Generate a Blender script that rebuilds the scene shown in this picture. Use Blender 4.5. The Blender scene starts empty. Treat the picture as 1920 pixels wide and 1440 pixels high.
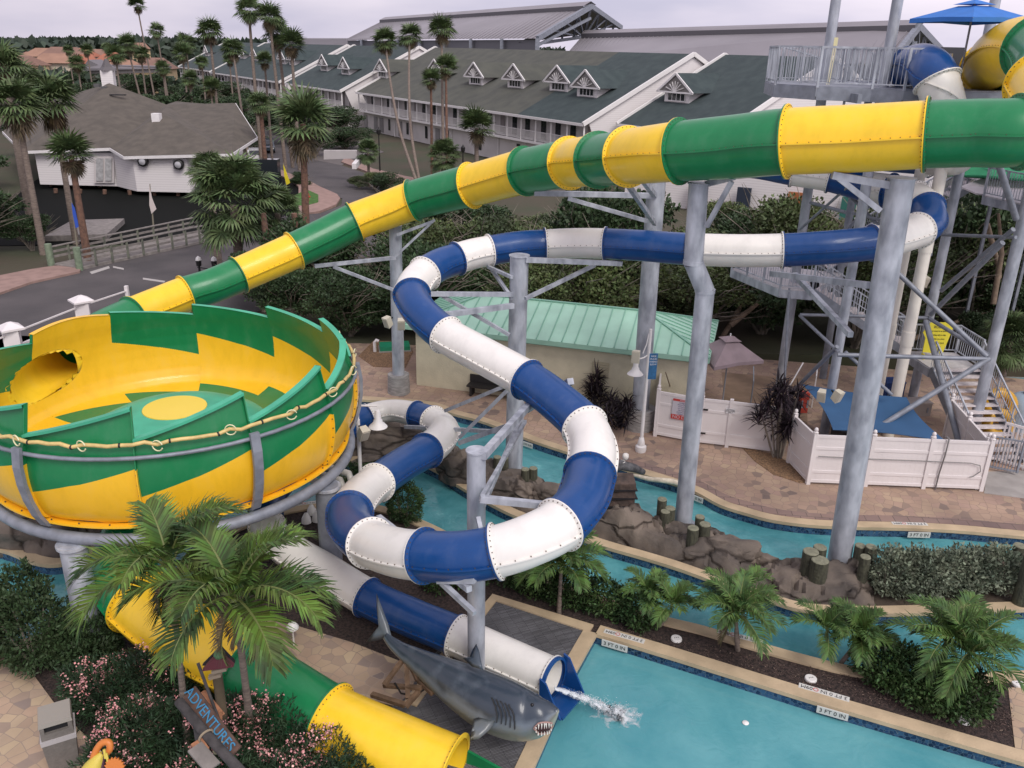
import bpy, bmesh, math, random
import numpy as np
from mathutils import Vector, Matrix
from mathutils.geometry import tessellate_polygon
from math import pi, sin, cos, radians as R
sc = bpy.context.scene
COL = sc.collection
rnd = random.Random(7)

# ---------------------------------------------------------------- camera
FPX, TH, RO, HC = 1600.0, R(21.5), 0.0225, 12.5
cc, ss = cos(TH), sin(TH)
FW = Vector((0, cc, -ss)); UP = Vector((0, ss, cc)); RT = Vector((1, 0, 0))
CAMP = Vector((0, 0, HC))
cd = bpy.data.cameras.new('camera'); cam = bpy.data.objects.new('camera', cd); COL.objects.link(cam)
cd.sensor_width = 36; cd.lens = 30.0; cd.clip_start = 0.1; cd.clip_end = 8000
cx = RT*cos(RO) + UP*sin(RO); cy = UP*cos(RO) - RT*sin(RO)
cam.matrix_world = Matrix(((cx.x, cy.x, -FW.x, 0), (cx.y, cy.y, -FW.y, 0), (cx.z, cy.z, -FW.z, HC), (0, 0, 0, 1)))
sc.camera = cam
sc.render.resolution_x = 1024; sc.render.resolution_y = 768

# ---------------------------------------------------------------- world: overcast dusk sky over a Nishita sky
w = bpy.data.worlds.new('World'); sc.world = w; w.use_nodes = True
nt = w.node_tree; nt.nodes.clear()
def N(t, **k):
    n = nt.nodes.new(t)
    for a, b in k.items(): setattr(n, a, b)
    return n
out = N('ShaderNodeOutputWorld'); bg = N('ShaderNodeBackground'); bg.inputs[1].default_value = 0.12
sky = N('ShaderNodeTexSky'); sky.sky_type = 'NISHITA'; sky.sun_disc = False
sky.sun_elevation = R(38); sky.sun_rotation = R(150); sky.air_density = 1.0; sky.dust_density = 3.0
tc = N('ShaderNodeTexCoord'); mp = N('ShaderNodeMapping'); mp.inputs['Scale'].default_value = (1.2, 1.2, 5.0)
no = N('ShaderNodeTexNoise'); no.inputs['Scale'].default_value = 1.7; no.inputs['Detail'].default_value = 5; no.inputs['Roughness'].default_value = 0.5
cr = N('ShaderNodeValToRGB')
cr.color_ramp.elements[0].position = 0.36; cr.color_ramp.elements[0].color = (3.55, 3.42, 4.35, 1)
cr.color_ramp.elements[1].position = 0.64; cr.color_ramp.elements[1].color = (6.2, 5.55, 6.1, 1)
sx = N('ShaderNodeSeparateXYZ')
mr = N('ShaderNodeMapRange'); mr.inputs[1].default_value = -0.6; mr.inputs[2].default_value = 0.7; mr.inputs[3].default_value = 0.92; mr.inputs[4].default_value = 1.16
mu = N('ShaderNodeMix', data_type='RGBA', blend_type='MULTIPLY'); mu.inputs[0].default_value = 1
mx = N('ShaderNodeMix', data_type='RGBA'); mx.inputs[0].default_value = 0.93
L = nt.links.new
L(tc.outputs['Generated'], mp.inputs[0]); L(mp.outputs[0], no.inputs[0]); L(no.outputs[0], cr.inputs[0])
L(tc.outputs['Generated'], sx.inputs[0]); L(sx.outputs[0], mr.inputs[0])
L(cr.outputs[0], mu.inputs[6]); L(mr.outputs[0], mu.inputs[7])
L(sky.outputs[0], mx.inputs[6]); L(mu.outputs[2], mx.inputs[7]); L(mx.outputs[2], bg.inputs[0]); L(bg.outputs[0], out.inputs[0])
sun = bpy.data.lights.new('sun', 'SUN'); sun.energy = 1.5; sun.angle = R(28); sun.color = (1, 0.95, 0.9)
so = bpy.data.objects.new('sun', sun); COL.objects.link(so); so.rotation_euler = (R(42), 0, R(28))
sc.view_settings.view_transform = 'Standard'; sc.view_settings.look = 'None'
sc.view_settings.exposure = 0.48; sc.view_settings.gamma = 1

# ---------------------------------------------------------------- picture coordinates -> places (photo is 1920 wide)
def ray(px, py):
    x = (px-960)/FPX; y = (720-py)/FPX
    return FW + RT*(x*cos(RO)-y*sin(RO)) + UP*(x*sin(RO)+y*cos(RO))
def G(px, py, z=0.0):
    r = ray(px, py); return CAMP + r*((z-HC)/r.z)
def D(px, py, d): return CAMP + ray(px, py)*d
def AY(px, py, y):
    r = ray(px, py); return CAMP + r*(y/r.y)
def G2(px, py, z=0.0):
    p = G(px, py, z); return (p.x, p.y)

# ---------------------------------------------------------------- materials
MATS = {}
def frp_mat(name, col):
    m = mat(name, col, 0.3, coat=0.15, bump=0.05, bscale=3, spec=0.4); t = m.node_tree; b = t.nodes['Principled BSDF']; l = t.links.new
    g = t.nodes.new('ShaderNodeNewGeometry'); mp = t.nodes.new('ShaderNodeMapping'); mp.inputs['Scale'].default_value = (1.3, 1.3, 0.5); n = t.nodes.new('ShaderNodeTexNoise'); n.inputs['Scale'].default_value = 2.2; n.inputs['Detail'].default_value = 9; n.inputs['Roughness'].default_value = 0.65
    r = t.nodes.new('ShaderNodeValToRGB'); e = r.color_ramp.elements; e[0].position = 0.36; e[1].position = 0.72; e[0].color = tuple(c*0.93 for c in col)+(1,); e[1].color = tuple(min(1, c*0.95+0.022) for c in col)+(1,); x = e.new(0.52); x.color = tuple(col)+(1,)
    l(g.outputs['Position'], mp.inputs[0]); l(mp.outputs[0], n.inputs[0]); l(n.outputs[0], r.inputs[0]); l(r.outputs[0], b.inputs['Base Color'])
    q = t.nodes.new('ShaderNodeMapRange'); q.inputs[3].default_value = 0.2; q.inputs[4].default_value = 0.5; l(n.outputs[0], q.inputs[0]); l(q.outputs[0], b.inputs['Roughness']); return m
def mat(name, col, rough=0.6, metal=0.0, var=0.0, vscale=3.0, col2=None, bump=0.0, bscale=20.0, spec=0.5, emit=None, island=0.0, coat=0.0, stretch=None, detail=4):
    if name in MATS: return MATS[name]
    m = bpy.data.materials.new(name); m.use_nodes = True
    t = m.node_tree; b = t.nodes['Principled BSDF']; l = t.links.new
    b.inputs['Roughness'].default_value = rough; b.inputs['Metallic'].default_value = metal
    b.inputs['Specular IOR Level'].default_value = spec
    b.inputs['Coat Weight'].default_value = coat; b.inputs['Coat Roughness'].default_value = 0.06
    c = tuple(col)+(1,); b.inputs['Base Color'].default_value = c
    if var or col2 or island:
        g = t.nodes.new('ShaderNodeNewGeometry')
        n = t.nodes.new('ShaderNodeTexNoise'); n.inputs['Scale'].default_value = vscale; n.inputs['Detail'].default_value = detail
        src = g.outputs['Position']
        if stretch:
            mpn = t.nodes.new('ShaderNodeMapping'); mpn.inputs['Scale'].default_value = stretch; l(src, mpn.inputs[0]); src = mpn.outputs[0]
        l(src, n.inputs[0])
        r = t.nodes.new('ShaderNodeValToRGB'); r.color_ramp.elements[0].position = 0.35; r.color_ramp.elements[1].position = 0.65
        c2 = col2 or tuple(x*(1-var) for x in col); c1 = col if col2 else tuple(min(1, x*(1+var)) for x in col)
        r.color_ramp.elements[0].color = tuple(c2)+(1,); r.color_ramp.elements[1].color = tuple(c1)+(1,)
        l(n.outputs[0], r.inputs[0]); res = r.outputs[0]
        if island:
            hs = t.nodes.new('ShaderNodeHueSaturation'); ma = t.nodes.new('ShaderNodeMapRange')
            ma.inputs[3].default_value = 1-island; ma.inputs[4].default_value = 1+island
            l(g.outputs['Random Per Island'], ma.inputs[0]); l(ma.outputs[0], hs.inputs['Value'])
            mh = t.nodes.new('ShaderNodeMapRange'); mh.inputs[3].default_value = 0.5-island*0.06; mh.inputs[4].default_value = 0.5+island*0.04
            l(g.outputs['Random Per Island'], mh.inputs[0]); l(mh.outputs[0], hs.inputs['Hue'])
            l(res, hs.inputs['Color']); res = hs.outputs[0]
        l(res, b.inputs['Base Color'])
    if bump:
        n2 = t.nodes.new('ShaderNodeTexNoise'); n2.inputs['Scale'].default_value = bscale; n2.inputs['Detail'].default_value = 5
        g2 = t.nodes.new('ShaderNodeNewGeometry'); l(g2.outputs['Position'], n2.inputs[0])
        bn = t.nodes.new('ShaderNodeBump'); bn.inputs['Strength'].default_value = bump; bn.inputs['Distance'].default_value = 0.05
        l(n2.outputs[0], bn.inputs['Height']); l(bn.outputs[0], b.inputs['Normal'])
    if emit:
        b.inputs['Emission Color'].default_value = c; b.inputs['Emission Strength'].default_value = emit
    MATS[name] = m; return m

def paver_mat(name, cols, scale, mortar=(0.1, 0.08, 0.07), vor=False, rot=0.0, rough=0.8, bw=0.5, bh=0.5, wet=False):
    m = bpy.data.materials.new(name); m.use_nodes = True; t = m.node_tree; b = t.nodes['Principled BSDF']; l = t.links.new
    g = t.nodes.new('ShaderNodeNewGeometry'); mp = t.nodes.new('ShaderNodeMapping'); mp.inputs['Rotation'].default_value = (0, 0, rot)
    l(g.outputs['Position'], mp.inputs[0])
    ramp = t.nodes.new('ShaderNodeValToRGB'); ramp.color_ramp.interpolation = 'LINEAR'
    els = ramp.color_ramp.elements
    for i, c in enumerate(cols):
        e = els[i] if i < 2 else els.new(i/(len(cols)-1))
        e.position = i/(len(cols)-1); e.color = tuple(c)+(1,)
    mixn = t.nodes.new('ShaderNodeMix'); mixn.data_type = 'RGBA'; mixn.inputs[7].default_value = tuple(mortar)+(1,)
    if vor:
        v1 = t.nodes.new('ShaderNodeTexVoronoi'); v1.inputs['Scale'].default_value = scale; v1.inputs['Randomness'].default_value = 0.75
        v2 = t.nodes.new('ShaderNodeTexVoronoi'); v2.feature = 'DISTANCE_TO_EDGE'; v2.inputs['Scale'].default_value = scale; v2.inputs['Randomness'].default_value = 0.75
        for v in (v1, v2): v.voronoi_dimensions = '3D' if name == 'pool_tile' else '2D'; l(mp.outputs[0], v.inputs['Vector'])
        sp = t.nodes.new('ShaderNodeSeparateColor'); l(v1.outputs['Color'], sp.inputs[0]); l(sp.outputs[0], ramp.inputs[0])
        lt = t.nodes.new('ShaderNodeMath'); lt.operation = 'LESS_THAN'; lt.inputs[1].default_value = 0.03; l(v2.outputs['Distance'], lt.inputs[0])
        hgt = v2.outputs['Distance']; l(lt.outputs[0], mixn.inputs[0])
    else:
        br = t.nodes.new('ShaderNodeTexBrick'); br.inputs['Scale'].default_value = scale; br.inputs['Mortar Size'].default_value = 0.012
        br.inputs['Brick Width'].default_value = bw; br.inputs['Row Height'].default_value = bh; br.offset = 0.5
        br.inputs['Color1'].default_value = (0, 0, 0, 1); br.inputs['Color2'].default_value = (1, 1, 1, 1); br.inputs['Mortar'].default_value = (0.5, 0.5, 0.5, 1)
        l(mp.outputs[0], br.inputs[0]); l(br.outputs['Color'], ramp.inputs[0]); l(br.outputs['Fac'], mixn.inputs[0]); hgt = br.outputs['Fac']
    n = t.nodes.new('ShaderNodeTexNoise'); n.inputs['Scale'].default_value = 0.5; n.inputs['Detail'].default_value = 6; l(g.outputs['Position'], n.inputs[0])
    r2 = t.nodes.new('ShaderNodeValToRGB'); r2.color_ramp.elements[0].position = 0.3; r2.color_ramp.elements[1].position = 0.7
    r2.color_ramp.elements[0].color = (0.66, 0.64, 0.64, 1); r2.color_ramp.elements[1].color = (1.12, 1.1, 1.05, 1); l(n.outputs[0], r2.inputs[0])
    ml = t.nodes.new('ShaderNodeMix'); ml.data_type = 'RGBA'; ml.blend_type = 'MULTIPLY'; ml.inputs[0].default_value = 1
    l(ramp.outputs[0], ml.inputs[6]); l(r2.outputs[0], ml.inputs[7]); l(ml.outputs[2], mixn.inputs[6]); l(mixn.outputs[2], b.inputs['Base Color'])
    b.inputs['Roughness'].default_value = rough
    bn = t.nodes.new('ShaderNodeBump'); bn.inputs['Strength'].default_value = 0.25; bn.inputs['Distance'].default_value = 0.02; l(hgt, bn.inputs['Height']); l(bn.outputs[0], b.inputs['Normal'])
    return m

# ---------------------------------------------------------------- mesh builder
class MB:
    def __init__(s): s.v = []; s.f = []; s.m = []
    def add(s, vs, fs, mi=0):
        o = len(s.v); s.v += [tuple(x) for x in vs]; s.f += [tuple(i+o for i in f) for f in fs]; s.m += [mi]*len(fs); return s
    def box(s, c, d, rz=0.0, mi=0, M=None):
        hx, hy, hz = d[0]/2, d[1]/2, d[2]/2; vs = []
        for x, y, z in ((-hx,-hy,-hz),(hx,-hy,-hz),(hx,hy,-hz),(-hx,hy,-hz),(-hx,-hy,hz),(hx,-hy,hz),(hx,hy,hz),(-hx,hy,hz)):
            if M is not None: p = M @ Vector((x, y, z)); vs.append((c[0]+p.x, c[1]+p.y, c[2]+p.z))
            else: vs.append((c[0]+x*cos(rz)-y*sin(rz), c[1]+x*sin(rz)+y*cos(rz), c[2]+z))
        return s.add(vs, [(0,3,2,1),(4,5,6,7),(0,1,5,4),(1,2,6,5),(2,3,7,6),(3,0,4,7)], mi)
    def beam(s, p, q, w, h=None, mi=0):
        p = Vector(p); q = Vector(q); d = q-p
        if d.length < 1e-6: return s
        h = h or w; z = d.normalized(); a = Vector((0,0,1)) if abs(z.z) < 0.95 else Vector((1,0,0))
        x = z.cross(a).normalized(); y = x.cross(z)
        vs = [b + x*(i*w/2) + y*(j*h/2) for b in (p, q) for i, j in ((-1,-1),(1,-1),(1,1),(-1,1))]
        return s.add(vs, [(0,1,2,3),(7,6,5,4),(0,4,5,1),(1,5,6,2),(2,6,7,3),(3,7,4,0)], mi)
    def tube(s, pts, rad, n=10, mi=0, caps=True, flat=1.0):
        pts = [Vector(p) for p in pts]; k = len(pts)
        rad = rad if isinstance(rad, (list, tuple)) else [rad]*k
        vs = []; px = None
        for i, p in enumerate(pts):
            t = (pts[min(i+1, k-1)]-pts[max(i-1, 0)]).normalized()
            if px is None:
                a = Vector((0,0,1)) if abs(t.z) < 0.9 else Vector((0,1,0)); px = t.cross(a).normalized()
            else: px = (px - t*px.dot(t)).normalized()
            py = px.cross(t)
            for j in range(n):
                an = 2*pi*j/n; vs.append(p + px*(cos(an)*rad[i]) + py*(sin(an)*rad[i]*flat))
        fs = [(i*n+j, i*n+(j+1)%n, (i+1)*n+(j+1)%n, (i+1)*n+j) for i in range(k-1) for j in range(n)]
        if caps: fs += [tuple(range(n))[::-1], tuple((k-1)*n+j for j in range(n))]
        return s.add(vs, fs, mi)
    def cyl(s, c, r, h, n=16, r2=None, mi=0):
        return s.tube([(c[0],c[1],c[2]), (c[0],c[1],c[2]+h)], [r, r if r2 is None else r2], n, mi)
    def lathe(s, prof, c=(0,0,0), n=20, mi=0, a0=0.0, a1=2*pi):
        full = abs(a1-a0-2*pi) < 1e-6; k = n if full else n+1; vs = []
        for r, z in prof:
            for j in range(k):
                a = a0+(a1-a0)*j/n; vs.append((c[0]+r*cos(a), c[1]+r*sin(a), c[2]+z))
        fs = []
        for i in range(len(prof)-1):
            for j in range(n):
                j2 = (j+1) % k; fs.append((i*k+j, i*k+j2, (i+1)*k+j2, (i+1)*k+j))
        return s.add(vs, fs, mi)
    def prism(s, poly, z0, z1, mi=0, side=None, bottom=False):
        n = len(poly)
        def zz(z, i): return z[i] if isinstance(z, (list, tuple)) else z
        vs = [(p[0], p[1], zz(z0, i)) for i, p in enumerate(poly)]+[(p[0], p[1], zz(z1, i)) for i, p in enumerate(poly)]
        tr = tessellate_polygon([[Vector((p[0], p[1], 0)) for p in poly]])
        area = sum(poly[i][0]*poly[(i+1)%n][1]-poly[(i+1)%n][0]*poly[i][1] for i in range(n))
        up = []
        for a, b, c in tr:
            A, B, Cc = poly[a], poly[b], poly[c]
            cr_ = (B[0]-A[0])*(Cc[1]-A[1])-(B[1]-A[1])*(Cc[0]-A[0])
            up.append((a+n, b+n, c+n) if cr_ > 0 else (a+n, c+n, b+n))
        s.add(vs, up, mi)
        sd = [(i, (i+1)%n, (i+1)%n+n, i+n) if area > 0 else ((i+1)%n, i, i+n, (i+1)%n+n) for i in range(n)]
        o = len(s.v)-len(vs); s.f += [tuple(i+o for i in f) for f in sd]; s.m += [mi if side is None else side]*n
        if bottom:
            s.f += [tuple((i-n)+o for i in f[::-1]) for f in up]; s.m += [mi]*len(up)
        return s
    def wallpoly(s, pts, n, th, mi=0):
        """planar polygon pts (3D) thickened by th along unit normal n"""
        k = len(pts); n = Vector(n).normalized(); a = [Vector(p) for p in pts]; b = [p+n*th for p in a]
        o3 = tessellate_polygon([a]); fs = [tuple(t) for t in o3] + [tuple(i+k for i in t[::-1]) for t in o3]
        fs += [(i, (i+1)%k, (i+1)%k+k, i+k) for i in range(k)]
        return s.add(a+b, fs, mi)
    def build(s, name, mats, parent=None, smooth=None, fix=False):
        me = bpy.data.meshes.new(name); me.from_pydata(s.v, [], s.f)
        if not isinstance(mats, (list, tuple)): mats = [mats]
        for m in mats: me.materials.append(m)
        if len(mats) > 1: me.polygons.foreach_set('material_index', s.m)
        if fix:
            bm = bmesh.new(); bm.from_mesh(me); bmesh.ops.recalc_face_normals(bm, faces=bm.faces); bm.to_mesh(me); bm.free()
        if smooth is not None:
            me.polygons.foreach_set('use_smooth', [True]*len(me.polygons))
            if smooth < 180: me.set_sharp_from_angle(angle=R(smooth))
        me.update(); o = bpy.data.objects.new(name, me); COL.objects.link(o)
        if parent is not None: o.parent = parent
        return o
def T(o, label, cat, group=None):
    o['label'] = label; o['category'] = cat
    if group: o['group'] = group
    return o
def S(o, kind='structure'): o['kind'] = kind; return o
def E(name, loc=(0,0,0), rz=0.0):
    o = bpy.data.objects.new(name, None); COL.objects.link(o); o.location = loc; o.rotation_euler = (0,0,rz); return o
def copy_tree(o, parent=None):
    c = o.copy(); COL.objects.link(c)
    if parent is not None: c.parent = parent
    for k in list(o.children): copy_tree(k, c)
    return c
def text_mesh(name, body, size, matw, M, parent=None, ext=0.003):
    cu = bpy.data.curves.new(name, 'FONT'); cu.body = body; cu.size = size; cu.extrude = ext; cu.align_x = 'CENTER'; cu.align_y = 'CENTER'
    o = bpy.data.objects.new('tmp', cu); COL.objects.link(o)
    dg = bpy.context.evaluated_depsgraph_get(); me = bpy.data.meshes.new_from_object(o.evaluated_get(dg)); me.transform(M)
    bpy.data.objects.remove(o); bpy.data.curves.remove(cu)
    me.materials.clear(); me.materials.append(matw)
    r = bpy.data.objects.new(name, me); COL.objects.link(r)
    if parent is not None: r.parent = parent
    return r
def frameM(o, x, y):
    x = Vector(x).normalized(); y = Vector(y); y = (y - x*y.dot(x)).normalized(); z = x.cross(y)
    return Matrix(((x.x,y.x,z.x,o[0]),(x.y,y.y,z.y,o[1]),(x.z,y.z,z.z,o[2]),(0,0,0,1)))
def spline(P, k=8):
    """Catmull-Rom through P (tuples); returns dense list and index of each control point"""
    P = [np.array(p, float) for p in P]; n = len(P); res = []; idx = []
    for i in range(n-1):
        p0 = P[max(i-1, 0)] if i > 0 else 2*P[0]-P[1]; p1 = P[i]; p2 = P[i+1]; p3 = P[i+2] if i+2 < n else 2*P[-1]-P[-2]
        idx.append(len(res))
        for j in range(k):
            t = j/k; res.append(0.5*((2*p1)+(-p0+p2)*t+(2*p0-5*p1+4*p2-p3)*t*t+(-p0+3*p1-3*p2+p3)*t**3))
    idx.append(len(res)); res.append(P[-1]); return res, idx

# base materials
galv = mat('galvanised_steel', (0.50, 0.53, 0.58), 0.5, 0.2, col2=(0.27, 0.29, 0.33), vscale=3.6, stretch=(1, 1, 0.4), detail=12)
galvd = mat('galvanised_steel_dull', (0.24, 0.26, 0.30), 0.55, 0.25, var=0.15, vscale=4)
white_vinyl = mat('white_vinyl', (0.74, 0.70, 0.69), 0.45, var=0.03, vscale=1.5)
white_paint = mat('white_paint', (0.74, 0.72, 0.71), 0.5, var=0.05, vscale=2)
dark = mat('dark_void', (0.012, 0.012, 0.014), 0.6)
glassd = mat('dark_glass', (0.02, 0.025, 0.03), 0.12, spec=0.6)
# ================================================================ ground, deck, pools
soil = mat('soil', (0.085, 0.062, 0.045), 0.95, col2=(0.035, 0.03, 0.02), vscale=0.8, bump=0.6, bscale=6)
asphalt = mat('asphalt', (0.095, 0.085, 0.085), 0.85, col2=(0.062, 0.057, 0.058), vscale=0.35, bump=0.15, bscale=60, detail=8)
pavers = paver_mat('tumbled_pavers', [(0.22,0.17,0.15),(0.40,0.29,0.22),(0.42,0.30,0.23),(0.46,0.35,0.25),(0.43,0.31,0.24),(0.40,0.28,0.23),(0.44,0.32,0.23)], 3.7, (0.25,0.18,0.14), rot=0.28, vor=True)
flag = paver_mat('flagstone_pavers', [(0.27,0.22,0.20),(0.46,0.345,0.25),(0.50,0.39,0.27),(0.48,0.35,0.26),(0.54,0.43,0.29),(0.42,0.32,0.25)], 3.9, (0.30,0.235,0.185), vor=True, rot=0.6)
tile = paver_mat('pool_tile', [(0.008,0.02,0.06),(0.02,0.06,0.16),(0.05,0.13,0.25),(0.015,0.035,0.10)], 13.0, (0.10,0.15,0.2), vor=True, rough=0.2)
coping = mat('coping_stone', (0.50, 0.39, 0.25), 0.8, var=0.14, vscale=1.6, bump=0.2, bscale=25)
conc = mat('concrete', (0.33, 0.31, 0.29), 0.9, var=0.15, vscale=1.5, bump=0.2, bscale=15)
def water_mat(name, c1, c2, sc_=0.5, bs=5.0, bst=0.25, foam=0.0):
    m = bpy.data.materials.new(name); m.use_nodes = True; t = m.node_tree; b = t.nodes['Principled BSDF']; l = t.links.new
    g = t.nodes.new('ShaderNodeNewGeometry')
    n = t.nodes.new('ShaderNodeTexNoise'); n.inputs['Scale'].default_value = sc_; n.inputs['Detail'].default_value = 7; n.inputs['Roughness'].default_value = 0.6; n.inputs['Distortion'].default_value = 0.4; l(g.outputs['Position'], n.inputs[0])
    r = t.nodes.new('ShaderNodeValToRGB'); e = r.color_ramp.elements; e[0].position = 0.32; e[1].position = 0.62; e[0].color = tuple(c1)+(1,); e[1].color = tuple(c2)+(1,)
    if foam: x = e.new(0.74); x.color = (0.30, 0.62, 0.64, 1)
    l(n.outputs[0], r.inputs[0]); l(r.outputs[0], b.inputs['Base Color'])
    n2 = t.nodes.new('ShaderNodeTexNoise'); n2.inputs['Scale'].default_value = bs; n2.inputs['Detail'].default_value = 4; n2.inputs['Distortion'].default_value = 1.2; l(g.outputs['Position'], n2.inputs[0])
    bn = t.nodes.new('ShaderNodeBump'); bn.inputs['Strength'].default_value = bst; bn.inputs['Distance'].default_value = 0.05; l(n2.outputs[0], bn.inputs['Height']); l(bn.outputs[0], b.inputs['Normal'])
    b.inputs['Roughness'].default_value = 0.07; b.inputs['IOR'].default_value = 1.33
    return m
wpool = water_mat('pool_water', (0.075, 0.285, 0.325), (0.125, 0.36, 0.39), 0.55, 3.0, 0.22)
wriver = water_mat('river_water', (0.055, 0.235, 0.265), (0.11, 0.35, 0.375), 0.9, 4.5, 0.35, foam=1)
pond = mat('pond_water', (0.008,0.009,0.008), 0.75, spec=0.05) or water_mat('pond_water', (0.006, 0.008, 0.008), (0.012, 0.014, 0.012), 0.5, 3.0, 0.08)  # near-black and matt: shade from building and plants is painted into the water

def poly_px(L_, z=0.0): return [G2(a, b, z) for a, b in L_]
def smooth_px(L_, k=5):
    r, _ = spline([(a, b) for a, b in L_], k); return [(float(x[0]), float(x[1])) for x in r]

mb = MB(); mb.prism([(-3000, 36.3), (3000, 36.3), (3000, 5000), (-3000, 5000)], -1.0, -0.06)
S(mb.build('ground', mat('far_ground', (0.05, 0.06, 0.03), 0.95, col2=(0.075, 0.06, 0.04), vscale=0.15, bump=0.4, bscale=3)))
mb = MB(); mb.add([(-60, -6, -0.9), (60, -6, -0.9), (60, 36.3, -0.9), (-60, 36.3, -0.9)], [(0,1,2,3)]); S(mb.build('basin_ground', conc))

up_bank = smooth_px([(-140,700),(300,730),(560,745),(700,752),(800,760),(850,777),(900,790),(960,812),(1000,828),(1070,851),(1130,869),(1190,886),(1290,917),(1350,948),(1400,964),(1450,977),(1520,986),(1600,990),(1700,992),(1800,997),(1920,1008),(2150,1030)])
isl_low = smooth_px([(-140,1010),(0,1032),(60,1055),(110,1060),(170,1042),(230,1000),(330,950),(430,915),(540,885),(650,867),(720,862),(775,866),(820,885),(870,918),(960,966),(1050,997),(1130,1025),(1210,1048),(1280,1070),(1370,1103),(1440,1126),(1500,1144),(1590,1152),(1720,1151),(1920,1144),(2200,1140)])
isl_up = smooth_px([(2200,1038),(1920,1036),(1760,1040),(1640,1056),(1560,1062),(1470,1055),(1420,1030),(1390,1012),(1330,1000),(1270,990),(1195,972),(1120,955),(1050,935),(1010,905),(950,893),(900,872),(860,850),(830,815),(760,800),(680,803),(560,830),(300,880),(-140,930)])
low_up = smooth_px([(-140,1250),(0,1215),(120,1180),(240,1135),(330,1070),(420,1000),(500,966),(560,951),(620,944),(680,946),(740,958),(790,978),(840,1002),(900,1040),(960,1065),(1050,1095),(1140,1126),(1240,1158),(1320,1178),(1400,1202),(1500,1230),(1590,1252),(1680,1266),(1780,1268),(1920,1262),(2200,1255)])
pool_edge = [(2200,1512),(1920,1432),(1530,1318),(1280,1240),(1117,1190),(1078,1260),(1030,1370),(992,1455),(975,1500)]

# upper deck
A = poly_px(up_bank)
S(MB().prism(A+[(45, 24), (45, 30.0), (18, 34.2), (9.5, 35.6), (-6, 36.3), (-30, 36.3), (-30, 24)], -0.7, 0.0, 0, 1).build('paving', [pavers, tile]))
# island with rockwork
I = poly_px(isl_low)+poly_px(isl_up)
S(MB().prism(I, -0.7, -0.02, 0, 1).build('island_ground', [soil, tile]))
# lower land with planter
Lw = poly_px(low_up)+poly_px(pool_edge)
S(MB().prism(Lw+[(-30, 9.8), (-30, 14)], -0.7, -0.004, 0, 1).build('planter_ground', [mat('mulch', (0.075,0.05,0.042), 0.95, col2=(0.02,0.015,0.014), vscale=14, bump=1.0, bscale=25), tile]))

def strip(path, w, name, m, z0=0.004, z1=0.05, side=1):
    """band of width w laid along a ground path, offset to one side, with its own thickness"""
    P = [Vector((x, y, 0)) for x, y in path]; mb = MB(); L0 = []; L1 = []
    for i, p in enumerate(P):
        t = (P[min(i+1, len(P)-1)]-P[max(i-1, 0)]).normalized(); n = Vector((-t.y, t.x, 0))*side
        L0.append(p - n*0.03); L1.append(p + n*w)
    vs = []
    for a, b in zip(L0, L1): vs += [(a.x,a.y,z0-0.05),(a.x,a.y,z1),(b.x,b.y,z1),(b.x,b.y,z0-0.05)]
    fs = []
    for i in range(len(P)-1):
        for j in range(3): fs.append((i*4+j, i*4+j+1, (i+1)*4+j+1, (i+1)*4+j))
    fs += [(0,1,2,3), tuple(len(vs)-4+j for j in (3,2,1,0))]
    return S(mb.add(vs, fs).build(name, m, fix=True))
strip(A, 0.30, 'coping', coping, side=1)
strip(poly_px(isl_low), 0.28, 'coping', coping, side=1)
strip(poly_px(low_up), 0.28, 'coping', coping, side=-1)
strip(poly_px([(2200,1512),(1920,1432),(1530,1318),(1280,1240),(1117,1190)]), 0.32, 'coping', coping, side=-1)
strip(poly_px([(1117,1190),(1078,1260),(1030,1370),(992,1455),(975,1500)]), 0.30, 'coping', coping, side=-1)
S(strip([(x, y) for x, y in [G2(a, b-14) for a, b in up_bank if a > 1150]], 0.32, 'paving_border', paver_mat('border_pavers', [(0.22,0.16,0.15),(0.30,0.21,0.18),(0.26,0.19,0.17)], 1.2, rot=0.1), 0.0, 0.008))
# water sheets
S(MB().add([(-40, 8, -0.27), (60, 8, -0.27), (60, 34.5, -0.27), (-40, 34.5, -0.27)], [(0,1,2,3)]).build('river_water', wriver))
W = poly_px(pool_edge); W2 = [W[0], W[1], W[2], W[3], W[4], W[5], W[6], W[7], W[8], (1, 6), (25, 6)]
S(MB().prism([(x, y) for x, y in W2], -0.29, -0.25).build('pool_water', wpool))

# shark deck (two rubber mats with coping) and flagstones bottom left
matm = bpy.data.materials.new('ribbed_mat'); matm.use_nodes = True
t_ = matm.node_tree; b_ = t_.nodes['Principled BSDF']; g_ = t_.nodes.new('ShaderNodeNewGeometry'); mpp = t_.nodes.new('ShaderNodeMapping'); mpp.inputs['Rotation'].default_value = (0,0,-0.42)
wv = t_.nodes.new('ShaderNodeTexBrick'); wv.inputs['Scale'].default_value = 9; wv.inputs['Color1'].default_value = (0.10,0.10,0.105,1); wv.inputs['Color2'].default_value = (0.18,0.18,0.19,1); wv.inputs['Mortar'].default_value = (0.03,0.03,0.035,1); wv.inputs['Mortar Size'].default_value = 0.06; wv.inputs['Brick Width'].default_value = 4.0; wv.inputs['Row Height'].default_value = 0.28
nn_ = t_.nodes.new('ShaderNodeTexNoise'); nn_.inputs['Scale'].default_value = 1.1; nn_.inputs['Detail'].default_value = 8; mm_ = t_.nodes.new('ShaderNodeMix'); mm_.data_type = 'RGBA'; mm_.blend_type = 'OVERLAY'; mm_.inputs[0].default_value = 0.85
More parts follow.
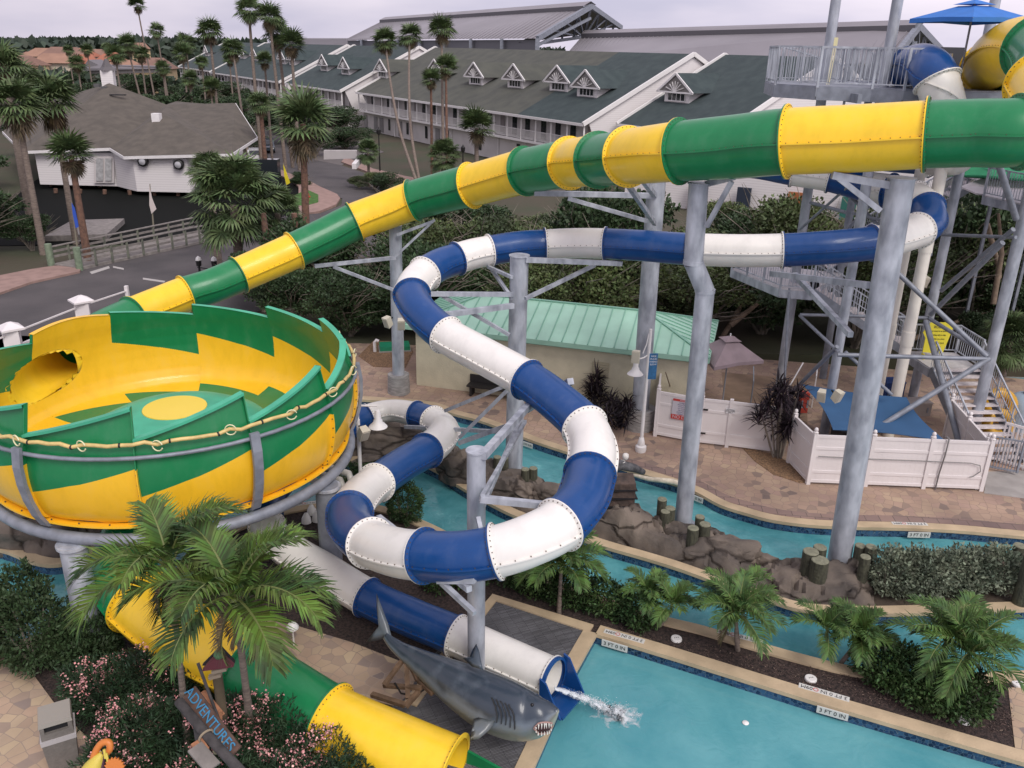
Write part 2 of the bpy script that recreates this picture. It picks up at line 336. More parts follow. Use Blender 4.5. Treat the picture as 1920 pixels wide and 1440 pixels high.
t_.links.new(g_.outputs['Position'], mpp.inputs[0]); t_.links.new(mpp.outputs[0], wv.inputs[0]); t_.links.new(g_.outputs['Position'], nn_.inputs[0]); t_.links.new(wv.outputs[0], mm_.inputs[6]); t_.links.new(nn_.outputs[0], mm_.inputs[7]); t_.links.new(mm_.outputs[2], b_.inputs['Base Color']); b_.inputs['Roughness'].default_value = 0.75
S(MB().prism(poly_px([(930,1122),(1105,1178),(1060,1270),(985,1450),(880,1450),(640,1390),(760,1310),(800,1240),(850,1195)]), -0.1, 0.02).build('ribbed_deck', matm))
strip(poly_px([(760,1320),(820,1240),(924,1118),(1112,1176)]), 0.26, 'coping', coping, z1=0.055, side=-1)
S(MB().prism(poly_px([(-200,1225),(0,1228),(60,1262),(110,1330),(200,1420),(330,1560),(-500,1560),(-500,1225)]), -0.1, 0.014).build('flagstone_paving', flag))
S(MB().prism(poly_px([(440,1150),(560,1175),(660,1205),(800,1260),(745,1325),(640,1300),(520,1235),(440,1200)]), -0.1, 0.012).build('flagstone_path', flag))
S(MB().prism(poly_px([(1890,1290),(2100,1290),(2160,1450),(1905,1420)]), -0.1, 0.012).build('flagstone_paving', flag))

# pool return fittings in floor (seen through water)
# depth marker tiles: white tile with black letters
blk = mat('black_paint', (0.02, 0.02, 0.02), 0.5); wtile = mat('marker_tile', (0.62, 0.62, 0.58), 0.4)
redp = mat('red_paint', (0.5, 0.05, 0.04), 0.5)
def marker(pa, pb, where, body='3 FT 0 IN', flip=False):
    """pa,pb pixel ends of the marker along the pool edge, standing upright on the tile band"""
    a = G(*pa); b = G(*pb); d = (b-a).normalized(); L_ = (b-a).length; n = Vector((d.y, -d.x, 0))   # towards camera
    c = (a+b)/2 + n*0.045; e = E('depth_marker', (c.x, c.y, 0)); ang = math.atan2(d.y, d.x)
    e.rotation_euler = (0, 0, ang)
    MB().box((0, 0, -0.085), (L_, 0.02, 0.17)).build('tile', wtile, e)
    text_mesh('lettering', body, L_/4.6, blk, frameM((0, -0.012, -0.085), (1,0,0), (0,0,1)), e)
    T(e, 'upright 3 FT 0 IN tile '+where, 'depth marker')
def marker_flat(pa, pb, where, body='3 FT 0 IN    09M', z=0.052):
    a = G(*pa); b = G(*pb); d = (b-a).normalized(); L_ = (b-a).length; c = (a+b)/2
    e = E('depth_marker', (c.x, c.y, z)); e.rotation_euler = (0, 0, math.atan2(d.y, d.x)+pi)
    MB().box((0, 0, 0.003), (L_, 0.15, 0.01)).build('tile', wtile, e)
    text_mesh('lettering', body, L_/7.4, blk, frameM((0, 0, 0.009), (1,0,0), (0,1,0)), e)
    MB().lathe([(0.055,0.009),(0.055,0.012),(0.04,0.012),(0.04,0.009)], (L_*0.16,0,0), 16).build('symbol', redp, e)
    T(e, 'flat 3 FT 0 IN 09M tile '+where, 'depth marker')
marker((1130,1196),(1178,1210), 'at the far left corner of the big pool')
marker((1533,1320),(1592,1337), 'in the middle of the big pool wall')
marker((1702,996),(1744,997), 'on the far river bank at right')
marker((1290,922),(1320,934), 'beside the bent column on the far river bank')
marker((982,826),(1000,832), 'on the far river bank behind the tall grey column')
marker_flat((1133,1186),(1208,1207), 'on the corner coping by the hedge')
marker_flat((1497,1288),(1592,1316), 'on the coping under the skimmer lid')
marker_flat((1672,984),(1738,986), 'on the far bank coping at right')
marker_flat((1345,1186),(1430,1208), 'on the narrow coping behind the small palm')
marker_flat((556,949),(596,944), 'on the coping under the bowl')
# skimmer lids
lid = mat('white_plastic', (0.78, 0.77, 0.74), 0.4)
for px, py, wh in ((1268,1199,'in the mulch beside the hedge end'),(1520,1274,'in the mulch in front of the double palm'),(1808,1352,'under the round bush near the pool edge'),(1908,1283,'on the paving at the right edge')):
    p = G(px, py); e = E('skimmer_lid', (p.x, p.y, 0.02)); MB().lathe([(0,0.03),(0.11,0.03),(0.125,0.02),(0.13,-0.02)], n=24).build('lid', lid, e)
    mh = MB()
    for k in range(3): mh.box((-0.04+0.04*k, 0.01*(k-1), 0.032), (0.018, 0.02, 0.006))
    mh.build('finger_holes', blk, e); T(e, 'round white skimmer lid '+wh, 'skimmer lid', 'skimmer lids')
p = G(1398,1355,-0.23); T(MB().lathe([(0,0.02),(0.05,0.018),(0.07,0.0),(0.06,-0.02)], (p.x,p.y,p.z), 14).build('floating_dispenser', lid, smooth=60), 'small white float drifting on the big pool', 'float')
# ================================================================ slides
def frp(name, c, dk=0.0):
    return frp_mat(name, c)
GREEN = frp('green_fibreglass', (0.010, 0.20, 0.068)); YELB = frp('golden_fibreglass', (0.90, 0.52, 0.022)); YEL = frp('yellow_fibreglass', (0.93, 0.61, 0.03))
BLUE = frp('blue_fibreglass', (0.006, 0.058, 0.215)); WHT = frp_mat('white_fibreglass', (0.80, 0.78, 0.73))
LGREEN = mat('weathered_green_fibreglass', (0.06, 0.40, 0.24), 0.5, var=0.12, vscale=1.5)
bolt = mat('bolt_steel', (0.10, 0.07, 0.05), 0.5)
def slide(name, ctrl, colors, lab, cat, bounds, flange=1.13, nbolt=30, K=7, holes=None):
    """ctrl: (px,py,depth,width_px); bounds: control indexes where sections meet"""
    P = []
    for px, py, d, wpx in ctrl:
        p = D(px, py, d); P.append((p.x, p.y, p.z, wpx*d/FPX/2))
    dense, idx = spline(P, K)
    root = E(name, dense[0][:3]); o0 = Vector(dense[0][:3]); NS = 32
    fr = []
    for i in range(len(dense)):
        p = Vector(dense[i][:3]); t = (Vector(dense[min(i+1,len(dense)-1)][:3])-Vector(dense[max(i-1,0)][:3])).normalized()
        sx_ = t.cross(Vector((0,0,1))).normalized(); u = sx_.cross(t).normalized(); fr.append((p-o0, t, sx_, u, dense[i][3]))
    for si in range(len(bounds)-1):
        a, b = idx[bounds[si]], idx[bounds[si+1]]; mcol = colors[si % len(colors)]; mb = MB(); vs = []; th = 0.035
        rows = list(range(a, b+1)); k = len(rows)
        for i in rows:
            p, t, sx_, u, r = fr[i]
            for j in range(NS):
                an = 2*pi*j/NS; vs.append(p + sx_*(cos(an)*r) + u*(sin(an)*r))
        for i in rows:
            p, t, sx_, u, r = fr[i]
            for j in range(NS):
                an = 2*pi*j/NS; vs.append(p + sx_*(cos(an)*(r-th)) + u*(sin(an)*(r-th)))
        fs = []
        for i in range(k-1):
            for j in range(NS):
                j2 = (j+1)%NS; fs.append((i*NS+j, i*NS+j2, (i+1)*NS+j2, (i+1)*NS+j))
                o = k*NS; fs.append((o+i*NS+j2, o+i*NS+j, o+(i+1)*NS+j, o+(i+1)*NS+j2))
        if holes:
            fs = [f for f in fs if not all(holes(vs[q]+o0) for q in f)]
            for q in set(q for f in fs for q in f):
                w0 = vs[q]+o0
                if holes(w0):
                    h_ = Vector((w0.x-BC.x, w0.y-BC.y)); h_ = h_.normalized()*(wall_r(w0.z)-0.0); vs[q] = Vector((BC.x+h_.x, BC.y+h_.y, w0.z))-o0
        mb.add(vs, fs)
        # end flanges
        for e_, sgn in ((a, 1), (b, -1)):
            p, t, sx_, u, r = fr[e_]
            if holes and near_bowl(p+o0, 0.75): continue
            ring = []; R2 = r*flange
            for (rr, off) in ((r-0.01, 0.0), (R2, 0.003), (R2, 0.028), (r-0.01, 0.05)):
                for j in range(NS):
                    an = 2*pi*j/NS; ring.append(p + t*(sgn*off) + sx_*(cos(an)*rr) + u*(sin(an)*rr))
            o = [(q*NS+j, q*NS+(j+1)%NS, (q+1)*NS+(j+1)%NS, (q+1)*NS+j) for q in range(3) for j in range(NS)]
            mb.add(ring, o)
            for j in range(nbolt):
                an = 2*pi*(j+0.5)/nbolt; q = p + t*(sgn*0.03) + sx_*(cos(an)*r*(1+flange)/2*1.005) + u*(sin(an)*r*(1+flange)/2*1.005)
                s_ = 0.012
                mb.tube([q, q+t*(sgn*0.02)], s_, 5, 1)
        # seam flanges along both sides
        for sd in (-1, 1):
            v2 = []
            for i in rows:
                p, t, sx_, u, r = fr[i]
                for (rr, dz) in ((r-0.01, 0.014), (r*1.1, 0.014), (r*1.1, -0.014), (r-0.01, -0.014)):
                    v2.append(p + sx_*(sd*rr) + u*dz)
            f2 = [(i*4+j, i*4+j+1, (i+1)*4+j+1, (i+1)*4+j) for i in range(k-1) for j in range(3)]
            if holes: f2 = [f for f in f2 if not any(near_bowl(v2[q]+o0) for q in f)]
            mb.add(v2, f2)
            L_ = sum((fr[i+1][0]-fr[i][0]).length for i in range(a, b)); nb = max(3, int(L_/0.19)); 
            for q in range(nb):
                tt = a+(b-a)*(q+0.5)/nb; i = int(tt); f_ = tt-i; A_ = fr[i]; B_ = fr[min(i+1, len(fr)-1)]
                p = A_[0].lerp(B_[0], f_); r = A_[4]*(1-f_)+B_[4]*f_
                c = p + A_[2]*(sd*r*1.045)+A_[3]*0.018
                if holes and near_bowl(c+o0): continue
                mb.tube([c, c+A_[3]*0.018], 0.011, 5, 1)
        sec = mb.build('tube_section', [mcol, bolt], root, smooth=35, fix=False)
    T(root, lab, cat); return root, fr, idx

V3 = lambda *a: Vector(a)
PROF = [(4.20,5.15),(4.30,4.85),(4.355,4.55),(4.37,4.25),(4.345,3.95),(4.27,3.6),(4.17,3.36),(4.03,3.2),(3.6,3.12),(3.1,3.08),(2.6,3.12),(2.05,3.2)]
BC = Vector((-8.3, 19.3, 0))
def wall_r(z):
    if z >= 5.15: return 4.20-0.24*min(0.6, z-5.15)
    if z <= 3.2: return 4.03
    for k in range(len(PROF)-1):
        (r0_, z0_), (r1_, z1_) = PROF[k], PROF[k+1]
        if z1_ <= z <= z0_: return r0_+(r1_-r0_)*(z0_-z)/max(1e-6, z0_-z1_)
    return 4.2
def near_bowl(c, m=0.1): return (Vector((c.x-BC.x, c.y-BC.y))).length < wall_r(c.z)+m
# blue and white body slide  (px, py, depth, width)
BS = [(1706,128,26.2,72),(1722,121,25.5,74),(1741,128,24.6,78),(1757,152,23.9,78),(1776,215,24.4,72),(1800,290,26.2,62),(1740,300,28.5,54),(1600,290,30.5,50),(1480,284,31.5,48),
      (1375,296,31.8,48),(1345,306,31.0,50),(1385,306,30.0,50),(1430,311,29.4,50),(1487,322,29.0,51),(1556,333,28.6,52),(1625,350,28.2,56),(1668,358,27.8,60),(1712,372,27.0,62),
      (1737,392,26.4,62),(1740,418,25.6,62),(1722,432,25.0,62),(1680,447,24.4,62),(1637,456,24.2,63),(1555,464,24.2,63),(1467,469,24.5,62),(1380,470,24.7,61),(1288,467,25.0,60),(1210,461,25.4,58),
      (1135,457,25.8,57),(1080,456,26.0,56),(1022,458,26.1,55),(970,462,25.9,56),(918,470,25.6,56),(887,476,25.4,57),(857,485,25.2,58),(825,496,24.8,60),(797,513,24.3,62),(778,532,23.8,63),
      (772,552,23.3,64),(787,584,22.6,66),(836,628,21.8,68),(912,670,20.9,70),(988,712,20.1,73),(1044,752,19.3,77),(1096,800,18.4,82),(1112,842,17.7,86),(1106,888,17.1,90),(1090,940,16.2,94),
      (1050,984,15.5,98),(992,1014,15.2,98),(930,1034,15.2,98),(862,1044,15.4,97),(796,1042,15.8,95),(742,1035,16.4,92),(694,1018,17.2,88),(662,993,18.2,84),(656,962,19.3,80),(676,930,20.6,74),
      (706,905,21.6,69),(752,873,22.9,65),(800,845,24.0,63),(826,822,25.0,61),(832,804,25.9,56),(812,788,26.7,51),(780,777,27.3,47),(735,770,27.8,42),(690,780,27.6,44),(640,810,26.8,50),
      (570,860,24.8,54),(510,925,22.6,58),(500,985,21.4,62),(540,1030,20.8,66),(610,1072,20.2,68),(688,1120,19.6,70),(772,1158,19.0,72),(855,1192,18.5,74),(940,1230,18.0,76),(1035,1272,17.35,78)]
bb = [0,4,8,10,12,13,14,15,17,20,22,24,26,28,30,32,34,36,38,40,42,44,46,48,50,52,54,56,58,60,62,64,66,68,71,73,75,77]
cols = []
# white entry collar etc. colour each section by hand so that the order matches
names = ['B','W','B','W','B','W','B','W','B','W','B','W','B','W','B','W','B','W','B','W','B','W','B','W','B','W','B','W','B','W','B','W','B','W','B','W','B']
# sections whose colours are seen: start [0-4] blue ... fix by explicit list per start index
seen = {0:'B',4:'W',8:'B',10:'W',12:'B',13:'W',14:'B',15:'W',17:'W',20:'W',22:'B',24:'W',26:'B',28:'W',30:'B',32:'W',34:'B',36:'W',38:'B',40:'W',42:'B',44:'W',46:'B',48:'W',50:'B',52:'W',54:'B',56:'W',58:'B',60:'W',62:'W',64:'B',66:'B',68:'B',71:'W',73:'B',75:'W'}
seen.update({12:'B',13:'W',14:'B',15:'W',16:'B'})
bb = [0,3,6,9,11,12,13,14,15,16,18,20,22,24,26,28,30,32,34,36,38,40,42,44,46,48,50,52,54,56,58,60,63,64,66,68,71,73,75,77]
cc_ = 'B W B W B W B W B W B W B W B W B W B W B W B W B W B W B W B W B W B W B W B'.split()
want = {0:'B',3:'W',6:'B',9:'W',11:'B',12:'B',13:'W',14:'B',15:'W',16:'B',18:'B',20:'W',22:'B',24:'W',26:'B',28:'W',30:'B',32:'W',34:'B',36:'W',38:'B',40:'W',42:'B',44:'W',46:'B',48:'W',50:'B',52:'W',54:'B',56:'W',58:'B',60:'W',63:'B',64:'W',66:'B',68:'B',71:'W',73:'B',75:'W'}
want[16] = 'B'; want[17] = 'W'
bb = [0,3,6,9,11,13,14,15,16,17,18,20,22,24,26,28,30,32,34,36,38,40,42,44,46,48,50,52,54,56,58,60,63,64,66,68,70,73,75,77]
want.update({11:'B',13:'W',14:'B',15:'W',16:'B',17:'W',18:'B',70:'W'})
bslide, bfr, bidx = slide('tube_slide', BS, [BLUE if want[i]=='B' else WHT for i in bb[:-1]], 'winding tube slide in alternating blue and white sections looping around the grey columns', 'water slide', bb, K=6)
# end box of the blue slide
p, t, sx_, u, r = bfr[bidx[77]]; o0 = Vector(bslide.location)
mb = MB(); side = 0.55
for sd in (-1, 1):
    a = p+sx_*(sd*r*1.05); 
    mb.wallpoly([a-u*r*1.1, a+u*r*(0.75), a+t*0.14+u*r*0.6, a+t*0.5-u*r*1.1], sx_*sd, 0.04)
mb.beam(p-u*r*1.1+t*0.02, p-u*r*1.12+t*0.52, r*2.0, 0.05)
mb.build('outlet_trough', BLUE, bslide)
mb = MB(); NSS = 32; ring = []
for rr, off in ((r*0.96,0.0),(r*1.1,0.0),(r*1.1,0.07),(r*0.96,0.07)):
    for j in range(NSS): ring.append(p+t*off+sx_*(cos(2*pi*j/NSS)*rr)+u*(sin(2*pi*j/NSS)*rr))
mb.add(ring, [(q*NSS+j, q*NSS+(j+1)%NSS, (q+1)*NSS+(j+1)%NSS, (q+1)*NSS+j) for q in range(3) for j in range(NSS)]); mb.build('outlet_ring', BLUE, bslide, smooth=40, fix=True)
# entry collar (white) at the start
p, t, sx_, u, r = bfr[0]; mb = MB(); ring = []
for rr, off in ((r*0.9,-0.3),(r*1.1,-0.3),(r*1.12,0.0),(r*0.9,0.0)):
    for j in range(NSS): ring.append(p+t*off+sx_*(cos(2*pi*j/NSS)*rr)+u*(sin(2*pi*j/NSS)*rr))
mb.add(ring, [(q*NSS+j, q*NSS+(j+1)%NSS, (q+1)*NSS+(j+1)%NSS, (q+1)*NSS+j) for q in range(3) for j in range(NSS)]); mb.build('entry_collar', WHT, bslide, smooth=40, fix=True)

# ---- bowl
BC = Vector((-8.3, 19.3, 0)); 
def prof(s):
    x = s*(len(PROF)-1); i = min(int(x), len(PROF)-2); f = x-i; return (PROF[i][0]*(1-f)+PROF[i+1][0]*f, PROF[i][1]*(1-f)+PROF[i+1][1]*f)
def s_of_z(z):
    for k in range(200):
        if prof(k/200)[1] <= z: return k/200
    return 1
# green and yellow slide feeding the bowl, and out of it
YS = [(1852,128,26.0,88),(1872,106,24.6,98),(1903,90,23.2,106),(1944,92,21.9,112),(1968,125,20.6,116),(1955,160,19.2,118),(1985,225,17.4,122),(1912,248,17.0,126),(1825,250,17.4,124),(1736,253,17.8,124),(1610,260,18.4,124),(1476,266,19.0,122),(1375,276,19.8,117),(1274,284,20.6,110),
      (1225,289,21.3,106),(1178,294,22.3,101),(1150,298,23.0,97),(1122,300,23.8,94),(1095,303,24.6,91),(1068,306,25.6,88),(1027,313,26.4,85),(985,321,27.3,83),(935,334,28.2,80),(883,348,29.0,78),(830,361,29.6,75),(775,376,30.1,72),(720,396,30.2,70),(665,416,30.1,69),
      (610,443,29.8,68),(552,470,29.4,67),(500,493,28.9,66),(447,516,28.4,65),(396,537,27.9,65),(348,552,27.5,66),(300,571,26.9,67),(250,592,26.3,69),(195,618,25.3,72),(140,650,24.2,76),(104,686,23.0,80),(72,722,22.0,84),(60,760,21.0,88)]
yb = [0,3,5,7,9,11,13,15,17,19,21,23,25,27,29,31,33,35,37,40]
yc = [YEL,GREEN,YEL,GREEN,YEL,GREEN,YEL,GREEN,YEL,GREEN,YEL,GREEN,YEL,GREEN,YEL,GREEN,YEL,GREEN,YEL]
def in_bowl(c):
    q = Vector((c.x-BC.x, c.y-BC.y)); rr = q.length
    return rr < wall_r(c.z) and c.z < 6
def y_hole(c):
    return in_bowl(c)
yslide, yfr, yidx = slide('tube_slide', YS, yc, 'large tube slide in alternating green and yellow sections dropping from the tower into the bowl', 'water slide', yb, K=7, nbolt=40, holes=y_hole)
OS = [(300,930,20.4,100),(262,985,19.8,106),(236,1035,19.2,110),(232,1080,18.8,112),(262,1128,18.3,118),(330,1180,17.8,128),(405,1225,17.3,128),(460,1255,17.0,124),(520,1290,16.7,124),(618,1350,16.1,127),(730,1400,15.7,130),(850,1450,15.3,132)]
oslide, ofr, oidx = slide('tube_slide', OS, [GREEN, YEL, GREEN, YEL], 'green and yellow tube leading out from under the bowl to its open yellow mouth', 'water slide', [0,4,7,9,11], K=7, nbolt=40)
p, t, sx_, u, r = ofr[-1]
mb = MB()
for sd in (-1, 1):
    a = p+sx_*(sd*r*0.98); mb.wallpoly([a-u*r*1.05, a-u*r*0.1, a+t*1.6-u*r*0.5, a+t*1.8-u*r*1.05], sx_*sd, 0.05)
mb.beam(p-u*r*1.02, p-u*r*1.02+t*1.8, r*2.0, 0.05); mb.build('outlet_trough', GREEN, oslide)

bowl = E('slide_bowl', BC)
NR = 24; AZ0 = -108; tube_pts = [(Vector(f[0])+Vector(yslide.location), f[4]) for f in yfr[yidx[34]:]]
def hit(c):
    for i in range(len(tube_pts)-1):
        a, ra = tube_pts[i]; b, rb = tube_pts[i+1]; ab = b-a; tt = max(0, min(1, (c-a).dot(ab)/ab.length_squared))
        if (a+ab*tt-c).length < ra*0.985: return True
    return False
def sdt(c):
    best = 9
    for i in range(len(tube_pts)-1):
        a, ra = tube_pts[i]; b, rb = tube_pts[i+1]; ab = b-a; tt = max(0, min(1, (c-a).dot(ab)/ab.length_squared)); best = min(best, (a+ab*tt-c).length-ra*0.985)
    return best
def snap(c):
    for i in range(6):
        s_ = sdt(c)
        if abs(s_) < 0.004: break
        e_ = 0.01; g_ = Vector((sdt(c+V3(e_,0,0))-s_, sdt(c+V3(0,e_,0))-s_, sdt(c+V3(0,0,e_))-s_))/e_
        q = Vector((c.x-BC.x, c.y-BC.y, 0)).normalized(); g_ = g_-q*g_.dot(q); 
        if g_.length < 0.05: break
        c = c-g_*(s_/g_.length_squared)
        q = Vector((c.x-BC.x, c.y-BC.y, 0)).normalized()*wall_r(c.z); c = V3(BC.x+q.x, BC.y+q.y, c.z)
    return c
for k in range(12):
    a0 = AZ0+30*k; special = k in (8,); n = 80 if k in (7, 8, 9) else 10
    mb = MB(); vs = []; fs = []; ms = []
    rows_teeth = 3
    grid = []
    for j in range(n+1):
        f = j/n; az = R(a0+30*f); tooth = 0.05+(0.46-0.15*sin(R(a0+15)))*f
        if special: tooth = 0.30+0.12*sin(pi*f)
        z1 = 3.95+0.65*f; s1 = s_of_z(z1); s2 = 0.655+0.11*(1-f)
        if special: s1 = 0.02
        col = []
        for q in range(rows_teeth, 0, -1):
            h = tooth*q/rows_teeth; col.append((4.20-0.24*h, 5.15+h))
        kk = 26 if n > 20 else 7
        for q in range(kk): col.append(prof(s1*q/kk))
        for q in range(kk): col.append(prof(s1+(s2-s1)*q/kk))
        for q in range(6): col.append(prof(s2+(1-s2)*q/5))
        grid.append([(r_*cos(az), r_*sin(az), z_) for r_, z_ in col])
        if j == 0: bnds = (rows_teeth+kk, rows_teeth+2*kk)
    m_ = len(grid[0])
    if k in (7, 8, 9):
        sd_ = [[sdt(Vector(p_)+BC) for p_ in col] for col in grid]
        for j in range(1, n):
            for q in range(3, m_-2):
                p_ = Vector(grid[j][q])
                if p_.z < 3.25: continue
                if -0.12 < sd_[j][q] < 0 and any(sd_[j+u_][q+v_] >= 0 for u_, v_ in ((1,0),(-1,0),(0,1),(0,-1),(1,1),(-1,-1),(1,-1),(-1,1))): grid[j][q] = tuple(snap(p_+BC)-BC)
    for col in grid: vs += col
    for j in range(n):
        for q in range(m_-1):
            c = sum((Vector(grid[a][b]) for a, b in ((j,q),(j+1,q),(j+1,q+1),(j,q+1))), Vector())/4 + BC
            if k in (7, 8, 9) and c.z > 3.3 and sdt(c) < 0.0 and all(sdt(Vector(grid[a][b])+BC) < 0.012 for a, b in ((j,q),(j+1,q),(j+1,q+1),(j,q+1))): continue
            mi = 0 if q < bnds[0] else (1 if q < bnds[1] else 0)
            if special and q < bnds[1]: mi = 1
            fs.append((j*m_+q, j*m_+q+1, (j+1)*m_+q+1, (j+1)*m_+q)); ms.append(mi)
    mb.v = vs; mb.f = fs; mb.m = ms
    # lip along the toothed rim, vertical joint rib, bottom flange
    lipm = 1 if special else 2
    for j in range(n):
        a = Vector(grid[j][0]); b = Vector(grid[j+1][0]); na = Vector((a.x, a.y, 0)).normalized(); nb_ = Vector((b.x, b.y, 0)).normalized()
        o = len(mb.v); mb.v += [tuple(a-na*0.02), tuple(b-nb_*0.02), tuple(b+nb_*0.14), tuple(a+na*0.14), tuple(b+nb_*0.14-Vector((0,0,0.06))), tuple(a+na*0.14-Vector((0,0,0.06)))]
        mb.f += [(o, o+3, o+2, o+1), (o+3, o+5, o+4, o+2)]; mb.m += [lipm, lipm]
        A_ = Vector(grid[j][bnds[1]-0]); zf = 3.2
        ra, rb = 4.03, 4.03
        az0, az1 = R(a0+30*j/n), R(a0+30*(j+1)/n)
        o = len(mb.v); 
        for az in (az0, az1):
            for rr, z_ in ((4.02, 3.2), (4.20, 3.2), (4.20, 3.16), (4.02, 3.15)): mb.v.append((rr*cos(az), rr*sin(az), z_))
        mb.f += [(o+q, o+q+1, o+4+q+1, o+4+q) for q in range(3)]; mb.m += [1]*3
        if j % 3 == 0 and n == 10 or j % 12 == 0 and n > 20:
            az = (az0+az1)/2; mb.tube([(4.13*cos(az), 4.13*sin(az), 3.2), (4.13*cos(az), 4.13*sin(az), 3.225)], 0.018, 6, 3)
    for col, az in ((grid[-1], R(a0+30)),):
        for q in range(0, min(m_-1, bnds[1])):
            a = Vector(col[q]); b = Vector(col[q+1]); nn = Vector((cos(az), sin(az), 0)); tt = Vector((-sin(az), cos(az), 0))*0.012
            if abs(a.z-b.z) < 1e-3: continue
            if k in (7,8,9) and hit((a+b)/2+BC): continue
            o = len(mb.v); mb.v += [tuple(x) for x in (a-tt, a+nn*0.09-tt, b+nn*0.09-tt, b-tt, a+tt, a+nn*0.09+tt, b+nn*0.09+tt, b+tt)]
            mi = 0 if q < bnds[0] else 1
            mb.f += [(o,o+1,o+2,o+3),(o+7,o+6,o+5,o+4),(o+1,o+5,o+6,o+2)]; mb.m += [mi]*3
            if q >= bnds[0]:
                c = (a+b)/2+nn*0.055; mb.tube([c-tt*1.2-tt, c-tt], 0.016, 5, 3)
    mb.build('bowl_panel', [GREEN, YELB, LGREEN, bolt], bowl, smooth=40)
MB().lathe([(2.45,3.1),(2.38,3.35),(2.1,3.62),(1.6,3.87),(1.15,4.0),(0.76,4.07)], n=48).build('dome', LGREEN, bowl, smooth=60)
MB().lathe([(0.76,4.06),(0.75,4.085),(0.0,4.10)], n=40).build('dome_cap', mat('pale_yellow_fibreglass', (0.82,0.60,0.06), 0.4), bowl, smooth=30)
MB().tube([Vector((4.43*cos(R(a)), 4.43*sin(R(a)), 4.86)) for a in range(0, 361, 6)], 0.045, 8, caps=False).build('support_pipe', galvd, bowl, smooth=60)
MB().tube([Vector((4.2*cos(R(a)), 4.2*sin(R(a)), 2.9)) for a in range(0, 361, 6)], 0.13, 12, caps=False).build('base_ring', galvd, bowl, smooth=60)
for a in (-108, -48, 12, 72, 132, 192):
    pts = [Vector((rr*cos(R(a)), rr*sin(R(a)), z_)) for rr, z_ in ((4.50,5.0),(4.56,4.6),(4.55,4.2),(4.48,3.8),(4.36,3.4),(4.2,3.1),(3.9,2.97))]
    mb = MB(); vs = []; tt = Vector((-sin(R(a)), cos(R(a)), 0)); nn = Vector((cos(R(a)), sin(R(a)), 0))
    for q in pts: vs += [q-tt*0.1-nn*0.05, q-tt*0.1+nn*0.03, q+tt*0.1+nn*0.03, q+tt*0.1-nn*0.05]
    fs = [(i*4+j, i*4+(j+1)%4, (i+1)*4+(j+1)%4, (i+1)*4+j) for i in range(len(pts)-1) for j in range(4)]+[(0,1,2,3), (24,25,26,27)]
    mb.add(vs, fs).build('support_rib', galvd, bowl, fix=True)
# yellow hose tied round the near rim
hose = mat('tan_hose', (0.62, 0.46, 0.18), 0.5, var=0.15, vscale=6); hp = []
for i, a in enumerate(np.arange(-135, 42, 3)):
    hp.append(Vector((4.40*cos(R(a)), 4.40*sin(R(a)), 5.14+0.025*sin(a*0.9)+0.02*sin(i*1.7))))
h = MB().tube(hp, 0.042, 8).build('hose', hose, bowl, smooth=60)
mb = MB()
for i in range(2, len(hp)-1, 4): mb.tube([hp[i]-(hp[i+1]-hp[i])*0.08, hp[i]+(hp[i+1]-hp[i])*0.08], 0.05, 8)
mb.build('hose_tie', dark, bowl, smooth=60)
mb = MB()
for i in range(3, len(hp)-1, 6):
    c = hp[i]; nn = Vector((c.x, c.y, 0)).normalized(); tt = Vector((-nn.y, nn.x, 0)); tt = (tt*0.8+nn*0.5*math.sin(i)).normalized()
    mb.tube([c+tt*(0.11*cos(x))+Vector((0,0,0.11*sin(x)))+nn*0.06 for x in np.linspace(0.3, 5.9, 14)], 0.014, 6)
mb.build('hose_loop', mat('pale_rope', (0.7,0.68,0.42), 0.6), bowl, smooth=60)
T(bowl, 'huge open bowl of zigzag green and yellow panels with a domed centre', 'slide bowl')
# ================================================================ steel support columns with their arms
def zat(pt, py):
    """height on the vertical through ground point pt whose picture row is py"""
    lo, hi = -1.0, 40.0
    for _ in range(50):
        m = (lo+hi)/2; q = Vector((pt.x, pt.y, m))-CAMP; d = q.dot(FW); X = q.dot(RT)/d; Y = q.dot(UP)/d
        y = 720-FPX*(-X*sin(RO)+Y*cos(RO))
        if y > py: lo = m
        else: hi = m
    return m
def column(base, top, r, label, arms=(), foot=True, bend=None, bz=0.0, concrete=False):
    g = G(base[0], base[1], bz); root = E('support_column', (g.x, g.y, bz)); z = zat(g, top[1]); d = (Vector((g.x, g.y, z))-CAMP).dot(FW); tp = D(top[0], top[1], d)
    o = Vector(root.location); mb = MB(); tpl = tp-o
    if bend:
        pts = [Vector((0,0,0))]+[D(a, b, d_)-o for a, b, d_ in bend]+[tpl]
    else: pts = [Vector((0,0,0)), tpl]
    prev = None
    for i in range(len(pts)-1): mb.tube([pts[i], pts[i+1]], r, 24)
    for q in pts[1:-1]: mb.tube([q-Vector((0,0,0.05)), q+Vector((0,0,0.05))], r*1.07, 24)
    mb.build('shaft', galv, root, smooth=40)
    MB().tube([tpl, tpl+Vector((0,0,0.03))], r*1.12, 24).build('cap_plate', galv, root, smooth=40)
    if foot: MB().tube([(0,0,0),(0,0,0.06)], r*1.6, 20).build('base_plate', galvd, root, smooth=40)
    if concrete:
        MB().tube([(0,0,-0.2),(0,0,0.75)], [r*1.95, r*1.8], 12).build('footing', mat('footing_concrete', (0.30,0.29,0.28), 0.9, var=0.2, vscale=4, stretch=(1,1,4), bump=0.3), root, smooth=40)
    for a in arms:
        (x1, y1, d1), (x2, y2, d2), wd = a
        p = D(x1, y1, d1)-o; q = D(x2, y2, d2)-o; MB().beam(p, q, wd, wd).build('arm', galv, root)
    T(root, label, 'support column', 'steel columns carrying the slides'); return root, d
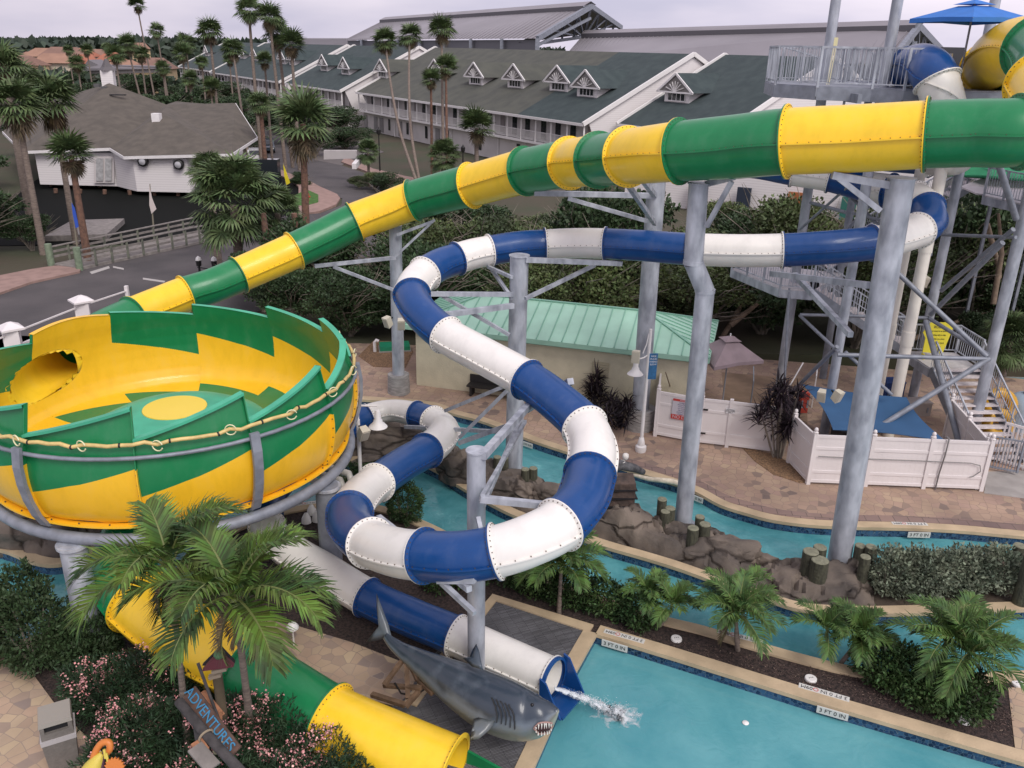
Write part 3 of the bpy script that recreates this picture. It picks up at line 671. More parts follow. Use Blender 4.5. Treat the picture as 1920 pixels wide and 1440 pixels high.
column((748,735),(741,424),0.23,'left grey column on a round concrete footing beside the green roofed hut', [((742,483,30.5),(590,499,30.0),0.12),((742,545,30.5),(625,500,30.0),0.10),((745,440,30.4),(812,415,30.0),0.1),((742,480,30.5),(815,412,30.0),0.08)], concrete=True)
column((1198,800),(1231,338),0.30,'thick grey column behind the white lamp post, rising to the green and yellow tube', [((1228,367,27.3),(1002,362,27.0),0.16),((1215,415,27.3),(1065,372,27.0),0.12),((1228,420,27.3),(1180,350,22.5),0.12),((1228,367,27.3),(1200,330,22.5),0.14)], concrete=True)
column((963,885),(974,480),0.27,'tall grey column standing in the river rocks, its top below the blue tube', [((985,487,24.3),(1165,494,25.7),0.14),((985,560,24.3),(1115,497,25.7),0.1),((960,520,24.4),(915,500,25.5),0.09),((960,560,24.4),(922,505,25.5),0.09),((962,552,24.4),(805,551,23.8),0.12),((962,573,24.4),(835,590,23.2),0.14),((955,628,24.0),(818,548,24.0),0.09),((956,720,23.2),(835,770,25.5),0.10),((958,725,23.2),(862,820,24.4),0.10),((960,795,22.7),(862,830,24.4),0.13),((985,770,22.9),(1070,715,19.6),0.15),((975,790,22.9),(900,960,17.4),0.10),((945,810,23.3),(760,800,27.0),0.1)])
column((893,1292),(893,846),0.178,'short grey column with a flat cap beside the shark', [((905,855,15.7),(1005,745,20.6),0.14),((900,935,15.6),(1030,948,15.9),0.12),((905,930,15.6),(985,790,22.6),0.08),((890,1088,15.0),(820,1088,15.4),0.10),((890,1150,14.9),(828,1092,15.4),0.09),((905,1075,15.0),(940,1075,15.3),0.12),((896,970,15.5),(905,1010,15.3),0.08),((880,1105,15.0),(710,970,18.2),0.11)])
column((1280,985),(1310,345),0.24,'grey column with a kinked elbow in front of the blue and white tube', [((1325,345,20.8),(1375,332,20.0),0.14),((1325,425,20.8),(1372,340,20.0),0.10)], bend=[(1322,545,21.7),(1300,492,21.4)])
column((1570,1070),(1690,335),0.29,'nearest tall grey column rising from the rock island to the yellow tube', [((1680,349,18.6),(1560,328,18.6),0.16),((1650,395,18.8),(1570,332,18.6),0.12),((1630,535,19.8),(1447,513,24.2),0.15),((1595,628,20.2),(1490,515,24.0),0.13)])
g = G(135, 1012, 2.85); column_root = E('support_column', (g.x, g.y, 0))
MB().tube([(0,0,-0.3),(0,0,2.8)], 0.27, 24).build('shaft', galv, column_root, smooth=40)
MB().tube([(0,0,2.72),(0,0,2.78)], 0.33, 24).build('cap_plate', galv, column_root, smooth=40)
T(column_root, 'grey column under the near left edge of the bowl, behind the dark bushes', 'support column', 'steel columns carrying the slides')
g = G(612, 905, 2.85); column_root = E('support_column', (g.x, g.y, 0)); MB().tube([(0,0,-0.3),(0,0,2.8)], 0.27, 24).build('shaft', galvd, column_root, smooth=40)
MB().tube([(0,0,2.72),(0,0,2.78)], 0.33, 24).build('cap_plate', galv, column_root, smooth=40)
T(column_root, 'shaded grey column under the right side of the bowl beside the white pipes', 'support column', 'steel columns carrying the slides')
# ================================================================ start tower
tower = E('slide_tower', (10.6, 31.5, 0)); TO = Vector(tower.location)
def V3(*a): return Vector(a)
deckm = mat('deck_grating', (0.55, 0.53, 0.53), 0.7, var=0.08, vscale=6)
def rail(parent, a, b, h=1.1, sp=0.12, post=1.5, m=None, name='railing'):
    """picket railing between floor points a and b (world)"""
    a = Vector(a); b = Vector(b); L_ = (b-a).length; mb = MB(); up = Vector((0,0,1)); n = max(2, int(L_/sp)); o = Vector(parent.location) if parent else Vector()
    a = a-o; b = b-o
    mb.beam(a+up*h, b+up*h, 0.05); mb.beam(a+up*0.1, b+up*0.1, 0.035)
    for i in range(n+1): p = a.lerp(b, i/n); mb.beam(p+up*0.1, p+up*h, 0.016)
    k = max(1, round(L_/post))
    for i in range(k+1): p = a.lerp(b, i/k); mb.beam(p-up*0.3, p+up*(h+0.02+rnd.uniform(0,.01)), 0.06+rnd.uniform(0,.012))
    return mb.build(name, m or galv, parent)
legs = [((1460,735),0.17),((1545,812),0.16),((1820,825),0.19),((1710,750),0.17)]
LG = []
for (b, r) in legs:
    g = G(b[0], b[1]); LG.append(g); MB().tube([g-TO-V3(0,0,0.1), V3(g.x,g.y,15.6)-TO], r, 16).build('leg', galv, tower, smooth=40)
# extra rear legs
for x, y in ((12.9, 33.2), (18.6, 31.6), (20.5, 27.2)):
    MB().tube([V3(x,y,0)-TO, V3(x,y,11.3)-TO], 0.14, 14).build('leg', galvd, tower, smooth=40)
# main platform
zt = 11.62
def FT(px, py): p = G(px, py, zt); return (p.x, p.y)
plat = [(8.1,28.6),(9.0,27.3),(10.5,26.9),(11.2,26.3),(11.9,26.2),(17.5,26.2),(24,26.4),(24,33.5),(12.2,33.5),(8.6,31.5)]
MB().prism([(x-TO.x, y-TO.y) for x, y in plat], zt-0.06, zt, bottom=True).build('platform_floor', galvd, tower)
mb = MB()
for i in range(len(plat)):
    a = plat[i]; b = plat[(i+1)%len(plat)]; mb.beam(V3(a[0],a[1],zt-0.22)-TO, V3(b[0],b[1],zt-0.22)-TO, 0.1, 0.36)
for x in (10, 12, 14, 16, 18, 20, 22): mb.beam(V3(x,26.4,zt-0.3)-TO, V3(x,33.3,zt-0.3)-TO, 0.12, 0.26)
mb.beam(V3(8.4,29.5,zt-0.3)-TO, V3(24,29.5,zt-0.3)-TO, 0.15, 0.3); mb.build('platform_beams', galvd, tower)
for i in list(range(0, 6))+[8, 9]:
    a = plat[i]; b = plat[(i+1)%len(plat)]
    if i == 4:
        pass
    elif i == 5: rail(tower, (16.9,26.3,zt), (b[0],b[1],zt))
    else: rail(tower, (a[0],a[1],zt), (b[0],b[1],zt))
rail(tower, (12.2,33.4,zt), (24,33.4,zt)); rail(tower, (11.0,27.6,zt), (11.0,32.8,zt)); rail(tower, (12.6,28.2,zt), (12.6,33.2,zt)); rail(tower, (9.2,29.6,zt), (12.4,30.8,zt))
rail(tower, (8.8,30.6,zt), (11.8,32.6,zt-0.6), name='stair_railing')
# flume boxes at the slide entrances
mb = MB(); mb.beam(V3(14.9,28.2,zt+0.5)-TO, D(1848,130,26.2)-TO, 1.5, 1.2); mb.box((15.6-TO.x, 27.6-TO.y, zt+0.4), (2.4, 1.6, 0.8)); mb.build('green_flume_box', mat('green_flume', (0.02,0.16,0.09), 0.4), tower)
mb = MB(); mb.beam(V3(11.9,27.9,zt+0.5)-TO, V3(12.3,27.2,zt+0.5)-TO, 0.08, 1.0); mb.beam(V3(12.6,28.6,zt+0.5)-TO, V3(13.2,28.0,zt+0.5)-TO, 0.08, 1.0); mb.build('flume_entry_wall', WHT, tower)
MB().box((14.2-TO.x, 30.6-TO.y, zt+0.6), (1.0, 0.6, 1.2)).build('control_cabinet', mat('cabinet_dark', (0.05,0.05,0.055), 0.5), tower)
# white drain pipes
for b, r, top in (((1665,818),0.19,9.6),((1634,800),0.17,9.3)):
    g = G(*b); mb = MB(); mb.tube([g-TO, V3(g.x,g.y,top)-TO], r, 16)
    for z in (3.4, 6.6): mb.tube([V3(g.x,g.y,z)-TO, V3(g.x,g.y,z+0.5)-TO], r*1.12, 16)
    mb.build('white_pipe', mat('pvc_pipe', (0.74,0.70,0.62), 0.4, var=0.04), tower, smooth=40)
# diagonal braces (picture ends with distances)
for (x1,y1,d1),(x2,y2,d2),r in [((1570,665,27.8),(1850,673,27.2),0.07),((1500,590,31.3),(1742,596,30.6),0.06),((1665,495,27.9),(1850,668,27.2),0.08),((1742,597,30.6),(1852,665,27.3),0.07),((1855,672,27.2),(1620,818,27.6),0.09),
      ((1736,603,30.5),(1800,838,28.0),0.10),((1500,592,31.4),(1572,660,27.9),0.06),((1570,650,28),(1480,740,31),0.07),((1585,660,27.8),(1672,740,28.2),0.06),((1765,440,30),(1905,445,27),0.06),((1880,455,27.0),(1745,590,30.5),0.09),((1765,545,30.5),(1900,430,27),0.08),
      ((1870,300,25),(1905,410,27.0),0.10),((1480,540,31.3),(1470,735,31.5),0.05),((1520,380,30.5),(1585,398,28),0.06),((1500,430,31),(1590,350,28),0.05),((1590,430,28),(1680,330,29),0.06),((1690,470,28.5),(1560,330,29),0.06),((1740,330,29.5),(1800,300,27),0.08),((1745,325,29.5),(1700,345,27),0.06),((1600,400,28),(1760,440,30.3),0.05),((1745,480,30.6),(1760,330,30.4),0.05)]:
    MB().tube([D(x1,y1,d1)-TO, D(x2,y2,d2)-TO], r, 10).build('brace', galvd, tower, smooth=40)
# stair flights
tread = mat('tread', (0.62,0.57,0.57), 0.7, var=0.1, vscale=8)
def flight(a, b, wdir, width, n, nm='stairs'):
    """a = bottom edge point, b = top edge point (world, same side); wdir: unit across"""
    a = Vector(a)-TO; b = Vector(b)-TO; wv_ = Vector(wdir).normalized()*width; mb = MB(); hz = Vector((b.x-a.x, b.y-a.y, 0)); run = hz.length/n; hd = hz.normalized(); rise = (b.z-a.z)/n
    for i in range(n):
        p = a + hd*(run*i) + Vector((0,0,rise*(i+1))); q = p+hd*(run*1.05)
        mb.add([p, p+wv_, q+wv_, q, p-V3(0,0,0.05), p+wv_-V3(0,0,0.05), q+wv_-V3(0,0,0.05), q-V3(0,0,0.05)], [(0,1,2,3),(7,6,5,4),(0,4,5,1),(2,6,7,3),(0,3,7,4),(1,5,6,2)])
    mb.build('stair_treads', tread, tower)
    for s in (0, 1):
        o = wv_*s; m2 = MB(); m2.beam(a+o-V3(0,0,0.05), b+o-V3(0,0,0.05), 0.06, 0.3); m2.build('stringer', galvd, tower)
        m3 = MB(); up = V3(0,0,1); m3.beam(a+o+up*1.0, b+o+up*1.0, 0.05); m3.beam(a+o+up*0.55, b+o+up*0.55, 0.03)
        k = max(2, int((b-a).length/0.13))
        for i in range(k+1): p = a.lerp(b, i/k)+o; m3.beam(p, p+up*1.0, 0.014 if i % 9 else 0.05)
        m3.build('stair_railing', galv, tower)
def landing(poly, z, rails):
    MB().prism([(x-TO.x, y-TO.y) for x, y in poly], z-0.05, z, bottom=True).build('landing_floor', deckm, tower)
    mb = MB()
    for i in range(len(poly)):
        a = poly[i]; b = poly[(i+1)%len(poly)]; mb.beam(V3(a[0],a[1],z-0.2)-TO, V3(b[0],b[1],z-0.2)-TO, 0.08, 0.3)
    mb.build('landing_frame', galv, tower)
    for i in rails: a = poly[i]; b = poly[(i+1)%len(poly)]; rail(tower, (a[0],a[1],z), (b[0],b[1],z), 1.05, 0.13, 1.2)
z1 = 2.2
l1 = [G2(1745,690,z1), G2(1834,690,z1), G2(1791,661,z1), G2(1697,658,z1)]
landing(l1, z1, [1, 2]); a = G(1822,868); b = Vector((l1[0][0], l1[0][1], z1)); bb_ = Vector((l1[1][0], l1[1][1], z1))
flight(a, b, (bb_-b), (bb_-b).length, 13)
z2 = 4.5; l2 = [G2(1463,540,z2), G2(1523,545,z2), G2(1580,512,z2), G2(1440,497,z2), G2(1372,503,z2)]
landing(l2, z2, [0, 3, 4])
p1_ = Vector((l1[3][0], l1[3][1], z1)); p2_ = Vector((l2[1][0], l2[1][1], z2)); flight(p1_, p2_, (0.25, 0.97, 0), 1.3, 12)
z3 = 7.5; l3 = [G2(1845,366,z3), G2(1960,392,z3), G2(2050,360,z3), G2(1850,330,z3)]; landing(l3, z3, [0, 2, 3])
flight(Vector((l2[2][0]-0.6, l2[2][1], z2)), Vector((l3[3][0]-0.6, l3[3][1]-1.0, z3)), (0.1, 1, 0), 1.3, 16)
flight(Vector((l3[3][0]+1.0, l3[3][1], z3)), Vector((12.8, 32.3, zt)), (0, 1, 0), 1.1, 20)
# yellow height sign board
sgn = E('rules_sign', D(1757, 634, 31.0)); 
yb_ = mat('yellow_board', (0.78,0.68,0.05), 0.5)
mb = MB(); pts = [(-0.42,-0.55),(-0.42,0.0),(-0.55,0.2),(-0.35,0.58),(0.2,0.6),(0.5,0.4),(0.45,0.1),(0.32,-0.58),(0.05,-0.58)]
mb.wallpoly([V3(x,0,z) for x, z in pts], (0,1,0), 0.03).build('board', yb_, sgn, fix=True)
for i, tx in enumerate(['RULES', 'you must be at least', '48 inches tall to ride', 'one rider at a time', 'lie flat on your back', 'arms crossed']):
    text_mesh('lettering', tx, 0.14 if i == 0 else 0.07, blk, frameM((0.0,-0.008,0.42-0.15*i), (1,0,0), (0,0,1)), sgn)
MB().beam((-0.38,0,-0.95), (-0.38,0,-0.6), 0.22, 0.03).build('lower_board', yb_, sgn)
T(sgn, 'yellow irregular rules board hanging on the landing railing at the top of the lowest stairs', 'sign')
# tall yellow depth marker on the pole at the top
p = D(1563, 78, 27.0); s2 = E('warning_plate', p); MB().box((0,-0.2,0), (0.12, 0.02, 0.24)).build('plate', mat('pale_yellow_plate', (0.75,0.7,0.4), 0.5), s2)
mb = MB(); mb.beam((-0.03,-0.2,-0.12), (-0.1,-0.2,-1.5), 0.03); mb.beam((0.03,-0.2,-0.12), (-0.03,-0.2,-1.5), 0.03); mb.build('strip', mat('pale_yellow_strip', (0.7,0.66,0.45), 0.5), s2)
T(s2, 'small pale yellow plate with a long double strip on the top tower pole', 'sign')
# blue umbrella on the platform
def umbrella(base, h, half, m, label, rot=0.3, tilt=0.0, drop=0.42, vent=True, legs_=False):
    e = E('patio_umbrella', base, rot); MB().tube([(0,0,0),(0,0,h)], 0.03, 8).build('pole', mat('umbrella_pole', (0.3,0.3,0.32), 0.4), e)
    mb = MB(); rim = []; K_ = 8
    for i in range(4):
        a = pi/4+i*pi/2; rim.append((half*1.414*cos(a), half*1.414*sin(a), h-drop-tilt*cos(a)))
        b = pi/4+(i+0.5)*pi/2; rim.append((half*0.93*cos(b), half*0.93*sin(b), h-drop+0.03-tilt*cos(b)*0.7))
    n = len(rim); mid = [(x*0.25, y*0.25, h-0.06) for x, y, z in rim]
    vs = mid+rim+[(x*1.0, y*1.0, z-0.12) for x, y, z in rim]; fs = [(i, (i+1)%n, n+(i+1)%n, n+i) for i in range(n)]+[(n+i, n+(i+1)%n, 2*n+(i+1)%n, 2*n+i) for i in range(n)]
    mb.add(vs, fs); mb.build('canopy', m, e)
    mb = MB(); v2 = [(x*0.34, y*0.34, h-0.02) for x, y, z in rim]+[(0,0,h+0.12)]; mb.add(v2, [(i, (i+1)%n, n) for i in range(n)]); mb.build('vent_cap', m, e)
    mb = MB()
    for i in range(0, n, 2): mb.beam((0,0,h-0.1), (rim[i][0], rim[i][1], rim[i][2]-0.02), 0.015)
    mb.build('rib', mat('umbrella_rib', (0.4,0.4,0.42), 0.4), e)
    MB().tube([(0,0,h+0.1),(0,0,h+0.2)], 0.025, 8).build('finial', white_paint, e)
    T(e, label, 'umbrella'); return e
p = D(1826, 20, 25.5)
p = D(1829, 0, 24.2); umbrella((p.x, p.y, zt), p.z-zt-0.1, 1.15, mat('blue_canvas', (0.035,0.17,0.52), 0.8, var=0.05), 'bright blue square umbrella on the top platform of the tower', 0.35, drop=0.4)
g = G(1348, 800); umbrella((7.75, 29.0, 0), 3.0, 0.92, mat('mauve_canvas', (0.27,0.21,0.225), 0.9, var=0.12, vscale=2), 'faded mauve square umbrella beside the green roofed hut', 0.2, drop=0.62, tilt=-0.12)
mb = MB(); mb.beam((-0.9,0,0.05), (0.9,0,0.05), 0.08); mb.beam((0,-0.6,0.05), (0,0.6,0.05), 0.08); o = mb.build('umbrella_base', dark); o.location = (7.75,29.0,0); T(o, 'black cross shaped stand on the ground under the mauve umbrella', 'umbrella base')

T(tower, 'tall grey galvanised steel slide tower with stairs, landings and a railed top platform', 'slide tower')
# ================================================================ hut, fences, lamps and small things
hut = E('pump_hut', (-4.1, 31.2, 0)); HO = Vector(hut.location)
uu = Vector((0.962, -0.273, 0)); vv = Vector((0.273, 0.962, 0)); LH = 11.4; DH = 4.7
def hl(u, v, z): return uu*u+vv*v+Vector((0,0,z))
stucco = mat('cream_stucco', (0.60,0.56,0.41), 0.9, var=0.06, vscale=2.2, bump=0.35, bscale=18)
mb = MB(); pl = [hl(0.25,0.3,0), hl(LH-0.5,0.3,0), hl(LH-0.5,DH-0.3,0), hl(0.25,DH-0.3,0)]
mb.prism([(p.x, p.y) for p in pl], -0.05, 2.5).build('wall', stucco, hut)
groof = mat('green_metal_roof', (0.34,0.58,0.45), 0.4, 0.1, var=0.07, vscale=1.2); groofd = mat('green_metal_seam', (0.19,0.40,0.30), 0.4)
ze, zr = 2.55, 3.35
c0, c1, c2, c3 = hl(-0.15,0,ze), hl(LH,0,ze), hl(LH,DH,ze), hl(-0.15,DH,ze); r0, r1 = hl(2.3,DH/2,zr), hl(LH-2.6,DH/2,zr)
mb = MB(); mb.add([c0,c1,c2,c3,r0,r1], [(0,1,5,4),(1,2,5),(2,3,4,5),(3,0,4)])
for a, b in ((c0,c1),(c1,c2),(c2,c3),(c3,c0)): mb.beam(a-V3(0,0,0.09), b-V3(0,0,0.09), 0.04, 0.18)
mb.build('roof', groof, hut)
mb = MB()
def clipseam(p, q): mb.beam(p+V3(0,0,0.015), q+V3(0,0,0.015), 0.035, 0.04)
n = 24
for i in range(1, n):
    u = -0.15+(LH+0.15)*i/n
    if u < 2.3: t = (u+0.15)/2.45
    elif u > LH-2.6: t = (LH-u)/2.6
    else: t = 1
    clipseam(hl(u,0,ze), hl(u,DH/2*t,ze+(zr-ze)*t)); clipseam(hl(u,DH,ze), hl(u,DH-DH/2*t,ze+(zr-ze)*t))
for i in range(1, 12):
    v = DH*i/12; t = 1-abs(v-DH/2)/(DH/2); clipseam(hl(LH,v,ze), hl(LH-2.6*t,v,ze+(zr-ze)*t)); clipseam(hl(-0.15,v,ze), hl(-0.15+2.45*t,v,ze+(zr-ze)*t))
for a, b in ((r0,r1),(c0,r0),(c1,r1),(c2,r1),(c3,r0)): mb.beam(a+V3(0,0,0.02), b+V3(0,0,0.02), 0.1, 0.05)
mb.build('roof_seams', groofd, hut)
vt = E('vent', (0,0,0)); vt.parent = hut
bpy.data.objects.remove(vt)
mb = MB(); b_ = hl(7.55, 0.27, 1.55); mb.box(b_, (0.62,0.04,0.6), -0.276)
for k in range(6): mb.box(b_+V3(0,-0.03,-0.24+k*0.095)-vv*0.0, (0.58,0.03,0.03), -0.276)
mb.build('louvre_vent', mat('vent_cream', (0.42,0.38,0.27), 0.7), hut)
MB().beam(hl(1.8,0.1,2.35), hl(10.9,0.1,2.35), 0.04, 0.06).build('gutter', groofd, hut)
T(hut, 'cream stucco pump hut with a pale green standing seam hip roof', 'hut')
mb = MB(); p = G(905, 742); bench = E('bench', (p.x+0.35, p.y-0.15, 0), -0.3)
MB().box((0,0,0.42), (1.9,0.45,0.07)).build('seat', mat('black_bench', (0.02,0.018,0.018), 0.6), bench)
for x in (-0.8, 0.8): MB().box((x,0,0.2), (0.08,0.4,0.38)).build('leg', mat('black_bench', (0,0,0)), bench)
MB().box((0,0.2,0.62), (1.9,0.05,0.3)).build('backrest', mat('black_bench', (0,0,0)), bench)
T(bench, 'low black bench against the cream hut wall behind the slide', 'bench')

# vinyl privacy fence
def vfence(name, a, b, label, h=1.7, panels=3, cap=True, lastpost=True, group=None):
    a = Vector(a); b = Vector(b); d = (b-a); L_ = d.length; e = E(name, a, math.atan2(d.y, d.x)); w_ = L_/panels
    for i in range(panels):
        x0 = i*w_+0.06; x1 = (i+1)*w_-0.06; mb = MB(); mb.box(((x0+x1)/2, 0, h/2+0.03), (x1-x0, 0.03, h-0.12)); k = max(2, int((x1-x0)/0.15))
        for q in range(1, k): mb.box((x0+(x1-x0)*q/k, 0, h/2), (0.012, 0.036, h-0.16))
        mb.build('panel', white_vinyl, e)
        for z in (0.12, 0.45, 1.25, h-0.06): MB().box(((x0+x1)/2, 0, z), (x1-x0, 0.07, 0.09)).build('rail', white_vinyl, e)
    for i in range(panels+(1 if lastpost else 0)):
        mb = MB(); mb.box((i*w_, 0, h/2+0.03), (0.12, 0.12, h+0.06)); mb.build('post', white_vinyl, e)
        if cap: MB().lathe([(0.075,h+0.05),(0.08,h+0.08),(0.04,h+0.1),(0.065,h+0.15),(0.05,h+0.21),(0.0,h+0.24)], (i*w_,0,0), 10).build('post_cap', white_vinyl, e, smooth=50)
    T(e, label, 'fence', group); return e
fA = G(1228,817); fB = G(1308,832); fC = G(1362,838); fD = G(1452,850)
vfence('vinyl_fence', fA, fB, 'white vinyl fence panel carrying the red NO DIVING sign', panels=1)
GATE = vfence('vinyl_gate', fB, fC, 'white vinyl gate with two black hinges beside the kinked column', panels=1, lastpost=False)
vfence('vinyl_fence', fC, fD, 'white vinyl fence panel between the gate and the dark plant', panels=1, cap=False)
vfence('vinyl_fence', fA, fA+Vector((0.5, 2.6, 0)), 'white vinyl fence run going back from the lamp post towards the hut', panels=1, cap=False)
q0 = G(1478,868); q1 = G(1514,907); q2 = G(1838,920); q3 = G(1770,806)
vfence('vinyl_fence', q0, q1, 'short white vinyl fence side running back beside the dark plant', panels=1)
vfence('vinyl_fence', q1, q2, 'long white vinyl fence in front of the blue shade sail', panels=3, lastpost=True)
vfence('vinyl_fence', q2+Vector((-0.06,0.1,0)), Vector((q2.x+0.35, 26.9, 0)), 'white vinyl fence side beside the tower stairs', panels=2)
hg = mat('black_hinge', (0.01,0.01,0.01), 0.5)
# cables and hose on the long fence
def onf(t, z, out_=0.08): p = q1.lerp(q2, t); return Vector((p.x, p.y-out_, z))
T(MB().tube([onf(0.03,1.0), onf(0.3,0.98), onf(0.6,0.98), onf(0.9,0.97), onf(0.955,0.9), onf(0.965,0.7), onf(0.93,0.52), onf(0.91,0.5)], 0.014, 6).build('cable', mat('grey_cable', (0.2,0.2,0.2), 0.6), smooth=60), 'grey cable running along the long fence and curling at its right end', 'cable')
T(MB().tube([onf(0.74,1.78,-0.02), onf(0.745,1.76,0.1), onf(0.745,1.2), onf(0.735,0.6), onf(0.733,0.02)], 0.022, 6).build('hose', mat('grey_hose', (0.16,0.15,0.15), 0.6), smooth=60), 'dark hose hanging down the front of the long white fence', 'hose')
# signs on the fence
def flatsign(name, c, xdir, w_, h_, m, label, cat='sign'):
    e = E(name, c, math.atan2(xdir[1], xdir[0])); MB().box((0,0,0), (w_, 0.015, h_)).build('board', m, e); T(e, label, cat); return e
d = (fB-fA).normalized(); n = Vector((d.y, -d.x, 0))
s = flatsign('pool_rules_sign', fA+d*0.98+n*0.06+V3(0,0,1.18), d, 0.92, 0.72, mat('sign_white', (0.55,0.53,0.58), 0.5), 'red and white pool rules sign with red NO DIVING band on the fence')
MB().box((0,-0.009,-0.30), (0.96, 0.006, 0.17)).build('red_band', redp, s); MB().box((0,-0.009,0.32), (0.9, 0.006, 0.08)).build('red_header', redp, s)
text_mesh('lettering', 'NO DIVING', 0.165, mat('sign_white', (0,0,0)), frameM((0,-0.013,-0.30), (1,0,0), (0,0,1)), s)
text_mesh('lettering', 'POOL RULES', 0.075, mat('sign_white', (0,0,0)), frameM((0,-0.013,0.32), (1,0,0), (0,0,1)), s)
for k in range(7): text_mesh('lettering', ['no lifeguard on duty','shower before entering','no food drink or glass','no running or pushing','max bathing load 250','pool hours 9 am to dusk','children with an adult'][k], 0.06, mat('blue_ink', (0.08,0.08,0.2), 0.5), frameM((0,-0.01,0.23-0.068*k), (1,0,0), (0,0,1)), s)
d2 = (fC-fB).normalized(); n2 = Vector((d2.y, -d2.x, 0)); s = flatsign('gate_notice', fB+d2*0.95+n2*0.06+V3(0,0,1.35), d2, 0.3, 0.17, mat('notice_white', (0.7,0.69,0.7), 0.5), 'small white notice with dark lettering on the vinyl gate')
for k, tx in enumerate(('WARNING', 'EMPLOYEES', 'ONLY')): text_mesh('lettering', tx, 0.055, blk, frameM((0,-0.01,0.05-0.052*k), (1,0,0), (0,0,1)), s)
for z in (0.45, 1.32): 
    o = MB().box((0.14,-0.085,z), (0.16,0.03,0.05)).build('hinge', hg, GATE)
# picket fence at right edge
g0 = G(1868,868); g1 = G(1990,905); e = E('picket_fence', g0, math.atan2((g1-g0).y, (g1-g0).x)); L_ = (g1-g0).length
for i in range(int(L_/0.13)): MB().box((i*0.13,0,0.75), (0.05,0.03,1.4)).build('picket', white_vinyl, e)
for z in (0.15, 0.9, 1.45): MB().box((L_/2,0,z), (L_,0.05,0.08)).build('rail', white_vinyl, e)
T(e, 'white picket fence at the right edge below the stairs', 'fence')
# steel gate at the stair foot
e = E('steel_gate', G(1842,880)); g1 = G(1905,892)-Vector(e.location); mb = MB(); mb.beam((0,0,1.2), g1+V3(0,0,1.2), 0.05); mb.beam((0,0,0.15), g1+V3(0,0,0.15), 0.05)
for i in range(12): p = g1*(i/11); mb.beam(p+V3(0,0,0.1), p+V3(0,0,1.2), 0.02 if 0 < i < 11 else 0.06)
mb.build('frame', galvd, e); T(e, 'grey steel gate at the foot of the tower stairs', 'gate')

# white lamp posts
def bell(parent, c, s=1.0):
    MB().lathe([(0.0,0.50),(0.06,0.49),(0.085,0.42),(0.085,0.26),(0.12,0.2),(0.13,0.14),(0.22,0.05),(0.26,0.0),(0.24,0.0),(0.1,0.14)], c, 20).build('lamp_shade', white_paint, parent, smooth=50)
g = G(1201,846); e = E('lamp_post', g); z = zat(g, 617)
mb = MB(); mb.lathe([(0.17,0),(0.19,0.1),(0.18,0.2),(0.12,0.24),(0.125,0.3),(0.08,0.5),(0.06,0.52)], n=20); mb.build('base', white_paint, e, smooth=40)
MB().tube([(0,0,0.5),(0.0,0,z)], [0.06,0.05], 12).build('pole', white_paint, e, smooth=40)
MB().tube([(0,0,z-0.85),(-0.15,-0.05,z-0.95),(-0.38,-0.1,z-1.0)], 0.025, 8).build('arm', white_paint, e, smooth=60)
MB().tube([(-0.05,0,z-0.15),(-0.1,-0.03,z-0.5),(-0.2,-0.06,z-0.8)], 0.018, 8).build('scroll', white_paint, e, smooth=60)
bell(e, (-0.40,-0.1,z-1.5)); T(e, 'white post lamp with one bell shade on the paving in front of the hut', 'street lamp')
p = D(709, 800, 23.5); e = E('lamp_post', (p.x-0.55, p.y, 0)); zz_ = p.z
MB().tube([(0,0,0),(0,0,zz_+0.2)], 0.055, 12).build('pole', white_paint, e, smooth=40)
MB().lathe([(0.15,0),(0.16,0.12),(0.09,0.2),(0.07,0.4)], n=16).build('base', white_paint, e, smooth=40)
MB().tube([(-0.2,0,zz_+0.62),(0.55,0,zz_+0.62)], 0.03, 8).build('arm', white_paint, e, smooth=40); MB().tube([(0,0,zz_+0.1),(0,0,zz_+0.7)], 0.04, 8).build('upper_pole', white_paint, e, smooth=40)
bell(e, (0.55,0,zz_)); T(e, 'white post lamp with a bell shade tucked beside the right edge of the bowl', 'street lamp')
# loudspeakers
spk = mat('cream_plastic', (0.60,0.56,0.45), 0.5)
def speaker(px, py, d, rz, label, tilt=0.35):
    e = E('loudspeaker', D(px, py, d)); M = Matrix.Rotation(rz, 3, 'Z') @ Matrix.Rotation(tilt, 3, 'X')
    mb = MB(); vs = [M @ Vector(v) for v in ((-0.13,-0.12,-0.2),(0.13,-0.12,-0.2),(0.10,0.12,-0.17),(-0.10,0.12,-0.17),(-0.13,-0.12,0.2),(0.13,-0.12,0.2),(0.10,0.12,0.17),(-0.10,0.12,0.17))]
    mb.add(vs, [(0,3,2,1),(4,5,6,7),(0,1,5,4),(1,2,6,5),(2,3,7,6),(3,0,4,7)]); mb.build('cabinet', spk, e)
    mb = MB(); c = M @ Vector((0,-0.13,0)); mb.box(c, (0.2,0.012,0.33), M=M); mb.build('grille', mat('grille', (0.5,0.46,0.37), 0.8), e)
    MB().beam(M @ Vector((0,0.12,0)), M @ Vector((0,0.26,0.02)), 0.04).build('bracket', hg, e)
    T(e, label, 'loudspeaker', 'cream loudspeakers')
speaker(1541,741,27.0,-0.5,'cream loudspeaker on the left side of the tower leg above the shade sail'); speaker(1570,742,27.0,0.6,'cream loudspeaker on the right side of the tower leg above the shade sail')
speaker(727,603,30.2,-0.7,'cream loudspeaker on the left of the left column'); speaker(752,607,30.0,0.2,'cream loudspeaker on the right of the left column'); speaker(1732,527,29.8,0.2,'cream loudspeaker high on the rear tower leg')
speaker(681,812,23.2,0.7,'cream loudspeaker below the lamp at the right edge of the bowl', 0.5); speaker(1193,668,26.9,-0.3,'cream loudspeaker behind the bell lamp on the thick column', 0.0)
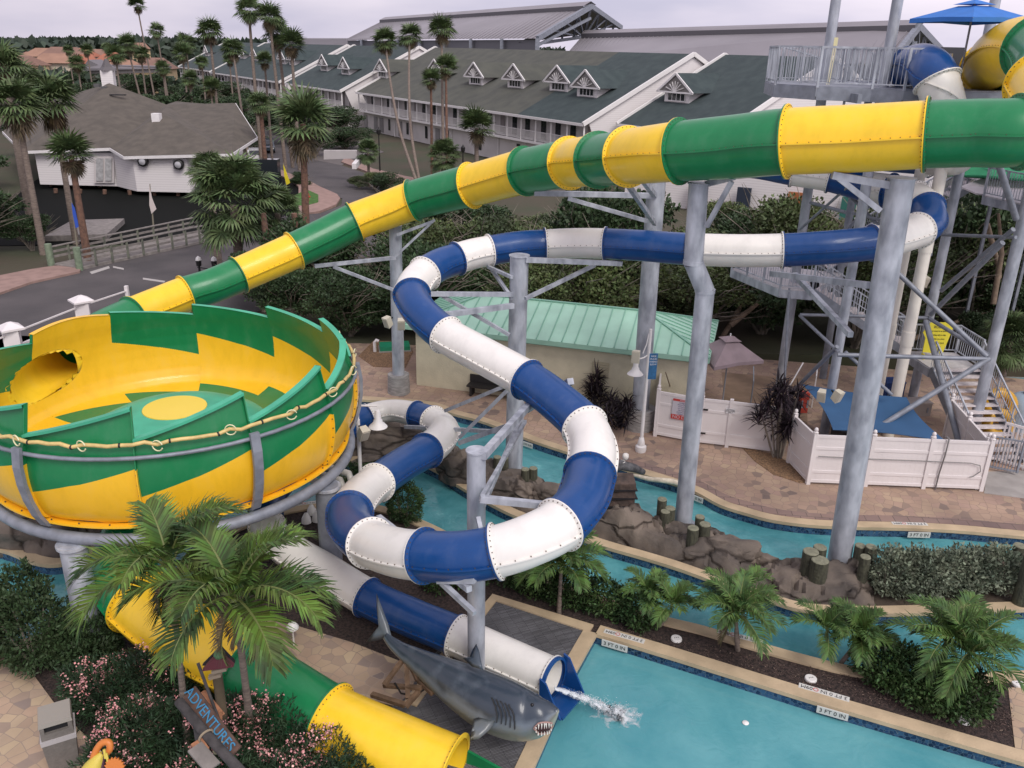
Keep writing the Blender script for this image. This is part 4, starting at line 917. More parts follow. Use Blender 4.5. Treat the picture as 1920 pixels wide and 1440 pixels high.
# blue notice on the thick column
e = E('blue_notice', D(1224, 687, 26.6), 0.1); MB().box((0,0,0), (0.26,0.03,0.85)).build('board', mat('notice_blue', (0.03,0.13,0.28), 0.5, var=0.2, vscale=9), e)
MB().lathe([(0.07,0),(0.07,0.01),(0.04,0.01),(0.04,0)], (0,0,0), 14).build('emblem', mat('notice_red', (0.45,0.12,0.1), 0.5), e).rotation_euler = (pi/2,0,0)
for k in range(4): text_mesh('lettering', ['RIDE','RULES','AHEAD','SLOW'][k], 0.075, mat('notice_white', (0,0,0)), frameM((0,-0.02,0.34-0.09*k), (1,0,0), (0,0,1)), e)
T(e, 'narrow blue notice board hung on the thick column by the bell lamp', 'sign')

# shade sail and equipment behind the fence
sail = mat('blue_sail', (0.035,0.105,0.225), 0.85, var=0.07, vscale=1.2)
cn = [G(1503,720,1.7), G(1700,745,1.9), G(1775,828,1.6), G(1562,806,1.5)]
mb = MB(); vs = []; n = 10
for i in range(n+1):
    for j in range(n+1):
        a = i/n; b = j/n; p = cn[0]*(1-a)*(1-b)+cn[1]*a*(1-b)+cn[2]*a*b+cn[3]*(1-a)*b; e1 = 1-4*(a-0.5)**2; e2 = 1-4*(b-0.5)**2
        c = (cn[0]+cn[1]+cn[2]+cn[3])/4; p = p+(c-p)*0.10*(e1*(1-e2)+e2*(1-e1)); p.z -= 0.14*e1*e2; vs.append(p)
mb.add(vs, [(i*(n+1)+j, i*(n+1)+j+1, (i+1)*(n+1)+j+1, (i+1)*(n+1)+j) for i in range(n) for j in range(n)])
mb.add([v-V3(0,0,0.012) for v in vs], [(i*(n+1)+j, (i+1)*(n+1)+j, (i+1)*(n+1)+j+1, i*(n+1)+j+1) for i in range(n) for j in range(n)])
T(mb.build('shade_sail', sail, smooth=180), 'blue four cornered shade sail stretched over the pump equipment', 'shade sail')
def boxy(name, px, py, d, sz, col, label, cat, z=None, rz=0.1, rough=0.5):
    p = G(px, py); e = E(name, (p.x, p.y, 0), rz); m = mat(name+'_body', col, rough)
    MB().box((0,0,sz[2]/2), sz).build('body', m, e); MB().box((0,0,sz[2]+0.02), (sz[0]*1.05, sz[1]*1.05, 0.04)).build('lid', mat(name+'_lid', [c*1.3 for c in col], rough), e)
    for s_ in (-1,1): MB().box((s_*sz[0]*0.35,-sz[1]/2-0.01,sz[2]*0.5), (0.06,0.02,sz[2]*0.4)).build('handle', galvd, e)
    T(e, label, cat)
boxy('pump_unit',1590,840,0,(1.0,0.8,0.75),(0.03,0.03,0.033),'dark pump unit behind the long white fence under the sail','pump'); boxy('chemical_bin',1480,800,0,(0.45,0.45,0.9),(0.02,0.02,0.022),'black bin with handles behind the dark red plant','bin'); boxy('red_drum',1503,772,0,(0.3,0.3,0.75),(0.35,0.045,0.03),'red plastic drum behind the dark red plant','drum')
boxy('blue_tote',1668,745,0,(0.75,0.6,0.7),(0.015,0.05,0.19),'dark blue tote under the stairs seen above the sail','tote'); boxy('filter_crate',1712,775,0,(1.0,0.6,0.5),(0.34,0.30,0.28),'pale crate of pump parts beside the stairs','crate')
boxy('service_cart',1600,806,0,(1.3,0.8,0.9),(0.10,0.10,0.11),'grey service cart half hidden under the blue sail','cart')
# ladders and poles behind the plant
for (x1,y1,x2,y2,lab,m_) in ((1477,730,1506,680,'white pole leaning behind the dark red plant',white_paint),(1531,705,1533,683,'thin white pipe with bent top behind the sail',white_paint),(1413,715,1413,687,'short grey stake left of the dark red plant',galvd)):
    a = G(x1,y1+60); p = AY(x1,y1,a.y); q = AY(x2,y2,a.y+0.4); T(MB().tube([Vector((p.x,p.y,0.0)), p, q], 0.025, 6).build('pole', m_), lab, 'pole')
# rake leaning on hut
T(MB().beam(G(1263,745), D(1248,698,28.4), 0.03).build('rake_handle', mat('wood_handle', (0.2,0.15,0.1), 0.7)), 'thin wooden handle leaning on the cream hut wall', 'rake')
# tube floats at right
def ring_float(px, py, z, R_, r_, col, label, tilt=1.2):
    p = G(px, py, z); mb = MB(); pts = [V3(R_*cos(a), R_*sin(a), 0) for a in np.linspace(0, 2*pi, 25)]; M = Matrix.Rotation(tilt, 3, 'X')
    mb.tube([M @ q for q in pts], r_, 12, caps=False); o = mb.build('swim_ring', mat('float_'+str(col[0]), col, 0.3), smooth=80); o.location = p; T(o, label, 'swim ring', 'swim rings')
ring_float(1874,760,1.0,0.45,0.2,(0.55,0.30,0.02),'big yellow swim ring leaning beside the stairs'); ring_float(1872,795,0.55,0.4,0.18,(0.5,0.28,0.02),'lower yellow swim ring beside the stairs'); 
e = E('water_tank', G(1910,800)); MB().lathe([(0.0,1.3),(0.3,1.28),(0.55,1.1),(0.62,0.8),(0.62,0.0)], n=24).build('tank', mat('pale_blue_tank', (0.33,0.42,0.5), 0.4), e, smooth=50); MB().lathe([(0.12,1.3),(0.12,1.38),(0,1.4)], n=12).build('cap', hg, e); T(e, 'pale blue rounded tank at the right edge beside the swim rings', 'tank')
# pvc pipes under the bowl, green cover, white vent
pv = mat('pvc_grey', (0.55,0.53,0.48), 0.4)
for i in range(3):
    a = D(598+i*16,905-i*12,24.6); b = D(622+i*16,912-i*12,24.4); c = D(628+i*16,925-i*12,24.3); T(MB().tube([a-V3(0.3,-0.2,0.0), a, b, c-V3(0,0,0.1), Vector((c.x,c.y,0.0))], 0.10, 12).build('drain_pipe', pv, smooth=60), ['leftmost','middle','rightmost'][i]+' of the three bent white pipes under the bowl', 'pipe', 'bent white pipes under the bowl')
for i, (px, py) in enumerate(((575,978),(585,962),(595,975))):
    g = G(px, py+4); T(MB().lathe([(0.0,0.30),(0.05,0.28),(0.13,0.12),(0.14,0.0)], (g.x,g.y,0.05), 14).build('path_light', lid, smooth=50), ['left','upper','right'][i]+' white cone path light in the mulch beside the pipes', 'path light', 'cone path lights')
e = E('utility_box', G(740,655)); MB().box((0,0,0.12), (1.3,0.8,0.24), 0.2).build('lid', mat('utility_green', (0.02,0.25,0.13), 0.5), e); MB().box((0,0,0.02), (1.4,0.9,0.1), 0.2).build('frame', conc, e); T(e, 'flat green utility cover in the gravel beside the left column', 'utility cover')
g = G(703,660); T(MB().tube([g, g+V3(0,0,0.45), g+V3(0.08,0,0.55), g+V3(0.18,0,0.5)], 0.07, 10).build('vent_pipe', white_paint, smooth=60), 'white bent vent pipe in the gravel left of the green cover', 'pipe')
gravel = mat('gravel', (0.36,0.22,0.12), 0.95, col2=(0.16,0.10,0.06), vscale=16, bump=1.0, bscale=30)
S(MB().prism(poly_px([(672,668),(700,640),(760,640),(775,660),(760,690),(700,688)]), -0.1, 0.02).build('gravel_bed', gravel))
S(MB().prism(poly_px([(1390,838),(1450,852),(1480,868),(1514,905),(1500,906),(1450,890),(1415,865)]), -0.1, 0.02).build('gravel_bed', gravel))
S(MB().prism(poly_px([(1090,735),(1160,745),(1225,770),(1222,812),(1150,800),(1100,775)]), -0.1, 0.02).build('gravel_bed', gravel))
S(MB().prism(poly_px([(1850,885),(2000,880),(2000,945),(1845,925)]), -0.1, 0.014).build('concrete_apron', conc))
S(MB().prism([(7.6,27.3),(10.2,26.6),(12.2,33.0),(8.8,33.6)], -0.1, 0.01).build('yard_concrete', mat('yard', (0.26,0.18,0.12), 0.9, var=0.2, vscale=1)))

e = E('green_awning', D(1850,318,36)); o0 = Vector(e.location); gm = mat('green_mesh', (0.03,0.27,0.12), 0.8, var=0.1)
MB().wallpoly([D(1770,330,36)-o0, D(1840,298,37)-o0, D(1990,318,36)-o0, D(1990,345,35)-o0, D(1850,332,35)-o0], (0,0,1), 0.06).build('canopy', gm, e, fix=True)
MB().wallpoly([D(1800,352,35)-o0, D(1850,334,36)-o0, D(1990,352,36)-o0, D(1990,385,34)-o0, D(1830,365,34)-o0], (0,0,1), 0.06).build('pale_deck', mat('pale_deck', (0.62,0.58,0.58), 0.7), e, fix=True)
for px in (1795, 1870, 1960): p = D(px, 330, 36.2)-o0; MB().beam(p, p-V3(0,0,6), 0.12).build('post', galvd, e)
T(e, 'green mesh awning over a pale deck behind the tower at the right edge', 'awning')
# ================================================================ roads, bridge, restaurant, hotel, pavilions, far houses
def road(name, pts, m, z, z0=-0.2):
    return S(MB().prism(poly_px(pts), z0, z).build(name, m))
road('road', [(-400,560),(0,552),(60,530),(150,505),(390,455),(470,425),(520,405),(600,400),(640,385),(642,372),(600,362),(560,345),(530,325),(505,300),(492,262),(470,215),(515,215),(530,262),(560,290),(640,310),(700,330),(780,360),(800,400),(720,470),(560,560),(300,640),(-60,700),(-500,720)], asphalt, 0.0)
kerbm = mat('kerb_concrete', (0.40,0.33,0.29), 0.9, var=0.1); pinkp = mat('pink_pavers', (0.30,0.20,0.17), 0.9, var=0.12, vscale=2)
road('pavement', [(-400,535),(0,520),(60,508),(100,502),(155,500),(150,512),(60,532),(0,553),(-400,580)], pinkp, 0.12)
road('pavement', [(560,405),(600,398),(630,386),(638,374),(632,366),(600,352),(575,338),(540,326),(515,315),(500,310),(500,318),(545,340),(560,352),(560,380)], pinkp, 0.12)
road('pavement', [(648,296),(700,318),(760,332),(830,345),(830,352),(750,340),(700,328),(640,305)], pinkp, 0.12)
road('lawn', [(548,372),(575,358),(597,368),(597,382),(575,388),(552,388)], mat('lawn', (0.05,0.13,0.02), 0.95, var=0.3, vscale=3), 0.15)
road('parking_lot', [(600,262),(640,255),(690,270),(720,285),(660,300),(640,310),(590,300)], mat('drive', (0.13,0.115,0.11), 0.9), 0.01)
whl = mat('road_paint', (0.42,0.40,0.38), 0.8)
for i, q in enumerate(([(168,510),(204,499),(206,503),(172,514)], [(268,521),(310,527),(308,530),(268,524)], [(212,499),(232,503),(232,506),(212,502)])): road('road_marking', q, whl, 0.012, 0.0)
# pond under the restaurant, its shade put into the water's colour
S(MB().prism([(-36,53.5),(-19,56.5),(-16,66),(-17,84),(-36,95),(-46,84),(-40,64)], -0.3, -0.02).build('pond_water', pond))

# wooden foot bridge
wood = mat('weathered_green_wood', (0.16,0.17,0.13), 0.9, col2=(0.09,0.095,0.08), vscale=3); wood2 = mat('grey_wood', (0.22,0.20,0.185), 0.9, var=0.2, vscale=3)
def postrail(a, b, label, h=1.05, n=9):
    a = Vector(a); b = Vector(b); e = E('bridge_railing', a); d = b-a; mb = MB()
    mb.beam(V3(0,0,h), d+V3(0,0,h), 0.16, 0.06); 
    for z in (0.75, 0.45): mb.beam(V3(0,0,z), d+V3(0,0,z), 0.05, 0.13)
    mb.build('rail', wood2, e)
    for i in range(n+1): MB().box(d*(i/n)+V3(0,0,h/2), (0.13,0.13,h), 0.3).build('post', wood, e)
    T(e, label, 'railing'); return e
b0 = G(97,500); b1 = G(150,507); b2 = G(400,452); b3 = G(372,438)
S(MB().prism([(b0.x,b0.y),(b1.x,b1.y),(b2.x,b2.y),(b3.x,b3.y)], 0.0, 0.16).build('footbridge_deck', wood2))
postrail(b1+V3(0,0,0.1), b2+V3(0,0,0.1), 'near wooden railing of the footbridge along the road'); postrail(b0+V3(0,0,0.1), b3+V3(0,0,0.1), 'far wooden railing of the footbridge beside the dark water')
for nm, p, lab in (('near', b1, 'thick green post at the near end of the footbridge'), ('far', b0, 'thick pale green post at the far end of the footbridge')):
    o = MB().tube([(0,0,0),(0,0,1.35)], 0.2, 10).build('bollard_post', mat('green_post', (0.17,0.22,0.15), 0.9, var=0.2, vscale=5), smooth=40); o.location = p; T(o, lab, 'post')
# dock
dk = [AY(190,442,55), AY(245,438,58), AY(240,428,66), AY(190,430,66)]
S(MB().prism([(-31,55.5),(-27.3,56.5),(-28.5,62),(-31.8,61)], -0.1, 0.35).build('dock', wood2))

# restaurant on piles
rest = E('stilt_restaurant', (-28, 80, 0)); RO_ = Vector(rest.location)
shin = mat('grey_brown_shingle', (0.115,0.10,0.082), 0.95, col2=(0.085,0.075,0.062), vscale=1.2, bump=0.3, bscale=12, detail=10)
siding = paver_mat('white_siding', [(0.66,0.63,0.62),(0.72,0.70,0.68),(0.69,0.66,0.65)], 1.0, (0.45,0.43,0.42))
siding = bpy.data.materials.new('white_siding'); siding.use_nodes = True
_t = siding.node_tree; _b = _t.nodes['Principled BSDF']; _g = _t.nodes.new('ShaderNodeNewGeometry'); _s = _t.nodes.new('ShaderNodeSeparateXYZ'); _w = _t.nodes.new('ShaderNodeMath'); _w.operation = 'MULTIPLY'; _w.inputs[1].default_value = 5.0
_f = _t.nodes.new('ShaderNodeMath'); _f.operation = 'FRACT'; _r = _t.nodes.new('ShaderNodeValToRGB'); _r.color_ramp.elements[0].position = 0.0; _r.color_ramp.elements[0].color = (0.47,0.44,0.44,1); _r.color_ramp.elements[1].position = 0.16; _r.color_ramp.elements[1].color = (0.74,0.71,0.70,1)
_t.links.new(_g.outputs['Position'], _s.inputs[0]); _t.links.new(_s.outputs[2], _w.inputs[0]); _t.links.new(_w.outputs[0], _f.inputs[0]); _t.links.new(_f.outputs[0], _r.inputs[0]); _t.links.new(_r.outputs[0], _b.inputs['Base Color']); _b.inputs['Roughness'].default_value = 0.6
def ay(px, py, y): return AY(px, py, y)-RO_
A1 = ay(42,283,76); A2 = ay(206,277,76); A3 = ay(232,293,73.5); A4 = ay(434,288,73.5); PK = ay(205,156,90); V1 = ay(303,212,82); RG1 = ay(312,196,89); RG2 = ay(441,193,89); A6 = ay(482,257,82); A5 = ay(405,270,79); LB = ay(5,246,88); LB2 = ay(90,190,102)
mb = MB()
def face(*p): mb.add(list(p), [tuple(range(len(p)))])
face(A1, A2, V1, RG1, PK); face(A1, PK, LB2, LB); face(A2, A3, V1); face(A3, A4, V1); face(V1, A4, A6, RG2, RG1); face(RG1, RG2, ay(450,200,100), ay(330,190,100))
for a, b in ((A1,A2),(A2,A3),(A3,A4),(A5,A6)): pass
mb.build('roof', shin, rest, fix=False)
mb = MB()
for a, b in ((A1,A2),(A2,A3),(A3,A4),(A4,A6),(LB,A1),(RG2,A6)): mb.beam(a-V3(0,0,0.13), b-V3(0,0,0.13), 0.12, 0.24)
mb.build('gutter', white_paint, rest)
def wall(a, b, z0, z1): 
    a = Vector(a); b = Vector(b); mb.add([(a.x,a.y,z0),(b.x,b.y,z0),(b.x,b.y,z1(a) if callable(z1) else z1),(a.x,a.y,z1)], [(0,1,2,3)])
zf = 0.35; zt_ = A3.z-0.1
pts = [(A1.x+0.7,A1.y+0.6),(A2.x-0.1,A2.y+0.5),(A3.x+0.5,A3.y+0.5),(A4.x-4.0,A4.y+0.5),(A4.x-3.4,A4.y+3.0),(A4.x-3.4,A4.y+14),(A1.x+0.7,A1.y+14)]
MB().prism(pts, zf, zt_-0.02, bottom=True).build('wall', siding, rest)
MB().box((A4.x-1.4,A4.y+6.5,1.6), (2.4,3.4,2.2)).build('wing_wall', siding, rest)
MB().prism([(A1.x-2.0,A1.y+12),(A1.x+1.2,A1.y+1.2),(A1.x+1.2,A1.y+12)], zf+0.3, zt_).build('side_wall', siding, rest)
mb = MB()
for x in np.linspace(A1.x+1, A4.x-1, 9):
    for y in (A3.y+1.0, A3.y+4.5, A3.y+9): mb.tube([(x+rnd.uniform(-.2,.2), y, -0.6), (x, y, zf)], 0.17, 8)
mb.build('pile', mat('pile_wood', (0.14,0.08,0.055), 0.9, var=0.3, vscale=3), rest)
# doors/windows and the big round lamps
def rectw(px0, px1, py0, py1, y, m, name, par, o): 
    a = AY(px0,py1,y)-o; b = AY(px1,py1,y)-o; c = AY(px1,py0,y)-o; d_ = AY(px0,py0,y)-o; return MB().wallpoly([a,b,c,d_], (0,1,0), 0.05).build(name, m, par, fix=True)
f = rectw(176,214,293,343,76.3,mat('door_frame',(0.60,0.56,0.55),0.6),'double_door',rest,RO_)
for a_, b_ in ((180,193),(197,209)):
    w_ = rectw(a_,b_,297,339,76.2,mat('curtain_glass',(0.40,0.40,0.40),0.3,var=0.2,vscale=4),'door_pane',rest,RO_)
for px, py in ((267,303),(334,309)):
    c = AY(px,py,73.6)-RO_; MB().box(c+V3(-0.2,0.2,0), (0.5,0.3,0.75)).build('lamp_box', mat('grey_box',(0.15,0.15,0.16),0.5), rest)
    o = MB().lathe([(0.28,0.10),(0.36,0.06),(0.42,0.0),(0.42,-0.3),(0.28,-0.3)], n=20).build('lamp_ring', hg, rest, smooth=40); o.location = c; o.rotation_euler = (pi/2,0,0)
    o2 = MB().lathe([(0.29,0.08),(0.2,0.14),(0,0.17)], n=20).build('lamp_lens', mat('frosted_lens',(0.42,0.42,0.44),0.25), rest, smooth=60); o2.location = c; o2.rotation_euler = (pi/2,0,0)
cpl = AY(203,145,91)-RO_; MB().box(cpl-V3(0,0,0.3), (1.15,1.15,1.9), 0.2).build('cupola', siding, rest)
MB().lathe([(1.0,0.65),(0.55,1.0),(0.15,1.7),(0,1.75)], cpl, 4).build('cupola_roof', mat('cupola_roof',(0.12,0.11,0.115),0.8), rest)
c = AY(294,221,80.5)-RO_; MB().box(c, (0.7,0.7,0.8)).build('roof_vent', white_paint, rest); MB().beam(AY(345-3-120,180,87)-RO_+V3(-.8,0,.1), AY(236,180,87)-RO_+V3(0,0,.1), 0.3, 0.1).build('roof_slot', dark, rest)
for px, py in ((182,160),(196,165)): MB().box(AY(px,py,89)-RO_, (0.5,0.5,0.3)).build('vent_hood', mat('vent_grey',(0.1,0.1,0.1),0.8), rest)
cn_ = AY(466,262,81)-RO_; MB().box((cn_.x+0.6,cn_.y,1.0), (0.4,0.4,3.4)).build('porch_column', white_paint, rest)
MB().box((A4.x+1.3,A4.y+5.5,1.5), (2.2,1.0,2.4)).build('dark_window', glassd, rest)
T(rest, 'white sided restaurant on wooden piles with sprawling grey brown shingle roofs and a cupola', 'building')

# hotel in its own frame
HOo = Vector((6.49, 88.77, 0)); hu = Vector((-0.528, 0.849, 0)).normalized(); hv = Vector((hu.y, -hu.x, 0))
SL = 6.7/13.8
tealsh = mat('dark_green_shingle', (0.048,0.068,0.068), 0.95, col2=(0.034,0.05,0.052), vscale=0.9, bump=0.3, bscale=10, detail=10)
olivesh = mat('olive_shingle', (0.092,0.095,0.078), 0.95, col2=(0.068,0.072,0.062), vscale=0.6, bump=0.3, bscale=10, detail=10)
wallw = mat('stucco_white', (0.60,0.57,0.55), 0.8, var=0.06, vscale=0.5); trim = mat('white_trim', (0.76,0.74,0.72), 0.5)
def hplane(px, py, v0, ze=5.6):
    """picture point -> (u, v) on the front roof plane rising from z=5.6 at v0"""
    r = ray(px, py); n = Vector((0,0,1)) - hv*SL; p0 = HOo+hv*v0+V3(0,0,ze); t = (p0-CAMP).dot(n)/r.dot(n); p = CAMP+r*t-HOo
    return p.dot(hu), p.dot(hv)
def hotel_section(name, u0, u1, v0, label, roofs, dormers, gable=True, ze=5.6, dw=2.9):
    e = E(name, HOo+hu*u0+hv*v0, 0); o = Vector(e.location)
    def h(u, v, z): return HOo+hu*u+hv*v+V3(0,0,z)-o
    vr = v0+13.8; zr = ze+SL*13.8
    for (ua, ub, m) in roofs:
        MB().add([h(ua,v0,ze), h(ub,v0,ze), h(ub,vr,zr), h(ua,vr,zr), h(ua,vr+13.8,ze), h(ub,vr+13.8,ze), h(ua,v0,ze-0.15), h(ub,v0,ze-0.15)], [(0,3,2,1),(3,4,5,2)]).build('roof', m, e)
    mb = MB(); mb.beam(h(u0-0.1,v0-0.06,ze-0.12), h(u1+0.1,v0-0.06,ze-0.12), 0.14, 0.26)
    for u_ in (u0-0.15, u1+0.15):
        mb.beam(h(u_,v0-0.1,ze-0.05), h(u_,vr,zr-0.0), 0.22, 0.42); mb.beam(h(u_,vr,zr), h(u_,vr+13.8,ze), 0.22, 0.42)
    mb.build('fascia', trim, e)
    # body: lower storey, upper wall recessed behind gallery
    pr = lambda ua, ub, va, vb, z0, z1, nm, m: MB().prism([(h(u_,v_,0).x, h(u_,v_,0).y) for u_, v_ in ((ua,va),(ub,va),(ub,vb),(ua,vb))], z0, z1, bottom=True).build(nm, m, e)
    pr(u0+0.3, u1-0.3, v0+1.0, vr+12.5, 0.0, 2.75, 'lower_wall', wallw); pr(u0+0.3, u1-0.3, v0+2.2, vr+12.5, 3.0, 5.6, 'upper_wall', wallw); pr(u0, u1, v0+0.15, vr+12.6, 2.75, 3.0, 'gallery_floor', trim)
    if gable:
        for u_, s_ in ((u0+0.05, 1), (u1-0.05, -1)):
            MB().wallpoly([h(u_,v0+2.0,3), h(u_,v0+0.8,ze), h(u_,vr,zr-0.25), h(u_,vr+13,ze), h(u_,vr+12.5,0), h(u_,v0+1.0,0)], -hu*s_, -0.12).build('gable_wall', siding, e, fix=True)
    mb = MB(); k = max(2, int((u1-u0)/2.9)); mr_ = MB()
    for i in range(k+1):
        u_ = u0+0.15+(u1-u0-0.3)*i/k; MB().beam(h(u_,v0+0.3,3.0), h(u_,v0+0.3,ze-0.1), 0.16).build('gallery_post', trim, e)
        if i < k and i % 2 == 0: MB().beam(h(u_,v0+0.9,0), h(u_,v0+0.9,2.8), 0.12).build('lower_post', trim, e)
    mr_.beam(h(u0+0.15,v0+0.3,4.05), h(u1-0.15,v0+0.3,4.05), 0.08); mr_.beam(h(u0+0.15,v0+0.3,3.15), h(u1-0.15,v0+0.3,3.15), 0.06)
    n = int((u1-u0)/0.22)
    for i in range(n): u_ = u0+0.15+(u1-u0-0.3)*i/n; mr_.beam(h(u_,v0+0.3,3.1), h(u_,v0+0.3,4.05), 0.07)
    mr_.build('gallery_railing', mat('railing_white', (0.62,0.60,0.59), 0.6), e)
    rr = random.Random(int(u0*10)+5)
    for i in range(k):
        uc = u0+(u1-u0)*(i+0.5)/k
        for (va, z0, z1, w_) in ((v0+2.17, 3.05, 5.1, 0.95),):
            uo = uc+rr.uniform(-0.3,0.3); m = glassd if rr.random() < 0.45 else mat('beige_door', (0.28,0.25,0.24), 0.6)
            MB().wallpoly([h(uo-w_/2,va,z0), h(uo+w_/2,va,z0), h(uo+w_/2,va,z1), h(uo-w_/2,va,z1)], -hv, 0.04).build('window' if m is glassd else 'door', m, e, fix=True)
        if rr.random() < 0.85:
            w_ = rr.choice((0.7, 1.3)); z0 = 0.2 if w_ > 1 else 0.7; uo = uc+rr.uniform(-0.5,0.5); va = v0+0.97
            m = mat('grey_screen', (0.25,0.24,0.24), 0.5) if w_ > 1 else glassd
            MB().wallpoly([h(uo-w_/2,va,z0), h(uo+w_/2,va,z0), h(uo+w_/2,va,2.3), h(uo-w_/2,va,2.3)], -hv, 0.04).build('window', m, e, fix=True)
    for (px, py) in dormers:
        u_, v_ = hplane(px, py, v0, ze)
        zb = ze+SL*(v_-v0); hh = 1.0; w2 = 1.8; zt2 = zb+hh; vb_ = v0+(zt2-ze)/SL; d_ = MB()
        # box front + cheeks
        d_.add([h(u_-w2,v_,zb-0.1),h(u_+w2,v_,zb-0.1),h(u_+w2,v_,zt2),h(u_-w2,v_,zt2),h(u_-w2,vb_,zt2),h(u_+w2,vb_,zt2)], [(0,1,2,3),(0,3,4),(1,5,2)])
        d0 = d_.build('dormer', siding, e, fix=True)
        gw = 2.65; zg = zt2+1.75; vg = v0+(zg-ze)/SL; vbg = v0+(zt2+0.05-ze)/SL
        MB().add([h(u_-gw,v_-0.35,zt2-0.02),h(u_,v_-0.35,zg),h(u_+gw,v_-0.35,zt2-0.02),h(u_,vg,zg),h(u_-gw,vbg,zt2-0.02),h(u_+gw,vbg,zt2-0.02)], [(0,1,3,4),(1,2,5,3)]).build('dormer_roof', roofs[0][2] if u_ < roofs[0][1] else roofs[-1][2], d0)
        t_ = MB(); vf = v_-0.36
        t_.beam(h(u_-gw,vf,zt2-0.08), h(u_,vf,zg-0.05), 0.12, 0.2); t_.beam(h(u_+gw,vf,zt2-0.08), h(u_,vf,zg-0.05), 0.12, 0.2); t_.beam(h(u_-gw,vf,zt2-0.05), h(u_+gw,vf,zt2-0.05), 0.12, 0.16)
        for a in range(15, 180, 25): 
            rr_ = 1.0 if 60 < a < 120 else 1.35 if a in (15,165) else 1.05; t_.beam(h(u_+0.3*cos(R(a)),vf,zt2+0.05+0.22*sin(R(a))), h(u_+rr_*cos(R(a)),vf,zt2+0.08+rr_*sin(R(a))*0.92), 0.13, 0.06)
        t_.box(h(u_,vf,zt2+0.12), (0.5,0.1,0.25), math.atan2(hu.y,hu.x)); t_.build('sunburst', trim, d0)
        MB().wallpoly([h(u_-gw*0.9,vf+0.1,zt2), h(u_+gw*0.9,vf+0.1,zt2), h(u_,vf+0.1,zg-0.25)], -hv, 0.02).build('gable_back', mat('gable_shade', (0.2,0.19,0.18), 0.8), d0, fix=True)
        MB().wallpoly([h(u_-1.25,v_-0.02,zb+0.16), h(u_+1.25,v_-0.02,zb+0.16), h(u_+1.25,v_-0.02,zt2-0.1), h(u_-1.25,v_-0.02,zt2-0.1)], -hv, 0.03).build('dormer_window', glassd, d0, fix=True)
        m_ = MB()
        for q in (-1.25,-0.62,0,0.62,1.25): m_.beam(h(u_+q,v_-0.07,zb+0.2), h(u_+q,v_-0.07,zt2-0.1), 0.06)
        m_.beam(h(u_-1.3,v_-0.07,zb+0.14), h(u_+1.3,v_-0.07,zb+0.14), 0.1); m_.build('muntin', trim, d0)
    T(e, label, 'building'); return e
hotel_section('hotel_wing', 0, 60, 0, 'long white two storey hotel wing with half olive, half green roof and six dormers', [(0,12.5,tealsh),(12.5,60,olivesh)], [(1100,182),(1047,171),(966,165),(892,159),(818,150),(717,146)])
hotel_section('hotel_wing', -15, -1.0, 3.7, 'nearest white hotel wing with a dark green roof behind the yellow slide', [(-15,-1.0,tealsh)], [(1268,192)])
hotel_section('hotel_wing', 63, 91, -1.5, 'middle white hotel wing with dark green roof behind the palms', [(63,91,tealsh)], [(648,140),(608,133)])
hotel_section('hotel_wing', 96, 150, -1.0, 'farthest white hotel wing with dark green roof beyond the palms', [(96,150,tealsh)], [(548,122),(478,113),(455,110),(530,120)])
hotel_section('hotel_wing', 156, 195, 1.0, 'white hotel wing end showing only between the left palms', [(156,195,tealsh)], [(388,105)])
# white pool building seen under the slide to the right
o = E('white_building', (22, 74, 0)); MB().box((0,0,2.2), (24,8,4.4), -0.5).build('wall', siding, o)
for k, c in enumerate(((0.12,0.05,0.05),(0.02,0.03,0.05),(0.35,0.12,0.04),(0.03,0.15,0.12))): MB().box((-7+3.6*k, -4.7-1.9*k*0+3.3-1.9*k+0.0, 1.2), (1.1,0.3,2.2), -0.5).build('door', mat('door_%d' % k, c, 0.6), o)
T(o, 'low white sided building beyond the mangroves under the yellow slide', 'building')
